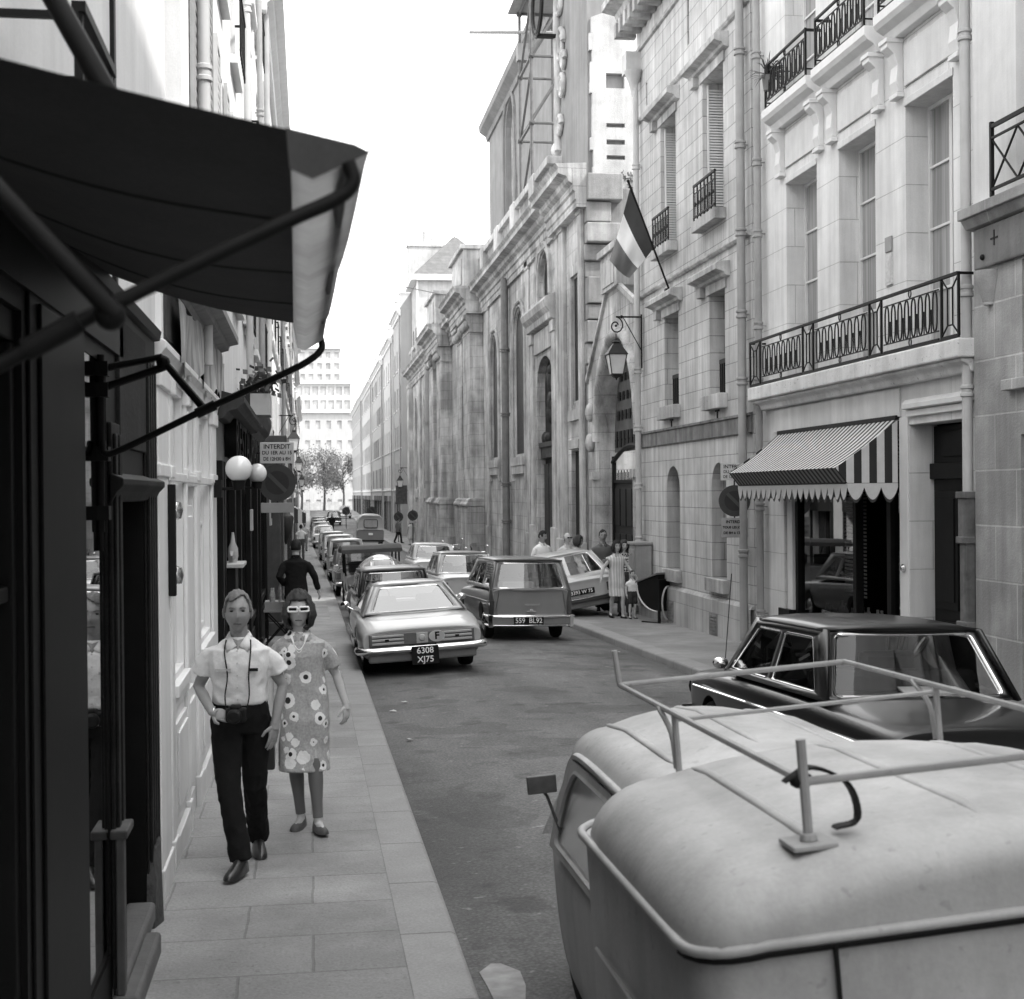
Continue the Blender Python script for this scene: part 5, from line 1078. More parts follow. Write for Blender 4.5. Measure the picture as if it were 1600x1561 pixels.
# blocks and trees at the end of the street
def block(name, label, X0, X1, Y, z0, z1, cols, rows, wall, wz=.55, ww=.55, top=None):
    o = thing(name, label, 'building', (X0, Y, 0)); L = X1 - X0; holes = []
    rh = (z1 - z0) / rows; cw = L / cols
    for r_ in range(rows):
        for c_ in range(cols): holes.append(rect(c_ * cw + cw * (1 - ww) / 2, c_ * cw + cw * (1 + ww) / 2, z0 + r_ * rh + rh * .22, z0 + r_ * rh + rh * (.22 + wz)))
    mb = MB(); facade(mb, rect(0, L, -3, z1 + .4), holes, .4); mb.quad((L, 0, -3), (L, 14, -3), (L, 14, z1 + .4), (L, 0, z1 + .4)); mb.quad((0, 0, -3), (0, 14, -3), (0, 14, z1 + .4), (0, 0, z1 + .4)); mb.quad((0, 0, z1 + .4), (L, 0, z1 + .4), (L, 14, z1 + .4), (0, 14, z1 + .4)); mb.build('wall', wall, o, fix=False)
    for hh in holes:
        mb = MB(); a_, e_, zz0, zz1 = hh[0][0], hh[1][0], hh[0][1], hh[2][1]; mb.quad((a_, .3, zz0), (e_, .3, zz0), (e_, .3, zz1), (a_, .3, zz1)); mb.build('window', mat('hazed_pane', .42, .5, var=.4, scale=.25), o)  # pane grey lifted so its colour carries the distance haze
    mb = MB(); mb.box(-.3, L + .3, -.5, 0, z1 + .1, z1 + .55); mb.build('roof_edge', M_TRIM, o); return o
block('office_block', 'tall pale modern block rising behind the left facades at the street end', -14, 7.6, 330, 8, 36, 11, 11, M_FARP2, .5, .5)
block('apartment_block', 'lower white apartment block with square windows closing the street', -9, 8.6, 262, -1, 17.2, 9, 5, M_FARP2, .42, .42)
block('penthouse_block', 'glazed pale top storeys stepping above the white apartment block', -7, 8.2, 274, 18.2, 23.5, 10, 2, M_FARP2, .62, .7)
qw = MB(); qw.box(-25, 40, 243, 243.6, -.6, 1.0); struct(qw.build('quay_wall', M_CHW)); 
def tree(name, label, x, y, z, h, w, seed, n=2600):
    rnd = random.Random(seed); o = thing(name, label, 'tree', (x, y, z), 0, 'plane trees at the street end')
    mb = MB(); mb.tube(crv([(0, 0, 0), (.1, .05, h * .3), (-.05, .1, h * .6), (.1, 0, h * .9)], 4), [.22 * (1 - .8 * k / 12) for k in range(13)], 8)
    cl = []
    for k in range(16):
        a_ = rnd.uniform(0, 6.28); zz = h * rnd.uniform(.35, .92); q = w * rnd.uniform(.25, .5) * (1.1 - abs(zz / h - .6)); e = V((q * math.cos(a_), q * math.sin(a_), zz + h * .1)); mb.tube([(0, .05, zz - h * .1), tuple(e * .6 + V((0, 0, zz * .38))), tuple(e)], [.06, .04, .015], 5); cl.append(e)
    mb.build('trunk', mat('bark', .1, .9, var=.3), o, smooth=60)
    mb = MB()
    for k in range(n):
        c = rnd.choice(cl); p = c + V((rnd.gauss(0, w * .13), rnd.gauss(0, w * .13), rnd.gauss(0, h * .07))); s = rnd.uniform(.1, .2); nn = V((rnd.uniform(-1, 1), rnd.uniform(-1, 1), rnd.uniform(-.3, 1))).normalized(); q = nn.orthogonal().normalized() * s; w2 = nn.cross(q)
        mb.quad(p + q, p + w2 * .7, p - q, p - w2 * .7)
    mb.build('crown', mat('hazed_leaf', .2, .7, var=.5, scale=1.2), o, fix=False)  # leaf tone painted paler to suggest haze at the street end
for k, (x, y, h, w, lab) in enumerate(((-1.2, 226, 8.5, 5.2, 'leftmost thin leafy tree closing the street'), (2.4, 230, 9.2, 5.6, 'middle leafy tree in front of the white apartment block'), (5.6, 234, 8.4, 5, 'rightmost leafy tree beside the last right house'), (-4.5, 236, 8, 5, 'leafy tree mostly hidden behind the last left house'))): tree('quay_tree', lab, x, y, -.4, h, w, k)
# ================================================================== VEHICLES
CROWN = .06
def zg(x, y):
    if kl(y) <= x <= KR:
        t = (x - kl(y)) / (KR - kl(y)); return zr(y) + CROWN * (1 - (2 * t - 1) ** 2)
    return zr(y) + KH
def paint(name, base, rough=.28, coat=.6, var=.08): return mat('paint_' + name, base, rough, var=var, scale=2.5, coat=coat, fine=.02)
M_SEAT = mat('seat_vinyl', .05, .6, var=.2); M_LAMP = mat('dark_lamp_glass', .07, .12, var=.1, coat=.8); M_CARGL = glass('car_glass', .62, .8)
def rpoly(P, r=.05, n=4):
    out = []; m = len(P)
    for i in range(m):
        p, a, b = V((*P[i], 0)), V((*P[i - 1], 0)), V((*P[(i + 1) % m], 0)); da, db = (a - p), (b - p); q = min(r, da.length * .45, db.length * .45); s, e = p + da.normalized() * q, p + db.normalized() * q
        for k in range(n + 1): t = k / n; w = s * (1 - t) ** 2 + p * 2 * t * (1 - t) + e * t * t; out.append((w.x, w.y))
    return out
def ring(y, hw, zb, zt, k=(.82, .95, 1, .98, .9), top=.02, rs=.33):
    h = zt - zb
    P = [(0, zb), (hw * k[0], zb), (hw * k[1], zb + h * .16), (hw * k[2], zb + h * .5), (hw * k[3], zb + h * .8), (hw * k[4], zt), (hw * .45, zt + top), (0, zt + top * 1.2)]
    return [(x, y, z) for x, z in P] + [(-x, y, z) for x, z in P[-2:0:-1]]
def lower_body(root, secs, m, arches=(), wr=.3, hw=.8, name='body', sub=2):
    mb = MB(); mb.loft([ring(*s) for s in secs]); o = mb.build(name, m, root, sub=sub)
    cut = MB()
    for y, z in arches: cut.lathe([(wr * 1.16, -hw * 1.3), (wr * 1.16, -hw * .62)], (0, y, z), 24, 'x'); cut.lathe([(wr * 1.16, hw * .62), (wr * 1.16, hw * 1.3)], (0, y, z), 24, 'x')
    if arches:
        c = cut.build('cutter', m); b = o.modifiers.new('b', 'BOOLEAN'); b.operation = 'DIFFERENCE'; b.solver = 'EXACT'; b.object = c
        bpy.context.view_layer.update(); me = bpy.data.meshes.new_from_object(o.evaluated_get(bpy.context.evaluated_depsgraph_get())); o.modifiers.clear(); o.data = me; bpy.data.objects.remove(c)
        me.polygons.foreach_set('use_smooth', [True] * len(me.polygons)); me.set_sharp_from_angle(angle=R(38))
    return o
def wheels(root, ys, tr, r, w=.17, cap=M_CHROME):
    for y in ys:
        for s in (-1, 1):
            mb = MB(); mb.lathe([(r * .6, -w / 2), (r * .93, -w / 2), (r, -w * .32), (r, w * .32), (r * .93, w / 2), (r * .6, w / 2)], (s * tr, y, r), 26, 'x'); o = mb.build('wheel', M_RUB, root, smooth=50)
            mb = MB(); x = s * (tr + w * .42); mb.lathe([(r * .6, 0), (r * .45, .03 * s), (r * .2, .05 * s), (.004, .055 * s)], (x, y, r), 20, 'x'); mb.build('hubcap', cap, o, smooth=50)
def cabin(root, m, yr, yf, hb, zb, yr2, yf2, hr, zt, side, rear=(.82, .1, .86), front=(.88, .1, .9), crown=.05, trim=True, rcurve=.08, roof_m=None, over=.03, hbf=None, gl=None, seats=True, rpane=None, wheel=True, tr=.014):
    hbf = hbf or hb; gl = gl or M_CARGL
    def S(s, t, sg):
        b_ = V((sg * (hb + (hbf - hb) * s), yr + (yf - yr) * s, zb)); r_ = V((sg * hr, yr2 + (yf2 - yr2) * s, zt)); p = b_.lerp(r_, t); p.x += sg * .03 * math.sin(PI * t); return p
    def Q(a, t, rearw):
        x = a * ((hb if rearw else hbf) * (1 - t) + hr * t) ; y = (yr * (1 - t) + yr2 * t) + rcurve * a * a if rearw else (yf * (1 - t) + yf2 * t) - rcurve * 1.4 * a * a
        return V((x, y, zb + (zt - zb) * t))
    mb = MB(); fr = []
    for sg in (-1, 1):
        L = [rpoly(p, .035) for p in side]; mb.poly([[(0, 0), (1, 0), (1, 1), (0, 1)]] + L, lambda s, t, sg=sg: S(s, t, sg)); fr += [[S(s, t, sg) for s, t in l] for l in L]
    for w, rw in ((rear, True), (front, False)):
        if w is None: continue
        a, t0, t1 = w; l = rpoly([(-a, t0), (a, t0), (a * .97, t1), (-a * .97, t1)], .09)
        oc = [(-1 + .2 * k, 0) for k in range(11)] + [(1 - .2 * k, 1) for k in range(11)]
        mb.poly([oc, l], lambda s, t, rw=rw: Q(s, t, rw)); fr.append([Q(s, t, rw) for s, t in l])
    cb = mb.build('cabin', m, root, solid=.03, smooth=35, fix=False)
    N = 8; K = 12; vs = []
    for i in range(K + 1):
        v = i / K; y = yr2 - over + (yf2 - yr2 + 2 * over) * v
        for j in range(N + 1):
            a = -1 + 2 * j / N; e = crown * (1 - a ** 4) * (.45 + .55 * math.sin(PI * v) ** .6); yy = y + (rcurve * a * a * (1 - v) - rcurve * 1.4 * a * a * v)
            vs.append((a * (hr + .025), yy, zt - .012 + e))
    mb = MB(); mb.add(vs, [(i * 9 + j, i * 9 + j + 1, i * 9 + j + 10, i * 9 + j + 9) for i in range(K) for j in range(N)]); mb.build('roof', roof_m or m, root, solid=.035, smooth=60)
    for k, l in enumerate(fr):
        mb = MB(); n = len(l); mb.add(l, [tuple(range(n))]) if n < 3 else None
        mb = MB(); c = sum(l, V((0, 0, 0))) / n
        if k < 2 * len(side): mb.add([c] + l, [(0, i + 1, (i + 1) % n + 1) for i in range(n)])
        else:
            a_, t0_, t1_ = rear if (k == 2 * len(side) and rear) else front; rw_ = k == 2 * len(side) and rear is not None
            mb.add([Q(a_ * (2 * i / 10 - 1), t0_ + (t1_ - t0_) * j / 5, rw_) for j in range(6) for i in range(11)], [(j * 11 + i, j * 11 + i + 1, j * 11 + i + 12, j * 11 + i + 11) for j in range(5) for i in range(10)])
        nm = 'side_window' if k < 2 * len(side) else ('rear_window' if k == 2 * len(side) and rear else 'windscreen')
        o = mb.build(nm, rpane if (rpane and nm == 'rear_window') else gl, root, smooth=80)
        if trim: mb = MB(); mb.tube(l, tr * .8 if nm == 'side_window' else tr, 6, close=True); mb.build('window_trim', M_CHROME, o, smooth=60)
    mb = MB(); mb.quad((-hb * .97, yr + .04, zb + .012), (hb * .97, yr + .04, zb + .012), (hbf * .97, yf - .04, zb + .012), (-hbf * .97, yf - .04, zb + .012)); mb.build('interior_floor', M_SEAT, root)
    if seats:
        ym = yr + (yf - yr) * .62
        for x in (-hb * .5, hb * .5): MB().box(x - .24, x + .24, ym, ym + .12, zb - .1, zb + (zt - zb) * .5).build('front_seat', M_SEAT, root, bevel=.05)
        yb = yr + (yf - yr) * .22; MB().box(-hb * .9, hb * .9, yb, yb + .12, zb - .1, zb + (zt - zb) * .38).build('rear_seat', M_SEAT, root, bevel=.05)
        if wheel: mb = MB(); mb.tube([(-hb * .5 + .19 * math.cos(k * PI / 8), ym + .62 + .06 * math.sin(k * PI / 8), zb + .08 + .17 * math.sin(k * PI / 8)) for k in range(16)], .012, 5, close=True); mb.build('steering_wheel', M_BLACK, root)
    return S, Q
def bumper(root, y, z, hw, h=.1, wrap=.35, m=M_CHROME, name='bumper', fwd=1, dep=.05, bow=.05, mid=None):
    pts = [(-hw, y + fwd * wrap, z)] + [(-hw, y + fwd * .12, z)] + [(hw * a, y + fwd * bow * a * a, z) for a in (-.93, -.7, -.35, 0, .35, .7, .93)] + [(hw, y + fwd * .12, z), (hw, y + fwd * wrap, z)]
    P = crv(pts, 3); prof = [(0, -h / 2), (dep * .7, -h * .35), (dep, 0), (dep * .7, h * .35), (0, h / 2)]; rings = []
    for i, p in enumerate(P):
        d = (P[min(i + 1, len(P) - 1)] - P[max(i - 1, 0)]).normalized(); n = V((d.y, -d.x, 0)) * (1 if fwd > 0 else -1); rings.append([p + n * a + V((0, 0, b)) for a, b in prof])
    mb = MB(); mb.loft(rings); return mb.build(name, m, root, smooth=60)
def plate(root, s, x, y, z, w, h, size, dark=True, rot=(R(90), 0, 0), lines=None, label=None):
    o = MB().box(-w / 2, w / 2, -h / 2, h / 2, -.006, .006).build('number_plate', M_BLACK if dark else M_WHT, root, bevel=.004, loc=(x, y, z), rot=rot, label=label)
    L = lines or [s]
    for k, q in enumerate(L): text(q, size, M_WHT if dark else M_BLACK, o, (0, (len(L) - 1) * size * .52 - k * size * 1.04, .0075), (0, 0, 0), name='plate_lettering', ext=.001, bold=.0015)
def place(root, x, y, yaw=0, roll=None, hw=.65, L=4.2, wb=2.5, dz=0):
    c, s = math.cos(yaw), math.sin(yaw); cy = y + L / 2 * c; cx = x - L / 2 * s
    zl, zrr = zg(cx - hw * c, cy), zg(cx + hw * c, cy)
    ro = roll if roll is not None else math.atan2(zrr - zl, 2 * hw); pi = math.atan2(zr(cy + wb / 2) - zr(cy - wb / 2), wb)
    root.matrix_world = Matrix.Translation((x, y, (zl + zrr) / 2 - L / 2 * math.tan(pi) + dz)) @ Matrix.Rotation(yaw, 4, 'Z') @ Matrix.Rotation(pi, 4, 'X') @ Matrix.Rotation(-ro, 4, 'Y')
def lamp(root, x, y, z, r, name='tail_lamp', m=None, n=-1):
    mb = MB(); mb.lathe([(r, 0), (r * .95, .02 * n), (r * .6, .035 * n), (.003, .04 * n)], (x, y, z), 14, 'y'); return mb.build(name, m or M_LAMP, root, smooth=50)

# ---- silver coupe, nearest on the left
co = thing('parked_car', 'silver American coupe with wide chrome bumper and two line black plate, parked on the left', 'car', group='cars parked on the left side')
PS = paint('silver', .42, .3, .5)
k1 = (.8, .95, 1, 1.0, .93)
secs = [(0.05, .82, .3, .62, k1), (0.0, .87, .26, .675, k1), (.07, .9, .22, .715, k1), (.5, .93, .2, .80, k1), (1.0, .94, .2, .86, k1, .0), (1.6, .92, .18, .87, k1, 0), (2.6, .9, .18, .86, k1), (3.4, .9, .18, .86, k1), (4.3, .88, .22, .8, k1), (4.66, .84, .28, .74, k1), (4.74, .78, .34, .68, k1)]
lower_body(co, secs, PS, ((.98, .33), (3.72, .33)), .335, .92)
cabin(co, PS, .95, 3.35, .80, .86, 1.75, 2.75, .56, 1.27, [[(.33, .1), (.9, .1), (.8, .84), (.38, .84)]], rear=(.83, .08, .9), front=(.9, .06, .9), crown=.045, rcurve=.1, hbf=.8, rpane=glass('rear_glass', .5, 1.6))
mb = MB(); mb.box(-.78, .78, -.012, .05, .46, .645); mb.build('tail_panel', mat('tail_panel_grey', .1, .35, coat=.4), co, bevel=.01)
for s in (-1, 1):
    mb = MB()
    for z in (.495, .55, .605): mb.box(s * .27, s * .74, -.03, -.012, z - .012, z + .022)
    tl = mb.build('tail_lamp', mat('pale_lamp_louvre', .4, .25, coat=.5), co, bevel=.006); MB().box(s * .49, s * .55, -.034, -.028, .535, .565).build('reflector', M_BLACK, tl)
mb = MB(); mb.box(-.085, .085, -.028, -.01, .475, .63); mb.lathe([(.055, -.028), (.045, -.045), (.003, -.05)], (0, 0, .555), 14, 'y'); mb.build('fuel_cap', PS, co, bevel=.006)
mb = MB(); mb.lathe([(.105, -.034), (.105, -.028), (.001, -.028)], (0, 0, 0), 24, 'y'); mb.lathe([(.001, -.034), (.105, -.034)], (0, 0, 0), 24, 'y'); mb.v = [(v[0] * 1.15, v[1], v[2] * .82) for v in mb.v]; st = mb.build('country_sticker', M_WHT, co, loc=(.22, 0, .565)); text('F', .15, M_BLACK, st, (0, -.036, 0), bold=.005)
bumper(co, -.06, .4, .92, .11, .5, dep=.07); mb = MB(); mb.box(-.2, .2, -.075, -.02, .34, .46); mb.build('bumper_recess', M_BLACK, co)
plate(co, '', .02, -.165, .31, .4, .27, .125, lines=['6308', 'XJ75'], label='black plate with two rows of white characters')
mb = MB(); mb.box(-.8, .8, -.02, .1, .22, .36); mb.build('lower_valance', mat('grey_valance', .18, .5), co, bevel=.03)
wheels(co, (.98, 3.72), .74, .33, .2); place(co, 1.66, 20.75, R(1.0), roll=R(3), L=4.75, hw=.74)
for s in (-1, 1): mb = MB(); mb.ball((s * .98, 2.9, .95), (.08, .06, .055), 10, 8); mb.tube([(s * .86, 2.85, .86), (s * .97, 2.88, .93)], .012, 6); mb.build('wing_mirror', M_CHROME, co, smooth=60)
mb = MB(); mb.tube([(-.94, .3, .55), (-.95, 1.5, .6), (-.93, 3.5, .6)], .008, 4); mb.build('side_trim', M_CHROME, co)

# ---- estate on the right
es = thing('parked_car', 'grey estate car with tailgate window and plate 559 BL92, parked on the right', 'car', group='cars parked on the right side')
PG = paint('mid_grey', .21, .32, .4)
k2 = (.85, .97, 1, 1.0, .97)
secs = [(.06, .70, .4, .93, k2), (.0, .76, .34, .96, k2), (.06, .78, .3, .97, k2), (.5, .8, .24, .97, k2), (1.5, .81, .22, .95, k2), (2.6, .81, .22, .92, k2), (3.3, .8, .24, .9, k2), (4.2, .76, .28, .86, k2), (4.5, .72, .34, .8, k2), (4.56, .66, .4, .74, k2)]
lower_body(es, secs, PG, ((.95, .32), (3.75, .32)), .32, .8)
cabin(es, PG, .02, 3.3, .75, .95, .28, 2.55, .62, 1.5, [[(.05, .12), (.27, .12), (.27, .84), (.1, .84)], [(.32, .12), (.58, .12), (.6, .84), (.32, .84)], [(.63, .12), (.92, .12), (.8, .84), (.65, .84)]], rear=(.86, .06, .9), crown=.05, rcurve=.05, roof_m=paint('roof_grey', .1, .4, .3), over=.06)
for s in (-1, 1):
    mb = MB(); mb.loft([[(s * .7, -.02, .5), (s * .78, .05, .5), (s * .78, .12, .5), (s * .68, .05, .5)], [(s * .7, -.06, .75), (s * .78, -.0, .75), (s * .78, .1, .75), (s * .68, .05, .75)], [(s * .72, .0, .96), (s * .77, .03, .96), (s * .77, .12, .96), (s * .7, .06, .96)]]); mb.build('tail_lamp', M_LAMP, es, bevel=.01)
bumper(es, -.07, .47, .8, .06, .4); bumper(es, -.06, .3, .78, .05, .4); mb = MB(); mb.box(-.74, .74, -.06, .0, .32, .45); mb.build('rear_apron', mat('grey_apron', .2, .4, coat=.3), es, bevel=.01)
for s in (-1, 1): mb = MB(); mb.loft([[(s * .72, -.1, .26), (s * .8, -.06, .26), (s * .8, .0, .26), (s * .72, .0, .26)], [(s * .72, -.12, .5), (s * .81, -.08, .5), (s * .81, .0, .5), (s * .72, .0, .5)]]); mb.build('bumper_end', M_CHROME, es, bevel=.015)
plate(es, '559  BL92', -.05, -.075, .385, .56, .14, .125, label='black plate with white characters'); text('PEUGEOT', .045, M_CHROME, es, (.02, -.032, .68), sx=1.5, name='badge_lettering')
mb = MB(); mb.box(-.09, .09, -.06, -.02, .55, .57); mb.box(-.03, .03, -.07, -.02, .56, .6); mb.build('tailgate_handle', M_CHROME, es, bevel=.005)
mb = MB(); mb.tube([(-.81, .1, .74), (-.825, 1.5, .74), (-.81, 3.8, .7)], .009, 4); mb.tube([(-.6, -.025, .95), (-.66, -.02, .6), (-.62, -.03, .5), (.62, -.03, .5), (.66, -.02, .6), (.6, -.025, .95)], .006, 4); mb.build('body_trim', mat('trim_line', .3, .3, metal=1), es)
mb = MB()
for k in range(9): mb.box(-.72, -.69, .2, .85, 1.06 + k * .045, 1.085 + k * .045)
mb.build('louvre_blind', mat('blind_slats', .35, .6), es)
mb = MB(); mb.box(-.5, .1, .25, .6, .96, 1.1); mb.build('luggage', mat('pale_luggage', .5, .7), es, bevel=.02)
wheels(es, (.95, 3.75), .66, .32); place(es, 4.06, 25.9, R(1.5), L=4.56)

# ---- pale hatchback half on the right pavement
ha = thing('parked_car', 'pale hatchback with sloping tailgate tilted up onto the right pavement', 'car', group='cars parked on the right side')
PW = paint('pale_silver', .5, .3, .5)
secs = [(.07, .68, .4, .78, k2), (.0, .74, .34, .84, k2), (.1, .78, .3, .88, k2), (.5, .81, .24, .92, k2), (1.5, .82, .22, .93, k2), (2.8, .81, .22, .92, k2), (3.6, .78, .26, .88, k2), (4.1, .74, .32, .8, k2), (4.2, .68, .4, .72, k2)]
lower_body(ha, secs, PW, ((.8, .3), (3.4, .3)), .3, .8)
cabin(ha, PW, .12, 3.2, .74, .88, 1.05, 2.5, .6, 1.42, [[(.1, .12), (.33, .12), (.3, .82), (.22, .8)], [(.36, .12), (.62, .12), (.6, .84), (.34, .84)], [(.65, .12), (.93, .12), (.82, .84), (.64, .84)]], rear=(.84, .2, .93), rcurve=.06, crown=.05, rpane=glass('rear_glass', .5, 1.6))
for s in (-1, 1): MB().box(s * .52, s * .72, -.03, .02, .54, .74).build('tail_lamp', M_LAMP, ha, bevel=.015)
mb = MB(); mb.tube([(.3, .35, 1.0), (.34, .95, 1.36)], .012, 5); mb.build('tailgate_bar', M_CHROME, ha)
bumper(ha, -.06, .42, .8, .1, .3, m=mat('dark_bumper', .06, .4, coat=.3)); bumper(ha, -.09, .47, .78, .03, .3)
plate(ha, '3393 W 75', -.1, -.05, .61, .62, .13, .115, label='black plate with white characters')
mb = MB(); mb.box(-.74, .74, -.02, .1, .25, .4); mb.build('lower_valance', mat('grey_valance', .18, .5), ha, bevel=.03)
wheels(ha, (.8, 3.4), .68, .3); place(ha, 6.22, 31.1, R(6), roll=R(8.5), L=4.2, dz=.03)

# ---- generic saloon / small cars
def saloon(label, pm, x, y, yaw=0, L=4.4, hw=.8, h=1.45, belt=.92, deck=.9, grp='cars parked on the left side', roof_m=None, boxy=0, fast=False, pl=None, dark=True, trim=True, yr=None, wr=.3, hrr=.6, name='parked_car', wash=None):
    o = thing(name, label, 'car', group=grp); d = deck
    secs = [(.06, hw * .86, .4, .82, k2), (.0, hw * .93, .34, .86, k2), (.08, hw * .97, .3, belt - .03, k2), (.5, hw, .24, belt, k2), (L * .4, hw, .22, belt + .01, k2), (L * .65, hw, .22, belt, k2), (L * .85, hw * .97, .26, belt - .06, k2), (L - .1, hw * .92, .32, belt - .12, k2), (L, hw * .84, .4, belt - .2, k2)]
    lower_body(o, secs, pm, ((L * .2, wr), (L * .8, wr)), wr, hw)
    y0 = d if yr is None else yr; cabin(o, pm, y0, L * .74, hw * .93, belt - .01, y0 + (.3 if not boxy else .12), L * .6, hw * (hrr / .8 if not boxy else .8), h, [[(.08, .12), (.3, .12), (.28, .84), (.16, .84)], [(.33, .12), (.6, .12), (.6, .84), (.31, .84)], [(.64, .12), (.93, .12), (.84, .84), (.64, .84)]] if boxy else [[(.1, .12), (.5, .12), (.5, .84), (.16, .84)], [(.54, .12), (.93, .12), (.84, .84), (.54, .84)]], rear=(.86, .1, .9), rcurve=.07, crown=.06, roof_m=roof_m, trim=trim)
    for s in (-1, 1): MB().box(s * hw * .72, s * hw * .9, -.03, .03, .56, .76).build('tail_lamp', M_LAMP, o, bevel=.015)
    bumper(o, -.06, .42, hw, .1, .3); plate(o, pl or '', 0, -.04, .56, .46, .11, .09, dark=dark) if pl else None
    wheels(o, (L * .2, L * .8), hw * .82, wr); place(o, x, y, yaw, L=L, hw=hw * .8); return o
PD, PL, PWH, PM = paint('dark', .03, .25, .7), paint('light_grey', .5, .3, .5), paint('white', .7, .3, .5), paint('slate', .2, .3, .5)
saloon('pale saloon with darker roof parked just behind the grey estate on the right', PL, 3.9, 34.2, R(2), 4.4, .8, 1.44, roof_m=paint('roof_slate', .2, .3, .5), grp='cars parked on the right side')
ws = saloon('white two door saloon parked by the church, farthest of the right row', PWH, 4.25, 47.5, R(1), 4.5, .82, 1.42, grp='cars parked on the right side')
st_ = saloon('small dark car with grey soft roof and chrome window rim parked ahead of the coupe', PD, 1.62, 26.3, R(1), 3.7, .74, 1.36, belt=.9, deck=.25, roof_m=mat('soft_roof', .16, .4, var=.1, coat=.3), boxy=1)
# rounded beetle-like car
be = thing('parked_car', 'round backed small car with arched rear window rim and bulging wings on the left', 'car', group='cars parked on the left side'); PB = paint('blue_grey', .13, .25, .6)
k3 = (.75, .95, 1, .95, .75)
lower_body(be, [(.1, .3, .4, .62, k3), (.03, .42, .36, .72, k3), (.15, .5, .3, .82, k3), (.6, .56, .25, .92, k3), (1.6, .62, .22, .94, k3), (2.6, .6, .22, .92, k3), (3.4, .48, .3, .86, k3), (3.9, .34, .4, .7, k3), (3.98, .26, .45, .62, k3)], PB)
def dome(s): return [(math.sin(PI * s) ** .5, 0)]
vs = []; NB, MBm = 22, 18
mb = MB(); rings = []
for i in range(NB + 1):
    v = i / NB; y = .35 + 2.5 * v; hgt = (1.52 - .86) * (1 - abs(2 * (v - .56) / (1.12 if v < .56 else .9)) ** 2.3); wd_ = .64 * (1 - .12 * abs(2 * v - 1) ** 2)
    rings.append([(wd_ * math.cos(PI * j / MBm) * (1 - .22 * math.sin(PI * j / MBm)), y, .86 + max(0.01, hgt) * math.sin(PI * j / MBm) ** .62) for j in range(MBm + 1)])
for i in range(NB): 
    for j in range(MBm): mb.quad(rings[i][j], rings[i][j + 1], rings[i + 1][j + 1], rings[i + 1][j])
mb.build('domed_roof', PB, be, smooth=80)
def onD(a, v, off=.006):
    y = .35 + 2.5 * v; hgt = (1.52 - .86) * (1 - abs(2 * (v - .56) / 1.12) ** 2.3); wd_ = .64 * (1 - .12 * abs(2 * v - 1) ** 2); th_ = PI * a
    return V((wd_ * math.cos(th_) * (1 - .22 * math.sin(th_)), y - off, .86 + hgt * math.sin(th_) ** .62 + off))
lp = rpoly([(.7, .1), (.3, .1), (.34, .33), (.66, .33)], .05, 6); L_ = [onD(a, v, .012) for a, v in lp]; c0 = sum(L_, V()) / len(L_)
mb = MB(); mb.add([c0 + V((0, -.02, .02))] + L_, [(0, i + 1, (i + 1) % len(L_) + 1) for i in range(len(L_))]); rw = mb.build('rear_window', mat('reflecting_glass', .12, .05, coat=1), be, fix=False, smooth=80); mb = MB(); mb.tube(L_, .016, 6, close=True); mb.build('window_rim', M_CHROME, rw, smooth=60)
for s in (-1, 1):
    lq = rpoly([(.5 + s * .42, .3), (.5 + s * .42, .82), (.5 + s * .3, .78), (.5 + s * .3, .36)], .05); Lq = [onD(a, v, 0) + V((s * -.012 * -1, 0, 0)) for a, v in lq]; cc = sum(Lq, V()) / len(Lq); mb = MB(); mb.add([cc] + Lq, [(0, i + 1, (i + 1) % len(Lq) + 1) for i in range(len(Lq))]); mb.build('side_window', M_DGLASS, be, fix=False)
    for y, r in ((.75, .42), (3.15, .44)):
        mb = MB(); mb.ball((s * .58, y, .36), (.2, r, .36), 20, 12); mb.build('wing', PB, be, smooth=80)
    lamp(be, s * .62, .36, .58, .07)
mb = MB()
for k in range(9): mb.box(-.2 + k * .045, -.18 + k * .045, .16, .3, .84, .86)
mb.build('engine_louvres', M_BLACK, be)
bumper(be, -.08, .4, .7, .08, .2); wheels(be, (.75, 3.15), .63, .33, .15); place(be, 1.7, 31.2, R(1), L=4.0)
# open-sided car with dark canvas canopy
cv = thing('parked_car', 'dark open car under a flat black canvas canopy on the left', 'car', group='cars parked on the left side')
lower_body(cv, [(.06, .6, .4, .86, k2), (.0, .66, .36, .9, k2), (.1, .7, .32, .94, k2), (1.8, .72, .28, .96, k2), (2.5, .66, .3, .94, k2), (3.4, .5, .36, .88, k2), (3.75, .4, .42, .78, k2)], PM, ((.6, .33), (3.1, .33)), .33, .72)
mb = MB(); mb.loft([[(-.78, y, z), (.78, y, z), (.8, y, z - .07), (.74, y, z - .1), (-.74, y, z - .1), (-.8, y, z - .07)] for y, z in ((-.12, 1.58), (.0, 1.66), (1.0, 1.69), (2.0, 1.64), (2.2, 1.56))]); mb.build('canvas_canopy', M_CANV, cv, smooth=40)
mb = MB()
for x in (-.7, .7):
    for a_, b_ in (((x, .05, .9), (x * 1.02, 0, 1.58)), ((x, 1.1, .94), (x * 1.02, 1.1, 1.6)), ((x * .95, 2.3, .94), (x * .98, 1.95, 1.55))): mb.tube([a_, b_], .025, 6)
mb.tube([(-.72, .02, 1.2), (.72, .02, 1.2)], .015, 6); mb.build('canopy_frame', M_BLACK, cv)
mb = MB(); mb.quad((-.66, 2.25, .95), (.66, 2.25, .95), (.64, 2.0, 1.55), (-.64, 2.0, 1.55)); mb.build('windscreen', M_CARGL, cv)
for x in (-.34, .34): MB().box(x - .24, x + .24, 1.0, 1.12, .8, 1.25).build('front_seat', M_SEAT, cv, bevel=.04)
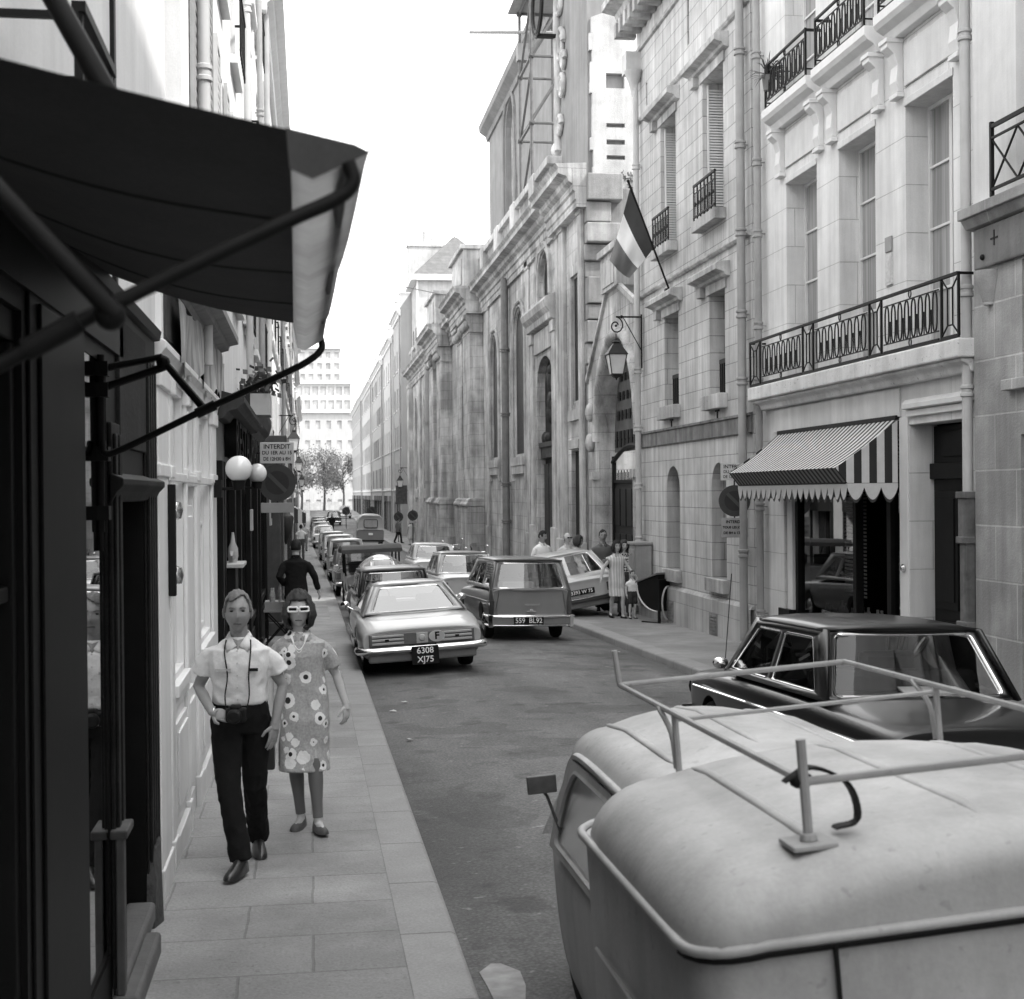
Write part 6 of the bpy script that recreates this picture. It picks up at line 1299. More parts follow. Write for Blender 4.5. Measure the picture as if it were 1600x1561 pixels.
for s in (-1, 1): mb = MB(); mb.lathe([(.09, 0), (.1, .02), (.1, .04), (.003, .06)], (s * .86, 2.0, 1.05), 14, 'y'); mb.tube([(s * .86, 2.03, 1.05), (s * .7, 2.05, .98)], .01, 5); mb.build('wing_mirror', M_CHROME, cv, smooth=50); lamp(cv, s * .6, 0, .62, .06)
bumper(cv, -.06, .46, .68, .07, .2); wheels(cv, (.6, 3.1), .62, .33, .14); place(cv, 1.66, 37.0, R(1), L=3.75)
for k, (y, x, pm, h, lab) in enumerate(((44.2, 1.5, PM, 1.42, 'grey small car half hidden beyond the black canopy car'), (53, 1.42, PL, 1.5, 'light boxy small car, nearest of the pale left row'), (62, 1.33, PWH, 1.46, 'light boxy small car in the middle of the pale left row'), (72, 1.22, PL, 1.4, 'light small car, farthest of the close left row'))): saloon(lab, pm, x, y, R(1), 3.7, .72, h, deck=.2, boxy=1, trim=False)
saloon('white saloon parked far down the left kerb behind an empty gap', PWH, .95, 92, R(1), 4.0, .76, 1.4, trim=False)
for k, (y, x, pm, lab) in enumerate(((101, .9, PM, 'dim grey car just beyond the far white saloon'), (112, .85, PD, 'dark car near the far end of the left row'), (124, .9, PM, 'last car of the left row under the trees'))): saloon(lab, pm, x, y, R(1), 4.1, .78, 1.45, trim=False)
saloon('distant dark car in the road by the street end', PD, 2.6, 150, 0, 4.2, .8, 1.45, trim=False, grp='cars at the street end'); saloon('distant pale car beside the quay wall', PL, 4.4, 176, 0, 4.2, .8, 1.5, trim=False, grp='cars at the street end')
# delivery van far away
dv_ = thing('delivery_van', 'two tone delivery van with pale roof driving away in the distance', 'van'); kv = (.9, .98, 1, 1, 1)
lower_body(dv_, [(.05, .82, .35, 1.12, kv), (.0, .86, .3, 1.15, kv), (.1, .88, .28, 1.16, kv), (3.5, .88, .28, 1.16, kv), (3.9, .8, .3, 1.0, kv)], paint('van_grey', .18, .4, .3), ((.8, .32), (3.1, .32)), .32, .88)
kk = (1, 1, .99, .93, .72)
mb = MB(); mb.loft([ring(*s) for s in [(.1, .8, 1.14, 1.98, kk, .05), (.03, .84, 1.14, 2.06, kk, .06), (.12, .86, 1.14, 2.1, kk, .07), (3.0, .86, 1.14, 2.1, kk, .07), (3.5, .8, 1.14, 1.9, kk, .05)]]); mb.build('upper_body', paint('van_pale', .36, .4, .3), dv_, sub=2)
mb = MB(); mb.poly([rrect(-.42, .42, 1.28, 1.78, .1)], lambda a, e: (a, -.012, e)); w_ = mb.build('rear_window', mat('pale_window', .3, .4, var=.2), dv_); mb = MB(); mb.tube([(a, -.014, e) for a, e in rrect(-.44, .44, 1.26, 1.8, .1)], .02, 5, close=True); mb.build('window_rim', M_BLACK, w_)
MB().box(-.14, .14, -.03, .0, .78, .92).build('number_plate', M_WHT, dv_); bumper(dv_, -.05, .42, .86, .1, .2, m=M_BLACK)
mb = MB(); mb.tube([(-.86, -.0, 1.14), (.86, -.0, 1.14)], .015, 4); mb.tube([(-.7, .0, 1.9), (-.55, -.01, 2.05), (.55, -.01, 2.05), (.7, .0, 1.9)], .04, 5); mb.build('body_trim', mat('van_trim', .5, .5), dv_)
wheels(dv_, (.8, 3.1), .74, .32); place(dv_, 3.95, 92.5, 0, L=3.9)
# motorcycles against the church
def moto(label, x, y, yaw):
    o = thing('motorcycle', label, 'motorcycle', group='motorcycles parked by the church')
    for yy in (0, 1.25):
        mb = MB(); mb.tube([(0, yy + .29 * math.cos(k * PI / 12), .3 + .29 * math.sin(k * PI / 12)) for k in range(24)], .045, 6, close=True); w_ = mb.build('wheel', M_RUB, o, smooth=60); mb = MB(); mb.lathe([(.04, -.05), (.04, .05)], (0, yy, .3), 8, 'x')
        for k in range(8): mb.tube([(0, yy, .3), (0, yy + .26 * math.cos(k * PI / 4), .3 + .26 * math.sin(k * PI / 4))], .006, 4)
        mb.build('spokes', M_CHROME, w_)
    mb = MB(); mb.tube(crv([(0, 0, .3), (0, .25, .5), (0, .6, .75), (0, 1.0, .8), (0, 1.15, .5), (0, 1.25, .3)], 4), .035, 6); mb.tube([(0, .3, .4), (0, .9, .35), (0, 1.0, .8)], .03, 6); mb.box(-.14, .14, .42, .78, .28, .58); mb.tube([(.16, .5, .3), (.16, -.3, .34)], .04, 8); mb.build('frame', M_IRON, o, smooth=60)
    mb = MB(); mb.ball((0, .78, .86), (.14, .26, .13), 14, 10); mb.build('fuel_tank', PM, o, smooth=60)
    MB().box(-.12, .12, -.05, .55, .74, .84).build('seat', M_SEAT, o, bevel=.04); mb = MB(); mb.tube([(-.36, .92, 1.06), (-.2, 1.04, 1.06), (.2, 1.04, 1.06), (.36, .92, 1.06)], .016, 6); mb.build('handlebar', M_CHROME, o, smooth=60); lamp(o, 0, 1.15, .95, .09, 'headlamp', M_CHROME, 1); lamp(o, 0, -.18, .7, .05)
    mb = MB(); vs = [(.24 * math.sin(a * .5), 1.1 + .06 * math.cos(a), 1.0 + .4 * t) for t in (0, .5, 1) for a in (-1.6, -.8, 0, .8, 1.6)]; mb.add(vs, [(i * 5 + j, i * 5 + j + 1, i * 5 + j + 6, i * 5 + j + 5) for i in range(2) for j in range(4)]); mb.build('windshield', glass('screen_glass', .7, 1), o, fix=False)
    for s in (-1, 1): mb = MB(); mb.tube([(s * .34, .96, 1.05), (s * .4, .98, 1.22)], .008, 5); mb.ball((s * .41, .98, 1.25), (.06, .02, .045), 8, 6); mb.build('mirror', M_CHROME, o, smooth=50)
    o.location = (x, y, zg(x, y)); o.rotation_euler = (0, R(6), yaw)
moto('motorcycle with tall windscreen parked near the church drainpipe', 6.35, 49.5, R(150)); moto('second motorcycle farther along the church wall with dark mirrors', 6.2, 58.5, R(165))

# ---- black saloon at the right
bl = thing('parked_car', 'black saloon with chrome rimmed rear window and white paper on the shelf, right foreground', 'car', group='cars parked on the right side'); PK = paint('black', .012, .3, .35, var=.05)
secs = [(.06, .66, .38, .78, k2), (.0, .72, .32, .83, k2), (.1, .76, .28, .86, k2), (.7, .79, .24, .9, k2), (1.5, .8, .22, .92, k2), (2.6, .8, .22, .92, k2), (3.4, .77, .26, .9, k2), (4.2, .72, .32, .84, k2), (4.42, .66, .38, .76, k2)]
lower_body(bl, secs, PK, ((.85, .31), (3.5, .31)), .31, .8)
cabin(bl, PK, 1.0, 3.15, .74, .91, 1.32, 2.75, .6, 1.4, [[(.08, .1), (.5, .1), (.5, .86), (.14, .86)], [(.54, .1), (.95, .1), (.88, .86), (.54, .86)]], rear=(.9, .05, .93), front=(.9, .06, .92), crown=.055, rcurve=.09, rpane=glass('dark_rear_glass', .75, .2, .01, .55), tr=.02)
mb = MB(); mb.quad((-.1, 1.12, .955), (.42, 1.1, .955), (.46, 1.42, .965), (.0, 1.45, .965)); mb.build('white_paper', M_WHT, bl, solid=.01)
mb = MB(); mb.tube([(-.68, 3.35, .86), (-.71, 3.1, 1.75)], .004, 5); mb.build('aerial', M_IRON, bl)
for s in (-1, 1):
    lamp(bl, s * .56, 4.38, .66, .11, 'headlamp', M_CHROME, 1); MB().box(s * .6, s * .7, -.03, .02, .55, .75).build('tail_lamp', M_LAMP, bl, bevel=.01)
    mb = MB(); mb.tube([(s * .795, .2, .72), (s * .805, 2, .74), (s * .78, 3.9, .72)], .01, 5); mb.build('side_trim', M_CHROME, bl); mb = MB(); mb.ball((s * .82, 3.05, 1.0), (.07, .05, .05), 10, 8); mb.tube([(s * .76, 3.05, .92), (s * .82, 3.05, .98)], .01, 5); mb.build('wing_mirror', M_CHROME, bl, smooth=60)
bumper(bl, -.06, .42, .78, .11, .3); bumper(bl, 4.48, .42, .76, .11, .3, fwd=-1); wheels(bl, (.85, 3.5), .67, .31); place(bl, 4.36, 8.5, R(2.5), L=4.42)
# ---- foreground van with roof rack
vn = thing('delivery_van', 'small pale delivery van with ribbed domed roof and tubular roof rack, right foreground', 'van'); PV = mat('van_dull_paint', .46, .55, var=.14, scale=2.2, fine=.05, patch=.16, speck=.18, streak=.2, spec=.35, bump=.12)
HB = .735
def sect(y, hw, zb, zt, n, dome=.07, rad=.17):
    "van section: straight sides, rounded shoulders, slightly domed top"
    P = [(hw * .97, zb), (hw, (zb + zt) * .5 - .1), (hw * .985, zt - rad * 1.3)]
    for k in range(n + 1): a = R(12 + 72 * k / n); P.append((hw - rad * 1.15 + rad * 1.12 * math.cos(a) - .0, zt - rad + rad * math.sin(a) * .93))
    P += [(hw * .42, zt + dome * .55), (0, zt + dome * .75)]
    return [(x, y, z) for x, z in P] + [(-x, y, z) for x, z in P[-2::-1]]
# box: roof cap above the gutter and body below
GZ = 1.3
def roofring(y, hw, z0, zt, rad):
    P = [(hw, z0)]
    for k in range(8): a = R(90 * k / 7); P.append((hw - rad + rad * math.cos(a), zt - rad * .82 + rad * .82 * math.sin(a)))
    for q in (.62, .35, .12): P.append(((hw - rad) * q, zt + .05 * (1 - q * q)))
    return [(x, y, z) for x, z in P] + [(0, y, zt + .05)] + [(-x, y, z) for x, z in P[::-1]]
mb = MB(); mb.loft([roofring(-.0, .5, GZ, GZ + .015, .01), roofring(.0, HB - .13, GZ + .0, GZ + .05, .06), roofring(.03, HB - .06, GZ, GZ + .09, .1), roofring(.1, HB - .015, GZ, GZ + .13, .16), roofring(.24, HB, GZ, GZ + .16, .2), roofring(.6, HB, GZ, GZ + .18, .22), roofring(1.05, HB, GZ, GZ + .18, .22), roofring(1.24, HB - .01, GZ, GZ + .165, .22), roofring(1.34, HB - .04, GZ, GZ + .13, .2), roofring(1.4, HB - .1, GZ, GZ + .08, .12)])
mb.build('box_roof', PV, vn, smooth=70)
from mathutils.bvhtree import BVHTree
def ribs(o, name, xs, y0, y1, r=.013, n=18):
    bv = BVHTree.FromPolygons([v.co[:] for v in o.data.vertices], [tuple(p.vertices) for p in o.data.polygons])
    for x in xs:
        P = []; rr = []
        for k in range(n + 1):
            y = y0 + (y1 - y0) * k / n; h = bv.ray_cast(V((x, y, 3)), V((0, 0, -1)))[0]
            if h: P.append(h - V((0, 0, .004))); rr.append(r * min(1, .15 + min(k, n - k) * .4))
        mb = MB(); mb.tube(P, rr, 8, flat=1.4); mb.build(name, PV, vn, smooth=70)
def plan(n=6, r=.16, y0=0., y1=1.4, hw=HB):
    P = []
    for cx, cy, a0 in ((hw - r, y1 - r * .6, 0), (-(hw - r), y1 - r * .6, 90), (-(hw - r), y0 + r, 180), (hw - r, y0 + r, 270)):
        for k in range(n + 1): a = R(a0 + 90 * k / n); P.append((cx + r * math.cos(a), cy + r * math.sin(a)))
    return P
pl = plan()
mb = MB(); mb.tube([(a, e, GZ + .004) for a, e in pl], .014, 6, close=True); mb.build('roof_gutter', PV, vn, smooth=70)
mb = MB(); mb.tube([(a * .995, e * .995 + .004, GZ - .012) for a, e in pl if e < .5], .012, 6); mb.build('rubber_seal', M_BLACK, vn, smooth=70)
mb = MB(); mb.loft([[(a * s, (e - .6) * s + .6, z) for a, e in pl] for s, z in ((.985, GZ), (.99, .9), (1.0, .55), (.97, .25))]); mb.build('box_body', PV, vn, smooth=60)
mb = MB()
for x in (-.42, .42): mb.box(x - .004, x + .004, -.012, .0, .3, GZ - .03)
mb.box(-.42, .42, -.012, 0, .3, .31); mb.build('door_seam', M_BLACK, vn)
mb = MB(); mb.tube([(-HB - .003, .2, .98), (-HB - .004, 1.2, .98)], .006, 4); mb.tube([(-HB - .003, .25, .86), (-HB - .004, .95, .45)], .006, 4); mb.build('pressed_line', PV, vn)
for o_ in vn.children:
    for v_ in o_.data.vertices:
        if v_.co.z > GZ - .06 and v_.co.y < .6: k_ = 1 - v_.co.y / .6; v_.co.z += .055 * k_ * k_ * max(0, 1 - (v_.co.x / HB) ** 2)
# cab
CW = .49
mb = MB(); mb.loft([roofring(y, hw, z0, zt, rd) for y, hw, z0, zt, rd in ((1.35, CW, 1.06, 1.36, .15), (1.6, CW, 1.06, 1.39, .17), (2.5, CW, 1.06, 1.40, .17), (2.85, CW - .01, 1.07, 1.37, .16), (3.05, CW - .04, 1.07, 1.28, .13), (3.16, CW - .09, 1.07, 1.17, .07), (3.2, CW - .13, 1.06, 1.1, .03))]); mb.build('cab_roof', PV, vn, smooth=70)
ribs([q for q in vn.children if q.name.startswith('box_roof')][0], 'roof_rib', (-.38, .02, .4), .1, 1.3); ribs([q for q in vn.children if q.name.startswith('cab_roof')][0], 'cab_roof_rib', (-.3, 0, .3), 1.7, 3.0)
mb = MB(); mb.loft([ring(*s) for s in [(1.3, .555, .22, .86, kv), (1.35, .575, .2, .87, kv), (2.95, .575, .2, .86, kv), (3.25, .53, .24, .85, kv), (3.85, .42, .3, .78, kv), (4.05, .3, .36, .66, kv)]]); mb.build('cab_body', PV, vn, sub=2)
for s in (-1, 1):
    mb = MB(); xs = lambda t: s * (.565 - .07 * t)
    D = [(1.36, .86), (3.0, .86), (2.9, 1.1), (2.74, 1.27), (1.36, 1.27)]; Wn = rpoly([(1.5, .89), (2.9, .89), (2.8, 1.1), (2.66, 1.235), (1.5, 1.235)], .07)
    mb.poly([D, Wn], lambda y, z: (xs((z - .86) / .36), y, z)); d_ = mb.build('door', PV, vn, solid=.03, fix=False)
    mb = MB(); mb.poly([Wn], lambda y, z: (xs((z - .86) / .36), y, z)); mb.build('pane', glass('van_door_glass', .45, .3, .25), d_, fix=False)
    mb = MB(); mb.tube([(xs((z - .86) / .36) + s * .008, y, z) for y, z in Wn], .012, 5, close=True); mb.build('window_trim', PV, d_, smooth=60)
    mb = MB(); mb.box(s * .575, s * .585, 1.42, 1.45, .3, .85); mb.build('door_seam', M_BLACK, d_)
    mb = MB(); mb.tube([(s * .57, 1.6, .7), (s * .61, 1.62, .7), (s * .615, 1.74, .7), (s * .57, 1.76, .7)], .013, 6); mb.build('handle', M_CHROME, d_, smooth=50)
    mb = MB(); mb.tube(crv([(s * .52, 3.02, .9), (s * .5, 2.93, 1.1), (s * .485, 2.78, 1.25), (s * .485, 2.5, 1.3), (s * .495, 1.5, 1.29)], 4), .018, 6); mb.build('gutter_rail', PV, vn, smooth=60)
    mb = MB(); mb.tube([(s * .54, 2.85, .92), (s * .59, 2.87, 1.1), (s * .62, 2.86, 1.15)], .008, 6); mb.box(s * .55, s * .675, 2.84, 2.865, 1.12, 1.195); mb.build('wing_mirror', mat('mirror_back', .08, .4, var=.3, scale=18), vn, bevel=.01)
mb = MB(); mb.quad((-.58, 3.18, .87), (.58, 3.18, .87), (.48, 3.1, 1.1), (-.48, 3.1, 1.1)); mb.build('windscreen', M_CARGL, vn)
for x in (-.3, .3): MB().box(x - .24, x + .24, 1.5, 1.6, .5, 1.0).build('front_seat', M_SEAT, vn, bevel=.04)
wheels(vn, (.45, 3.3), .38, .31, .14)
# rack
rk = MB(); zc = 1.64; M_RACK = mat('rack_tube_paint', .3, .45, var=.2, scale=9, speck=.25)
RL, RRr, YF, Y1, Y0 = -.4, .48, 2.12, 1.34, .17
rk.tube([(RL, Y0, zc), (RL, YF, zc), (RRr, YF, zc), (RRr, Y0, zc), (RL, Y0, zc)], .0105, 8); rk.tube([(RL, Y1, zc - .02), (RRr, Y1, zc - .02)], .007, 6)
rk.tube([(RL, Y0, zc + .1), (RL, Y0, 1.46)], .0125, 8); rk.tube([(RRr, Y0, zc + .1), (RRr, Y0, 1.46)], .0125, 8); rk.tube([(RL - .01, YF, zc + .13), (RL, YF, zc)], .0105, 8)
for x in (RL, RRr):
    rk.tube([(x, Y1, zc), (x, Y1, 1.44)], .011, 8); rk.tube(crv([(x - .01, Y1 + .16, zc - .0), (x, Y1 + .06, zc - .07), (x, Y1 + .03, 1.46)], 4), .009, 6)
rk.build('roof_rack', M_RACK, vn, smooth=40)
mb = MB()
for x in (RL, RRr): mb.box(x - .055, x + .055, Y0 - .05, Y0 + .06, 1.488, 1.502); mb.lathe([(.024, 1.502), (.02, 1.52)], (x, Y0 + .0, 0), 8)
mb.build('rack_foot', M_RACK, vn, bevel=.004)
for x, l in ((RL + .02, .3), (RRr - .03, .3)):
    mb = MB(); P = crv([(x - .06, Y0 + .03, zc - .0), (x, Y0 + .01, zc + .03), (x + .09, Y0 + .02, zc - .02), (x + .1, Y0 + .0, zc - .1), (x + .05, Y0 + .02, 1.52)], 5); rings = []
    for p in P: rings.append([p + V((0, -.018, -.003)), p + V((0, .018, -.003)), p + V((.006, .018, .003)), p + V((.006, -.018, .003))])
    mb.loft(rings); mb.ball((x - .02, Y0 + .02, zc), (.03, .03, .02), 8, 6); mb.build('strap', M_BLACK, vn, smooth=50)
vn.matrix_world = Matrix.Translation((1.665, 2.98, zg(1.62, 4) + .03)) @ Matrix.Rotation(R(.3), 4, 'Z') @ Matrix.Rotation(R(-4.2), 4, 'Y') @ Matrix.Rotation(R(-1.0), 4, 'X')

# ---- street things by the gateway
ub = thing('utility_box', 'grey upright utility cabinet on the wall beside the downpipe', 'utility box', (7.3, 30.6, zr(30.6) + KH + .62), -PI / 2)
MB().box(-.3, .3, -.2, .18, 0, 1.0).build('cabinet', mat('cabinet_grey', .3, .6, var=.15, streak=.2), ub, bevel=.03); MB().box(-.25, .25, -.225, -.2, .08, .9).build('door', mat('cabinet_door', .27, .6, var=.15), ub, bevel=.01); MB().box(-.33, .33, -.24, .18, 1.0, 1.06).build('lid', mat('cabinet_grey', .3, .6), ub, bevel=.01); MB().box(-.1, .1, -.245, -.222, .78, .81).build('handle', M_CHROME, ub)
db = thing('display_stand', 'dark slanted display board with pale curved rim standing on the right pavement', 'display stand', (7.12, 29.4, zr(29.4) + KH), R(-62))
P = [(0, 1.08), (.0, .9)] + [(.78 - .78 * math.cos(PI / 2 * k / 10) if False else .78 * math.sin(PI / 2 * k / 10) * 1.0, .9 - .62 * (1 - math.cos(PI / 2 * k / 10))) for k in range(11)] + [(.78, .55), (.78, 1.3)]
P = [(.0, .98)] + [(.75 * (1 - math.cos(PI / 2 * k / 10)), .92 - .62 * math.sin(PI / 2 * k / 10)) for k in range(11)] + [(.75, 1.22)]
mb = MB(); mb.prism(P, lambda a, e, d: (a, d, e), -.3, .3); mb.build('board', mat('board_black', .01, .5, var=.2), db)
mb = MB(); mb.tube([(a, -.31, e) for a, e in P[1:12]], .022, 6); mb.tube([(a, .31, e) for a, e in P[1:12]], .022, 6); mb.build('rim', mat('pale_rim', .5, .5), db, smooth=60)
mb = MB(); mb.loft([[(-.04, -.34, .98), (-.04, .34, .98), (-.02, .34, 1.02), (-.02, -.34, 1.02)], [(.78, -.34, 1.22), (.78, .34, 1.22), (.78, .34, 1.26), (.78, -.34, 1.26)]]); mb.build('slanted_top', mat('board_grey', .15, .5), db)
mb = MB()
for y in (-.32, .32): mb.box(.8, .86, y - .025, y + .025, 0, 1.1); mb.box(.2, .86, y - .02, y + .02, .0, .04)
mb.box(.8, .86, -.32, .32, 1.06, 1.1); mb.build('frame', M_BLACK, db)
mb = MB(); mb.tube([(.83, .22 * math.cos(2 * PI * k / 20), .5 + .42 * math.sin(2 * PI * k / 20)) for k in range(20)], .025, 6, close=True); mb.build('oval_frame', mat('pale_rim', .5, .5), db, smooth=60)
db.scale = (.85,) * 3
cb = thing('overhead_cable', 'thin cable crossing the sky above the street', 'cable', (0, 62, 0)); mb = MB(); mb.tube([(WL, 0, 13.2), (3, 3, 12.1), (7.6, 8, 12.0)], .02, 5); mb.build('wire', mat('thin_wire', .3, .6), cb)
random.seed(31)
for k, (x, y, s) in enumerate(((.98, 16.9, .07), (1.15, 17.6, .06), (1.0, 14.6, .05), (5.2, 23.5, .06))):
    mb = MB(); vs = [(s * random.uniform(.4, 1) * math.cos(a), s * random.uniform(.4, 1) * math.sin(a), .01 + random.uniform(0, .02)) for a in [q * PI / 3 for q in range(6)]]; mb.add(vs + [(0, 0, .03)], [(q, (q + 1) % 6, 6) for q in range(6)])
    o = mb.build('paper_scrap', mat('scrap_paper', .55, .9), None, fix=False, loc=(x, y, zg(x, y))); tag(o, 'scrap of pale litter lying on the asphalt', 'litter', 'litter on the road')
mb = MB(); mb.add([(.92 + .1 * math.cos(q * .6) * (1 + .3 * math.sin(q * 2)), 6.75 + .4 * math.sin(q * .6), 0) for q in range(10)] , [tuple(range(10))]); mb.v = [(a, e, zg(a, e) + .006) for a, e, _ in mb.v]; tag(mb.build('paint_splash', mat('pale_spill', .3, .9, var=.3, scale=9), None, fix=False), 'pale dried splash on the asphalt beside the near kerb', 'stain')
# ================================================================== PEOPLE
def _skin(name, b): return mat(name, b, .5, var=.1, scale=9, fine=.03)
M_SKIN, M_SKINL = _skin('tanned_skin', .3), _skin('fair_skin', .46)
def cloth(name, b, var=.08, bump=.5): return mat('cloth_' + name, b, .9, var=var, scale=7, fine=.05, bump=bump, vscale=11)
def ball_ends(mb, pts, rs, n=12, flat=None):
    mb.tube(pts, rs, n, flat=flat)
    for p, r in ((pts[0], rs[0]), (pts[-1], rs[-1])): mb.ball(p, r, 10, 6)
def torso(mb, rows, n=18):
    rings = []
    for z, x, y, rx, ry in rows:
        ring_ = []
        for k in range(n):
            a = 2 * PI * k / n; c, s = math.cos(a), math.sin(a); e = .82; ring_.append((x + rx * abs(c) ** e * (1 if c > 0 else -1), y + ry * abs(s) ** e * (1 if s > 0 else -1), z))
        rings.append(ring_)
    mb.loft(rings)
def fuse(mb, vox, it=3):
    "one continuous skin from overlapping closed pieces"
    me = mb.mesh('tmp'); o = bpy.data.objects.new('tmp', me); COL.objects.link(o); m = o.modifiers.new('r', 'REMESH'); m.mode = 'VOXEL'; m.voxel_size = vox; m2 = o.modifiers.new('s', 'SMOOTH'); m2.iterations = it; m2.factor = .5
    bpy.context.view_layer.update(); e = o.evaluated_get(bpy.context.evaluated_depsgraph_get()); r = e.to_mesh(); out = MB(); out.add([v.co[:] for v in r.vertices], [tuple(p.vertices) for p in r.polygons]); e.to_mesh_clear(); bpy.data.objects.remove(o); return out
from mathutils import noise as mnoise
def wrinkle(mb, amp, sx=7, sz=12, seed=0):
    me = mb.mesh('tmp'); nn = [v.normal.copy() for v in me.vertices]; bpy.data.meshes.remove(me); out = []
    for v, n in zip(mb.v, nn):
        q = V(v); f = mnoise.noise(V((q.x * sx + seed, q.y * sx, q.z * sz + q.x * 5))) + .5 * mnoise.noise(V((q.x * sx * 2.3, q.y * sx * 2.3 + seed, q.z * sz * 1.6 - q.x * 9))); f = -abs(f) * 1.4 + .35; out.append(tuple(q + n * f * amp))
    mb.v = out; return mb
def basis(d, n):
    d = d.normalized(); n = (n - d * n.dot(d)).normalized(); w = d.cross(n); return d, n, w
def hand(mb, wr, d, n, side=1, curl=.35, s=1.0, spread=1.0):
    d, n, w = basis(V(d), V(n)); w = w * side; wr = V(wr)
    M = Matrix((w, d, n)).transposed()
    b = MB(); b.ball((0, 0, 0), (.041 * s, .056 * s, .016 * s), 14, 10); mb.merge(b, Matrix.Translation(wr + d * .052 * s) @ M.to_4x4())
    mb.tube([wr - d * .012 * s, wr + d * .01 * s, wr + d * .035 * s], [.022 * s, .025 * s, .026 * s], 12, flat=1.2)
    for i, (o, l) in enumerate(((.028, .072), (.0095, .08), (-.009, .075), (-.027, .058))):
        p = wr + d * (.092 - .006 * (i in (0, 3)) - .006 * (i == 3)) * s + w * o * s; a = 0; P = [p - d * .02 * s, p]; dd = d + w * (o * 1.6 * spread)
        for k, f in enumerate((.45, .32, .23)): a += curl * (1 + .12 * i) * (.7 if k == 0 else 1); P.append(P[-1] + (dd.normalized() * math.cos(a) + n * math.sin(a)) * l * f * s)
        mb.tube(P, [.0095 * s, .0095 * s, .0088 * s, .008 * s, .0055 * s], 8)
    t0 = wr + d * .028 * s + w * .03 * s; t1 = t0 + (d * .6 + w * .62 + n * .3).normalized() * .042 * s; t2 = t1 + (d * .88 + w * .25 + n * .4).normalized() * .034 * s
    mb.tube([t0 - w * .015 * s, t0, t1, t2], [.013 * s, .013 * s, .0105 * s, .007 * s], 8)
def headfn(p, f=1.0):
    x, y, z = p.x * .076, p.y * .096, p.z * .118
    lo = max(0, -p.z)
    x *= 1 - .3 * lo ** 1.4 * (1 if p.y < .2 else .7); y = y * (1 - .16 * lo) - (.008 * lo if p.y < 0 else -.0)
    if p.y > 0 and p.z < -.2: y *= 1 - .3 * (-p.z - .2)
    if p.y < -.2:
        y *= .96
        def g(cx, cz, sx, sz): return math.exp(-((x - cx) / sx) ** 2 - ((z - cz) / sz) ** 2)
        y -= .021 * g(0, -.026, .012, .016) + .012 * g(0, -.002, .008, .022); y -= .005 * g(0, .028, .05, .012)
        y += .010 * (g(.031, .010, .015, .010) + g(-.031, .010, .015, .010)); y -= .004 * (g(.043, -.022, .02, .016) + g(-.043, -.022, .02, .016))
        y -= .006 * g(0, -.064, .02, .007) - .004 * g(0, -.055, .03, .005) - .004 * g(0, -.08, .03, .006); y -= .01 * g(0, -.1, .022, .016)
    return V((x, y, z))
def head(mb, M):
    b = MB(); b.ball((0, 0, 0), 1, 40, 30, headfn)
    for s in (-1, 1): b.ball((s * .078, .012, -.002), (.011, .019, .032), 10, 8)
    mb.merge(b, M)
def hair_shell(M, keep, off=.012, wave=0, freq=9, n=40, m=28, seed=1):
    rnd = random.Random(seed); mb = MB(); P = {}; pts = []
    for i in range(m + 1):
        ph = -PI / 2 + PI * i / m
        for k in range(n):
            a = 2 * PI * k / n; p = V((math.cos(ph) * math.cos(a), math.cos(ph) * math.sin(a), math.sin(ph))); o_ = off if not callable(off) else off(p); q = headfn(p); q = q + p.normalized() * (o_ + wave * math.sin(a * freq + ph * 7) * math.sin(ph * freq * .8 + a * 2)); pts.append((p, M @ q))
    mb.v = [tuple(q) for _, q in pts]
    for i in range(m):
        for k in range(n):
            id_ = (i * n + k, i * n + (k + 1) % n, (i + 1) * n + (k + 1) % n, (i + 1) * n + k); c = sum((pts[j][0] for j in id_), V()) / 4
            if keep(c): mb.f.append(id_)
    return mb
SHORT = lambda c: (c.z > .66 + .1 * math.sin(c.x * 4) if c.y < -.45 else (c.z > .05 if c.y < .1 and abs(c.x) > .5 else (c.z > -.38 if c.y > .0 else c.z > .3)))
LONG = lambda c: (c.z > .5 if (c.y < -.55 and abs(c.x) < .62) else c.z > -.86 and (c.y > -.35 or c.z > .3 or abs(c.x) > .72))
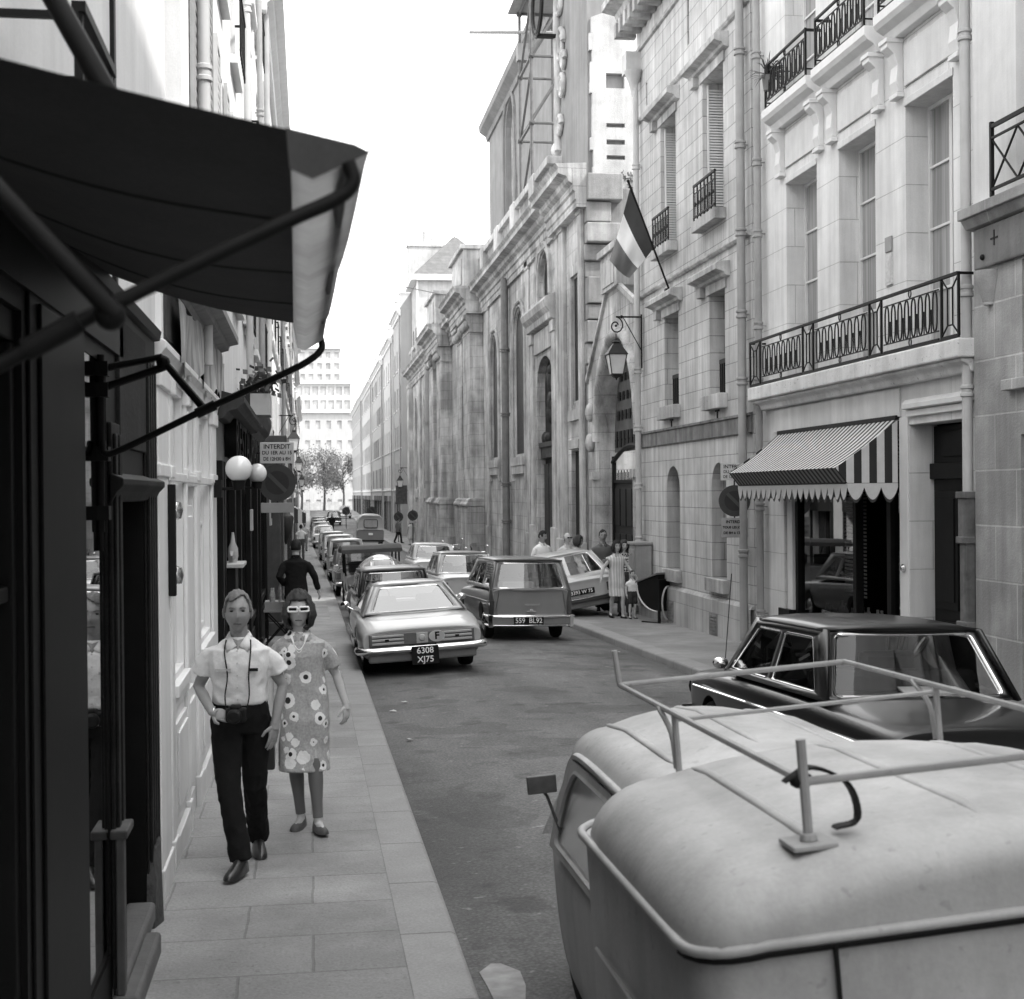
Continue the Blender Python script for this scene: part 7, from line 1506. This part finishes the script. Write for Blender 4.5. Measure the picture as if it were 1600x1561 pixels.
def person(label, loc, rot, H=1.76, skin=None, top='shirt', topm=None, sleeve=.5, legm=None, legs='trousers', hairm=None, hair='short', shoem=None, hem=.45, J=None, hands=None, headrot=(0, 0, 0), group=None, vox=.011, slim=1.0, cat='person', back=False, face=True, belly=0.0):
    o = thing('person', label, cat, loc, rot, group); o.scale = (H / 1.76,) * 3; skin = skin or M_SKIN
    D = dict(pel=(0, 0, .95), wai=(0, 0, 1.1), che=(0, -.01, 1.32), nek=(0, .0, 1.47), hed=(0, -.02, 1.62), shL=(-.18, 0, 1.375), shR=(.18, 0, 1.375), elL=(-.245, .03, 1.14), elR=(.245, .03, 1.14), wrL=(-.255, -.06, .9), wrR=(.255, -.06, .9), hiL=(-.09, 0, .92), hiR=(.09, 0, .92), knL=(-.1, -.02, .5), knR=(.1, -.02, .5), anL=(-.1, .02, .085), anR=(.1, .02, .085), toL=(-.12, -.15, .03), toR=(.12, -.15, .03))
    D.update(J or {}); D = {k: V(v) for k, v in D.items()}; w = slim
    body = MB()
    torso(body, [(D['pel'].z - .06, D['pel'].x, D['pel'].y, .14 * w, .1), (D['pel'].z + .04, D['pel'].x, D['pel'].y, .155 * w, .105), (D['wai'].z, D['wai'].x, D['wai'].y, .135 * w, .1), (D['che'].z - .04, D['che'].x, D['che'].y, .15 * w, .105), (D['che'].z + .06, D['che'].x, D['che'].y + .01, .15 * w, .1), (D['nek'].z - .02, D['nek'].x, D['nek'].y + .01, .06, .06)])
    ball_ends(body, [D['nek'] - V((0, -.01, .08)), D['nek'] + V((0, .005, 0)), D['hed'] + V((0, .015, -.06))], [.062, .056, .055])
    for s in 'LR':
        a, e, q = D['sh' + s], D['el' + s], D['wr' + s]; a = a + V((.03 if s == 'L' else -.03, 0, -.02)); ball_ends(body, [a, a.lerp(e, .5), e, e.lerp(q, .35), q], [.042 * w, .043 * w, .037 * w, .037 * w, .026])
        a, e, q = D['hi' + s], D['kn' + s], D['an' + s]; ball_ends(body, [a, a.lerp(e, .5), e, e.lerp(q, .33) + V((0, .015, 0)), e.lerp(q, .7), q], [.085 * w, .072 * w, .053 * w, .053 * w, .038, .034])
        body.tube([q, q - V((0, -.02, .045)), q.lerp(D['to' + s], .5) - V((0, 0, .02)), D['to' + s]], [.034, .036, .026, .015], 10)
    b = fuse(body, vox, 2); M = Matrix.Translation(D['hed']) @ Matrix.Scale(1.07, 4) @ Matrix.Rotation(headrot[2], 4, 'Z') @ Matrix.Rotation(headrot[0], 4, 'X') @ Matrix.Rotation(headrot[1], 4, 'Y'); head(b, M)
    hd = hands or {}
    for s in 'LR':
        sg = -1 if s == 'L' else 1; h = hd.get(s, {}); d = V(h.get('d', tuple((D['wr' + s] - D['el' + s]).normalized()))); hand(b, D['wr' + s], d, h.get('n', (-sg, -.2, 0)), h.get('side', -sg), h.get('curl', .35))
    bo = b.build('body', skin, o, smooth=80, fix=False)
    if face:
        for sx in (-1, 1):
            e = MB(); e.ball((sx * .031, -.077, .0095), (.0125, .006, .005), 10, 6); e.xf(M).build('eye', mat('eye_dark', .03, .3), o, smooth=60)
            e = MB(); e.tube([(sx * .014, -.091, .026), (sx * .03, -.0925, .031), (sx * .046, -.083, .027)], [.004, .0045, .003], 6); e.xf(M).build('eyebrow', hairm, o, smooth=60)
        e = MB(); e.tube([(-.022, -.086, -.064), (0, -.0945, -.062), (.022, -.086, -.064)], [.003, .0055, .003], 6); e.xf(M).build('lips', mat('lips_dark', .1, .5), o, smooth=60)
    if hair == 'short': hair_shell(M, SHORT, lambda p: .004 + .009 * max(0, p.z) + .003 * math.sin(p.x * 22 + p.y * 5) * max(0, p.z)).build('hair', hairm, o, smooth=80, solid=.006, fix=False)
    elif hair == 'bob': hair_shell(M, LONG, lambda p: .014 + .035 * max(0, min(1, .4 - p.z)) * (abs(p.x) + max(0, p.y) * .5), .011, 9).build('hair', hairm, o, smooth=80, solid=.02, fix=False)
    elif hair == 'bald': hair_shell(M, lambda c: c.y > .0 and -.4 < c.z < .35 or (abs(c.x) > .8 and -.2 < c.z < .2 and c.y > -.2), .006).build('hair', hairm, o, smooth=80, solid=.004, fix=False)
    # upper garment
    t = MB(); g = .02; zb = {'shirt': D['pel'].z + .06, 'jacket': D['pel'].z - .17, 'dress': hem}[top]
    rows = []
    if top == 'dress':
        kx = (D['knL'].x + D['knR'].x) / 2; rows += [(hem, kx, D['knL'].y * .5 + D['knR'].y * .5, .2 * w, .14), (hem + .18, kx * .7, D['pel'].y, .195 * w, .145), (D['pel'].z - .12, D['pel'].x, D['pel'].y, .19 * w, .15)]
    if top == 'jacket': rows += [(zb, D['pel'].x, D['pel'].y, .2 * w, .145), (D['pel'].z, D['pel'].x, D['pel'].y, .19 * w, .14)]
    if top == 'shirt': rows += [(zb, D['pel'].x, D['pel'].y, .168 * w, .122 + belly)]
    rows += [(D['pel'].z + .08, D['pel'].x, D['pel'].y, .175 * w, .13 + belly), (D['wai'].z + .03, D['wai'].x, D['wai'].y, (.158 if top == 'dress' else .172) * w, .13 + belly), (D['che'].z - .03, D['che'].x, D['che'].y, .185 * w, .132), (D['che'].z + .06, D['che'].x, D['che'].y + .01, .188 * w, .122), (D['nek'].z - .075, D['nek'].x, D['nek'].y + .01, .165 * w, .09), (D['nek'].z - .04, D['nek'].x, D['nek'].y + .01, .115 * w, .08), (D['nek'].z - .01, D['nek'].x, D['nek'].y + .01, .072, .066)]
    torso(t, rows)
    for s in 'LR':
        a, e, q = D['sh' + s], D['el' + s], D['wr' + s]; L = sleeve
        if L <= 1: ii = V((.03 if s == 'L' else -.03, 0, -.018)); P = [a + ii, a.lerp(e, .16) + ii * .35, a.lerp(e, L * .5), a.lerp(e, L)]; Rr_ = [.052 * w, .056 * w, .06 * w, .07 * w]
        else: ii = V((.03 if s == 'L' else -.03, 0, -.018)); P = [a + ii, a.lerp(e, .16) + ii * .35, a.lerp(e, .5), e, e.lerp(q, (L - 1) * .6), e.lerp(q, L - 1)]; Rr_ = [.056 * w, .063 * w, .062 * w, .057 * w, .052 * w, .045]
        t.tube(P, Rr_, 14); t.ball(P[0], Rr_[0], 10, 6)
    ts = wrinkle(fuse(t, vox, 2), {'shirt': .009, 'jacket': .01, 'dress': .008}[top], 7, 11 if top != 'dress' else 5, H)
    if top == 'dress' or True: ts.build({'shirt': 'shirt', 'jacket': 'jacket', 'dress': 'dress'}[top], topm, o, smooth=80, fix=False)
    # collar
    c = MB(); nk = D['nek'] + V((0, .008, -.005))
    band = [nk + V((.062 * math.sin(a), -.058 * math.cos(a) + .004, .012 + .02 * (1 - math.cos(a)) * .6)) for a in [k * PI / 12 for k in range(4, 21)]]
    low_ = [p + V((.02 * math.sin(a), -.018 * math.cos(a), -.034)) for p, a in zip(band, [k * PI / 12 for k in range(4, 21)])]
    c.add(band + low_, [(k, k + 1, k + 18, k + 17) for k in range(16)])
    for s in (-1, 1): c.add([nk + V(p) for p in ((s * .008, -.094, -.052), (s * .036, -.07, -.012), (s * .056, -.03, .018), (s * .078, -.04, -.022), (s * .088, -.078, -.05), (s * .064, -.112, -.09))], [(0, 1, 5), (1, 4, 5), (1, 2, 3, 4)])
    sk = MB(); sk.add([nk + V(p) for p in ((-.034, -.066, -.01), (.034, -.066, -.01), (0, -.107, -.085), (0, -.085, -.02))], [(0, 2, 3), (2, 1, 3)]); sk.build('open_neckline', skin, o, fix=False)
    c.build('collar', topm, o, smooth=60, solid=.004, fix=False)
    if legs == 'trousers' or legs == 'shorts':
        t = MB(); torso(t, [(D['pel'].z - .12, D['pel'].x, D['pel'].y, .15 * w, .105), (D['pel'].z, D['pel'].x, D['pel'].y, .178 * w, .128), (D['pel'].z + .1, D['pel'].x, D['pel'].y, .168 * w, .122)])
        for s in 'LR':
            a, e, q = D['hi' + s], D['kn' + s], D['an' + s]
            if legs == 'shorts': ball_ends(t, [a, a.lerp(e, .4), a.lerp(e, .7)], [.1, .095, .1])
            else: t.tube([a, a.lerp(e, .5), e, e.lerp(q, .5), q + V((0, .012, -.015))], [.102 * w, .09 * w, .074 * w, .07 * w, .072 * w], 14); t.ball(a, .102 * w, 10, 8)
        wrinkle(fuse(t, vox, 2), .01, 9, 9, H).build('trousers' if legs == 'trousers' else 'shorts', legm, o, smooth=80, fix=False)
        if False: m_ = MB(); torso(m_, [(D['pel'].z + .075, D['pel'].x, D['pel'].y, .176 * w, .13 + belly * .6), (D['pel'].z + .115, D['pel'].x, D['pel'].y, .176 * w, .13 + belly * .6)]); m_.build('belt', M_BLACK, o, smooth=60)
    for s in 'LR':
        q, e = D['an' + s], D['to' + s]; t = MB(); dn = V((0, 0, 1)); ax = (e - q); ax.z = 0; ax.normalize(); sd = V((-ax.y, ax.x, 0)); hb_ = q - ax * .055; ln = (V((e.x, e.y, 0)) - V((hb_.x, hb_.y, 0))).length + .045; zb_ = min(q.z - .085, e.z - .03); rings = []
        sl = (e.z - .03 - (q.z - .085))
        for k, (f, wd_, ht) in enumerate(((0, .022, .05), (.06, .036, .095), (.25, .043, .115 if legs == 'trousers' else .062), (.45, .043, .09 if legs == 'trousers' else .047), (.7, .047, .062 if legs == 'trousers' else .05), (.9, .038, .045), (1, .014, .025))):
            p = hb_ + ax * ln * f; z0 = (q.z - .085) + sl * f; rings.append([V((p.x, p.y, z0)) + sd * (wd_ * math.cos(b_)) + dn * (max(0, math.sin(b_)) * ht + (0 if math.sin(b_) >= 0 else .0)) for b_ in [2 * PI * j / 14 for j in range(14)]])
        t.loft(rings); t.build('shoe', shoem or M_BLACK, o, smooth=70)
    return o, D, M
M_LEATH = mat('black_leather', .02, .3, var=.2, coat=.3)
HG, HD, HB_ = mat('greying_hair', .16, .7, var=.4, scale=30), mat('dark_hair', .025, .6, var=.3, scale=30), mat('brown_hair', .05, .6, var=.4, scale=26)
Zp = lambda x, y: zg(x, y)
# man with the camera
WSH = cloth('white_shirt', .74, .04, .7)
JM = dict(pel=(.0, 0, .97), wai=(.0, -.005, 1.11), che=(0, -.02, 1.31), nek=(0, -.03, 1.455), hed=(-.005, -.055, 1.6), shL=(-.188, -.015, 1.365), shR=(.185, .0, 1.345), elL=(-.262, .05, 1.13), elR=(.262, .04, 1.13), wrL=(-.155, -.17, 1.0), wrR=(.215, -.04, .9), hiL=(-.085, -.02, .93), hiR=(.09, .02, .93), knL=(-.06, -.16, .53), knR=(.08, .06, .5), anL=(.02, -.24, .115), anR=(.07, .36, .12), toL=(-.03, -.4, .06), toR=(.1, .2, .03))
man, D, M = person('man in white short sleeved shirt and black trousers walking with a camera', (-.44, 9.0, Zp(-.44, 9)), R(-3), 1.77, M_SKIN, 'shirt', WSH, .62, cloth('black_trousers', .012, .1), 'trousers', HG, 'short', M_LEATH, J=JM, hands={'L': dict(d=(.95, -.3, -.28), n=(.25, -.75, .35), side=1, curl=.42), 'R': dict(d=(-.12, -.1, -1), n=(-.5, .5, 0), side=-1, curl=.22)}, headrot=(R(-2), 0, R(4)), vox=.009, belly=.01)
mb = MB(); mb.box(-.13, -.03, -.158, -.15, 1.235, 1.25); mb.box(-.125, -.035, -.158, -.15, 1.12, 1.235); mb.box(.06, .15, -.16, -.152, 1.12, 1.24)
mb = MB(); mb.box(-.135, -.04, -.164, -.15, 1.245, 1.262); mb.build('pocket_trim', mat('pale_trim_cloth', .45, .9, var=.3, scale=60), man)
mb = MB(); mb.box(.075, .125, -.163, -.15, 1.244, 1.262); mb.build('pocket_clip', M_BLACK, man)
mb = MB()
for k in range(5): mb.lathe([(.001, 0), (.0055, 0), (.0055, -.003), (.001, -.004)], (0, -.157 + .01 * (k > 3) - .002 * k, 1.37 - k * .075), 10, 'y')
mb.build('shirt_button', mat('button_grey', .5, .4), man)
mb = MB(); mb.tube([(-.145 + .03 * math.cos(a) * .2, -.165 + .03 * math.sin(a), 1.0 + .03 * math.cos(a)) for a in [k * PI / 8 for k in range(16)]], .006, 6, close=True); mb.build('wristwatch', M_CHROME, man, smooth=60)
kc = thing('camera', 'dark cased camera hanging on a thin strap and held by the walking man', 'camera', man.location, tuple(man.rotation_euler)); kc.scale = man.scale
mb = MB(); mb.box(-.065, .06, -.255, -.185, .945, 1.03); mb.lathe([(.043, -.185), (.045, -.29), (.03, -.3), (.001, -.3)], (-.01, 0, .985), 18, 'y'); mb.box(-.04, .03, -.25, -.19, 1.02, 1.05); mb.build('leather_case', mat('camera_case', .018, .5, var=.3, scale=20), kc, bevel=.012)
mb = MB(); mb.tube(crv([(-.066, -.2, 1.02), (-.075, -.17, 1.1), (-.06, -.165, 1.22), (-.08, -.135, 1.36), (-.075, -.08, 1.43)], 4), .0045, 5); mb.tube(crv([(.06, -.2, 1.02), (.072, -.165, 1.1), (.07, -.168, 1.22), (.08, -.14, 1.36), (.075, -.08, 1.43)], 4), .0045, 5); mb.build('neck_strap', M_BLACK, kc)
# woman in the flowered dress
def _dress():
    t = NT('flowered_dress'); vo = t.new('ShaderNodeTexVoronoi'); vo.inputs['Scale'].default_value = 9.5; vo.inputs['Randomness'].default_value = .9; t.l.new(t.co(), vo.inputs['Vector']); d = vo.outputs['Distance']
    w = t.noise(40, 2); d2 = t.math('ADD', d, t.map(w, .3, .7, -.05, .05)); base = t.map(t.noise(60, 3), .3, .7, .3, .44)
    cs = t.new('ShaderNodeSeparateColor'); t.l.new(vo.outputs['Color'], cs.inputs[0]); rnd_ = cs.outputs[0]; sc_ = t.map(rnd_, 0, 1, .7, 1.5); d2 = t.math('MULTIPLY', d2, sc_); d = t.math('MULTIPLY', d, sc_); white = t.math('LESS_THAN', d2, .38); dark = t.math('LESS_THAN', d, .16)
    a = t.math('ADD', t.math('MULTIPLY', base, t.math('SUBTRACT', 1, white)), t.math('MULTIPLY', white, .78)); v = t.math('ADD', t.math('MULTIPLY', a, t.math('SUBTRACT', 1, dark)), t.math('MULTIPLY', dark, .02))
    t.l.new(v, t.b.inputs['Base Color']); t.b.inputs['Roughness'].default_value = .9; bp = t.new('ShaderNodeBump'); bp.inputs['Distance'].default_value = .02; bp.inputs['Strength'].default_value = .5; t.l.new(t.noise(12, 3), bp.inputs['Height']); t.l.new(bp.outputs[0], t.b.inputs['Normal']); return t.m
JW = dict(pel=(.02, 0, .93), wai=(.01, 0, 1.12), che=(-.01, -.01, 1.31), nek=(-.02, .0, 1.455), hed=(-.022, -.03, 1.605), shL=(-.175, 0, 1.36), shR=(.155, 0, 1.36), elL=(-.24, .05, 1.12), elR=(.245, .07, 1.12), wrL=(-.235, -.02, .87), wrR=(.315, .02, .9), hiL=(-.07, 0, .9), hiR=(.1, 0, .9), knL=(-.06, .06, .5), knR=(.085, -.1, .5), anL=(-.02, .1, .085), anR=(.105, -.14, .1), toL=(-.06, -.06, .03), toR=(.14, -.3, .06))
wom, D, M = person('woman in flowered dress with white rimmed sunglasses walking beside the man', (-.06, 10.05, Zp(-.06, 10.05)), R(0), 1.7, M_SKINL, 'dress', _dress(), .75, None, 'none', HB_, 'bob', mat('brown_shoe', .07, .5), hem=.44, J=JW, hands={'L': dict(d=(0, -.1, -1), n=(1, 0, 0), side=1, curl=.8), 'R': dict(d=(.05, -.1, -1), n=(-.6, .5, 0), side=-1, curl=.5)}, vox=.009, slim=.94)
for s in 'LR':
    mb = MB(); e, q = D['kn' + s], D['an' + s]; mb.tube([D['hi' + s].lerp(e, .93), e, e.lerp(q, .33) + V((0, .015, 0)), e.lerp(q, .7), q + V((0, 0, .01))], [.054, .0535, .0535, .0395, .0365], 16); mb.build('stocking', mat('dark_stocking', .13, .6, var=.1), wom, smooth=80)
mb = MB()
for s in (-1, 1): mb.tube([(s * .038 + q_[0], -.102 + .014 * max(0, s * q_[0] / .032) ** 2, .012 + q_[1]) for q_ in rrect(-.031, .031, -.0155, .0155, .009)], .0068, 6, close=True); mb.tube([(s * .068, -.08, .018), (s * .08, .01, .012)], .006, 6)
mb.tube([(-.008, -.105, .014), (.008, -.105, .014)], .006, 6); sg_ = mb.xf(M).build('sunglasses', M_WHT, wom, smooth=60)
mb = MB()
for s in (-1, 1): c = (s * .036, -.1, .012); mb.add([M @ V(c)] + [M @ V((c[0] + s * .002 + q_[0], c[1] + .014 * max(0, s * q_[0] / .032) ** 2, c[2] + q_[1])) for q_ in rrect(-.028, .028, -.012, .012, .007)], [(0, 1 + k, 1 + (k + 1) % 20) for k in range(20)])
mb.build('lenses', M_BLACK, sg_, fix=False)
mb = MB()
for r_ in (0, .02, .04): mb.tube([(-.02 + (.062 - r_ * .3) * math.sin(a) * (1 - .35 * max(0, math.cos(a))), -.085 - .05 * math.cos(a), 1.425 - (.1 + r_) * max(0, math.cos(a)) ** 1.2 - 0) for a in [-PI / 2 + k * PI / 16 for k in range(17)]], .0045, 6)
mb.build('bead_necklace', M_WHT, wom, smooth=60)
mb = MB()
for s in (-1, 1): mb.ball((s * .08, -.01, -.04), .009, 8, 6)
mb.xf(M).build('earrings', M_WHT, wom)
hb = thing('handbag', 'dark handbag hanging from the left hand of the woman behind the man', 'handbag', wom.location); hb.scale = wom.scale
mb = MB(); mb.loft([[(-.24 + a, -.02 + e, z) for a, e in ((-.04, -.1), (.04, -.1), (.04, .1), (-.04, .1))] for z in (.46, .5, .62)] + [[(-.24 + a, -.02 + e, .68) for a, e in ((-.02, -.08), (.02, -.08), (.02, .08), (-.02, .08))]]); mb.build('bag_body', M_LEATH, hb, bevel=.015); mb = MB(); mb.tube([(-.24, -.02 + .07 * math.cos(a), .67 + .12 * math.sin(a)) for a in [k * PI / 8 for k in range(9)]], .007, 6); mb.build('handle', M_LEATH, hb, smooth=60)
# man from behind in the dark suit
SUIT = cloth('dark_suit', .014, .1)
bm_, D, M = person('man in dark suit seen from behind walking away on the left pavement', (-.24, 25.2, Zp(-.24, 25.2)), R(178), 1.9, M_SKINL, 'jacket', SUIT, 1.9, SUIT, 'trousers', HD, 'short', M_LEATH, J=dict(elL=(-.3, .02, 1.14), wrL=(-.36, -.06, .9), elR=(.27, .1, 1.15), wrR=(.2, -.1, 1.0), knL=(-.1, -.15, .52), anL=(-.1, -.12, .09), toL=(-.12, -.3, .03), knR=(.1, .08, .5), anR=(.1, .3, .14), toR=(.11, .16, .03)), vox=.016, face=False)
# group by the gateway
CH = None
def _pat(name, sc_, a, b, kind='chk'):
    t = NT(name); c = t.new('ShaderNodeTexChecker'); c.inputs['Scale'].default_value = sc_; c.inputs['Color1'].default_value = (a,) * 3 + (1,); c.inputs['Color2'].default_value = (b,) * 3 + (1,); mp = t.new('ShaderNodeMapping'); mp.inputs['Rotation'].default_value = (0, R(45), 0); t.l.new(t.co(), mp.inputs[0]); t.l.new(mp.outputs[0], c.inputs['Vector']); t.l.new(c.outputs['Color'], t.b.inputs['Base Color']); t.b.inputs['Roughness'].default_value = .9; return t.m
G = 'people gathered by the gateway'
def P_(lab, x, y, rot, H, **k): return person(lab, (x, y, Zp(x, y) + k.pop('dz', 0)), R(rot), H, group=G, vox=.02, **k)
P_('young man with dark hair and white shirt standing behind the tilted hatchback', 5.9, 35.6, 25, 1.93, topm=WSH, sleeve=1.7, legm=SUIT, hairm=HD, headrot=(R(12), 0, R(30)), skin=M_SKIN, dz=.0)
o_, D, M = P_('balding man in dark sunglasses and pale shirt behind the tilted hatchback', 6.55, 35.6, 10, 1.87, topm=cloth('pale_shirt', .5), sleeve=.7, legm=SUIT, hairm=HG, hair='bald', skin=M_SKINL, headrot=(0, 0, R(15)))
mb = MB(); mb.box(-.065, -.01, -.1, -.09, -.0, .028); mb.box(.01, .065, -.1, -.09, -.0, .028); mb.box(-.01, .01, -.1, -.094, .016, .022); mb.xf(M).build('sunglasses', M_BLACK, o_)
P_('curly haired woman looking down beside the man in dark sunglasses', 6.72, 35.0, 20, 1.8, top='dress', topm=cloth('pale_dress', .5), sleeve=.5, legs='none', hairm=HB_, hair='bob', skin=M_SKINL, headrot=(R(14), 0, R(40)))
P_('tall moustached man in dark grey shirt facing the street by the gateway', 6.98, 33.2, -5, 1.95, topm=cloth('dark_grey_shirt', .11), sleeve=1.5, legm=SUIT, hairm=HD, skin=M_SKIN, J=dict(elL=(-.27, .03, 1.14), elR=(.25, -.02, 1.13), wrR=(.08, -.2, 1.1)))
LN = stripes('striped_pale_dress', .42, .62, .06)
P_('woman in pale striped sleeveless dress walking with a small child', 6.72, 30.5, 8, 1.72, top='dress', topm=LN, sleeve=.25, legs='none', hairm=HD, hair='bob', skin=M_SKINL, hem=.5, J=dict(elL=(-.3, .02, 1.15), wrL=(-.38, -.03, .93), elR=(.26, -.06, 1.15), wrR=(.34, -.22, .98), knR=(.1, -.14, .5), anR=(.1, -.1, .09), toR=(.11, -.27, .03), knL=(-.08, .05, .5), anL=(-.08, .2, .11), toL=(-.09, .05, .03)))
P_('person in black and white diamond patterned top behind the child', 7.05, 31.2, -15, 1.72, topm=_pat('diamond_pattern', 22, .03, .6), sleeve=.6, legm=cloth('grey_trousers', .08), hairm=HB_, hair='bob', skin=M_SKINL, headrot=(0, 0, R(20)))
P_('small child in white shirt, shorts and white socks walking in front of the adults', 7.0, 30.2, 10, 1.04, topm=WSH, sleeve=.6, legm=cloth('dark_shorts', .05), legs='shorts', hairm=HB_, skin=M_SKINL, J=dict(hed=(0, -.02, 1.66)))
# distant walkers
G = 'distant walkers'
P_('distant man in dark clothes crossing near the far right corner', 6.05, 97, 120, 1.76, topm=cloth('dark_grey_shirt', .11), top='jacket', sleeve=1.8, legm=SUIT, hairm=HD, face=False, J=dict(knL=(-.1, -.14, .52), anL=(-.1, -.2, .09), toL=(-.12, -.37, .03), knR=(.1, .06, .5), anR=(.1, .25, .14), toR=(.11, .1, .03)))
P_('distant woman in pale print dress near the far right corner', 6.65, 93, 200, 1.66, top='dress', topm=cloth('pale_dress', .5), sleeve=.5, legs='none', hairm=HG, hair='bob', face=False)
P_('distant walker in white shirt and dark trousers by the small striped awning', -.42, 72, 180, 1.76, topm=WSH, sleeve=.6, legm=cloth('grey_trousers', .08), hairm=HD, face=False)
P_('distant walker in pale clothes farther on along the left pavement', -.28, 84, 10, 1.72, topm=cloth('pale_shirt', .5), sleeve=.6, legm=cloth('mid_trousers', .2), hairm=HB_, face=False)
P_('far walker in dark clothes standing between the last parked cars', 2.0, 126, 0, 1.74, top='jacket', topm=SUIT, sleeve=1.8, legm=SUIT, hairm=HD, face=False)
# ---- give every separate piece of these parts an object of its own
def split_pieces(names, tol=.012):
    for o in [x for x in list(COL.objects) if x.type == 'MESH' and x.name.split('.')[0] in names]:
        me = o.data; n = len(me.vertices); par = list(range(n))
        def find(a):
            while par[a] != a: par[a] = par[par[a]]; a = par[a]
            return a
        for p in me.polygons:
            r = find(p.vertices[0])
            for v in p.vertices[1:]: par[find(v)] = r
        isl = {}
        for v in range(n): isl.setdefault(find(v), []).append(v)
        bb = []
        for k, vs in isl.items():
            cs = [me.vertices[v].co for v in vs]; bb.append([k, [min(c[i] for c in cs) - tol for i in range(3)], [max(c[i] for c in cs) + tol for i in range(3)]])
        grp = list(range(len(bb)))
        def gf(a):
            while grp[a] != a: a = grp[a]
            return a
        for i in range(len(bb)):
            for j in range(i):
                if all(bb[i][1][k] <= bb[j][2][k] and bb[j][1][k] <= bb[i][2][k] for k in range(3)): grp[gf(i)] = gf(j)
        lab = {bb[i][0]: gf(i) for i in range(len(bb))}; gs = sorted(set(lab.values()))
        if len(gs) < 2: continue
        for gi, g in enumerate(gs):
            mp = {}; vs = []; fs = []
            for p in me.polygons:
                if lab[find(p.vertices[0])] != g: continue
                for v in p.vertices:
                    if v not in mp: mp[v] = len(vs); vs.append(me.vertices[v].co[:])
                fs.append((tuple(mp[v] for v in p.vertices), p.use_smooth))
            m2 = bpy.data.meshes.new(me.name); m2.from_pydata(vs, [], [f for f, _ in fs]); m2.polygons.foreach_set('use_smooth', [s for _, s in fs]); m2.update()
            for q in me.materials: m2.materials.append(q)
            if fs and fs[0][1]: m2.set_sharp_from_angle(angle=R(50))
            if gi == 0: first = m2; continue
            c = o.copy(); c.data = m2; COL.objects.link(c)
        o.data = first
split_pieces({'wall_strip', 'window_surround', 'put_log_hole', 'canopy_frame', 'rack_foot', 'beam_bolts', 'window_railing', 'pilaster', 'shop_pane', 'side_window', 'pots', 'transom_bar', 'gable_moulding', 'arch_moulding', 'shirt_button', 'pocket_trim', 'earrings', 'lenses', 'roof_rib', 'cab_roof_rib', 'gate_leaf', 'string_course', 'door_seam', 'pressed_line', 'carved_scroll', 'engine_louvres', 'fretwork'}, .05)
for o in COL.objects:
    for a, e in (('beam_bolts', 'beam_bolt'), ('pots', 'pot'), ('earrings', 'earring'), ('lenses', 'lens'), ('engine_louvres', 'engine_louvre')):
        if o.name.split('.')[0] == a: o.name = e
# ================================================================== camera, light, world
cam_d = bpy.data.cameras.new('camera'); cam = bpy.data.objects.new('camera', cam_d); COL.objects.link(cam); sc.camera = cam
cam_d.sensor_width = 36; cam_d.lens = 36 * 2200 / 1600; cam_d.clip_end = 5000; cam_d.clip_start = .05
th = math.atan(317 / 2200)
Mx = Matrix.Rotation(-th, 4, 'Z') @ Matrix.Rotation(R(90 - .27), 4, 'X') @ Matrix.Rotation(R(-.5), 4, 'Z')
Mx.translation = (0, 0, 2.27); cam.matrix_world = Mx
cam_d.dof.use_dof = True; cam_d.dof.focus_distance = 15; cam_d.dof.aperture_fstop = 6.3
wd = bpy.data.worlds.new('World'); sc.world = wd; wd.use_nodes = True; nt = wd.node_tree
bg = nt.nodes['Background']; sky = nt.nodes.new('ShaderNodeTexSky'); sky.sky_type = 'NISHITA'; sky.sun_disc = False
SAZ, SEL = (0.86, -0.51), 50
sky.sun_elevation = R(SEL); sky.sun_rotation = math.atan2(SAZ[0], SAZ[1]); sky.air_density = 1.0; sky.dust_density = 4.0; sky.ozone_density = 1
bw = nt.nodes.new('ShaderNodeRGBToBW'); nt.links.new(sky.outputs[0], bw.inputs[0])
mr = nt.nodes.new('ShaderNodeMath'); mr.operation = 'MULTIPLY_ADD'; nt.links.new(bw.outputs[0], mr.inputs[0]); mr.inputs[1].default_value = SKYK; mr.inputs[2].default_value = SKYC
nt.links.new(mr.outputs[0], bg.inputs[0]); bg.inputs[1].default_value = .15
sun_d = bpy.data.lights.new('sun', 'SUN'); sun = bpy.data.objects.new('sun', sun_d); COL.objects.link(sun)
sun_d.energy = 4.6; sun_d.angle = R(.53); sun_d.color = (1, .985, .96)
dv = V((SAZ[0] * math.cos(R(SEL)), SAZ[1] * math.cos(R(SEL)), math.sin(R(SEL))))
sun.rotation_euler = dv.to_track_quat('Z', 'Y').to_euler(); sun.location = dv * 60
sc.view_settings.view_transform = 'Standard'; sc.view_settings.look = 'None'; sc.view_settings.exposure = 0; sc.view_settings.gamma = 1
sc.cycles.use_denoising = True; sc.cycles.max_bounces = 6; sc.cycles.diffuse_bounces = 4; sc.cycles.transparent_max_bounces = 12; sc.cycles.caustics_reflective = False; sc.cycles.caustics_refractive = False
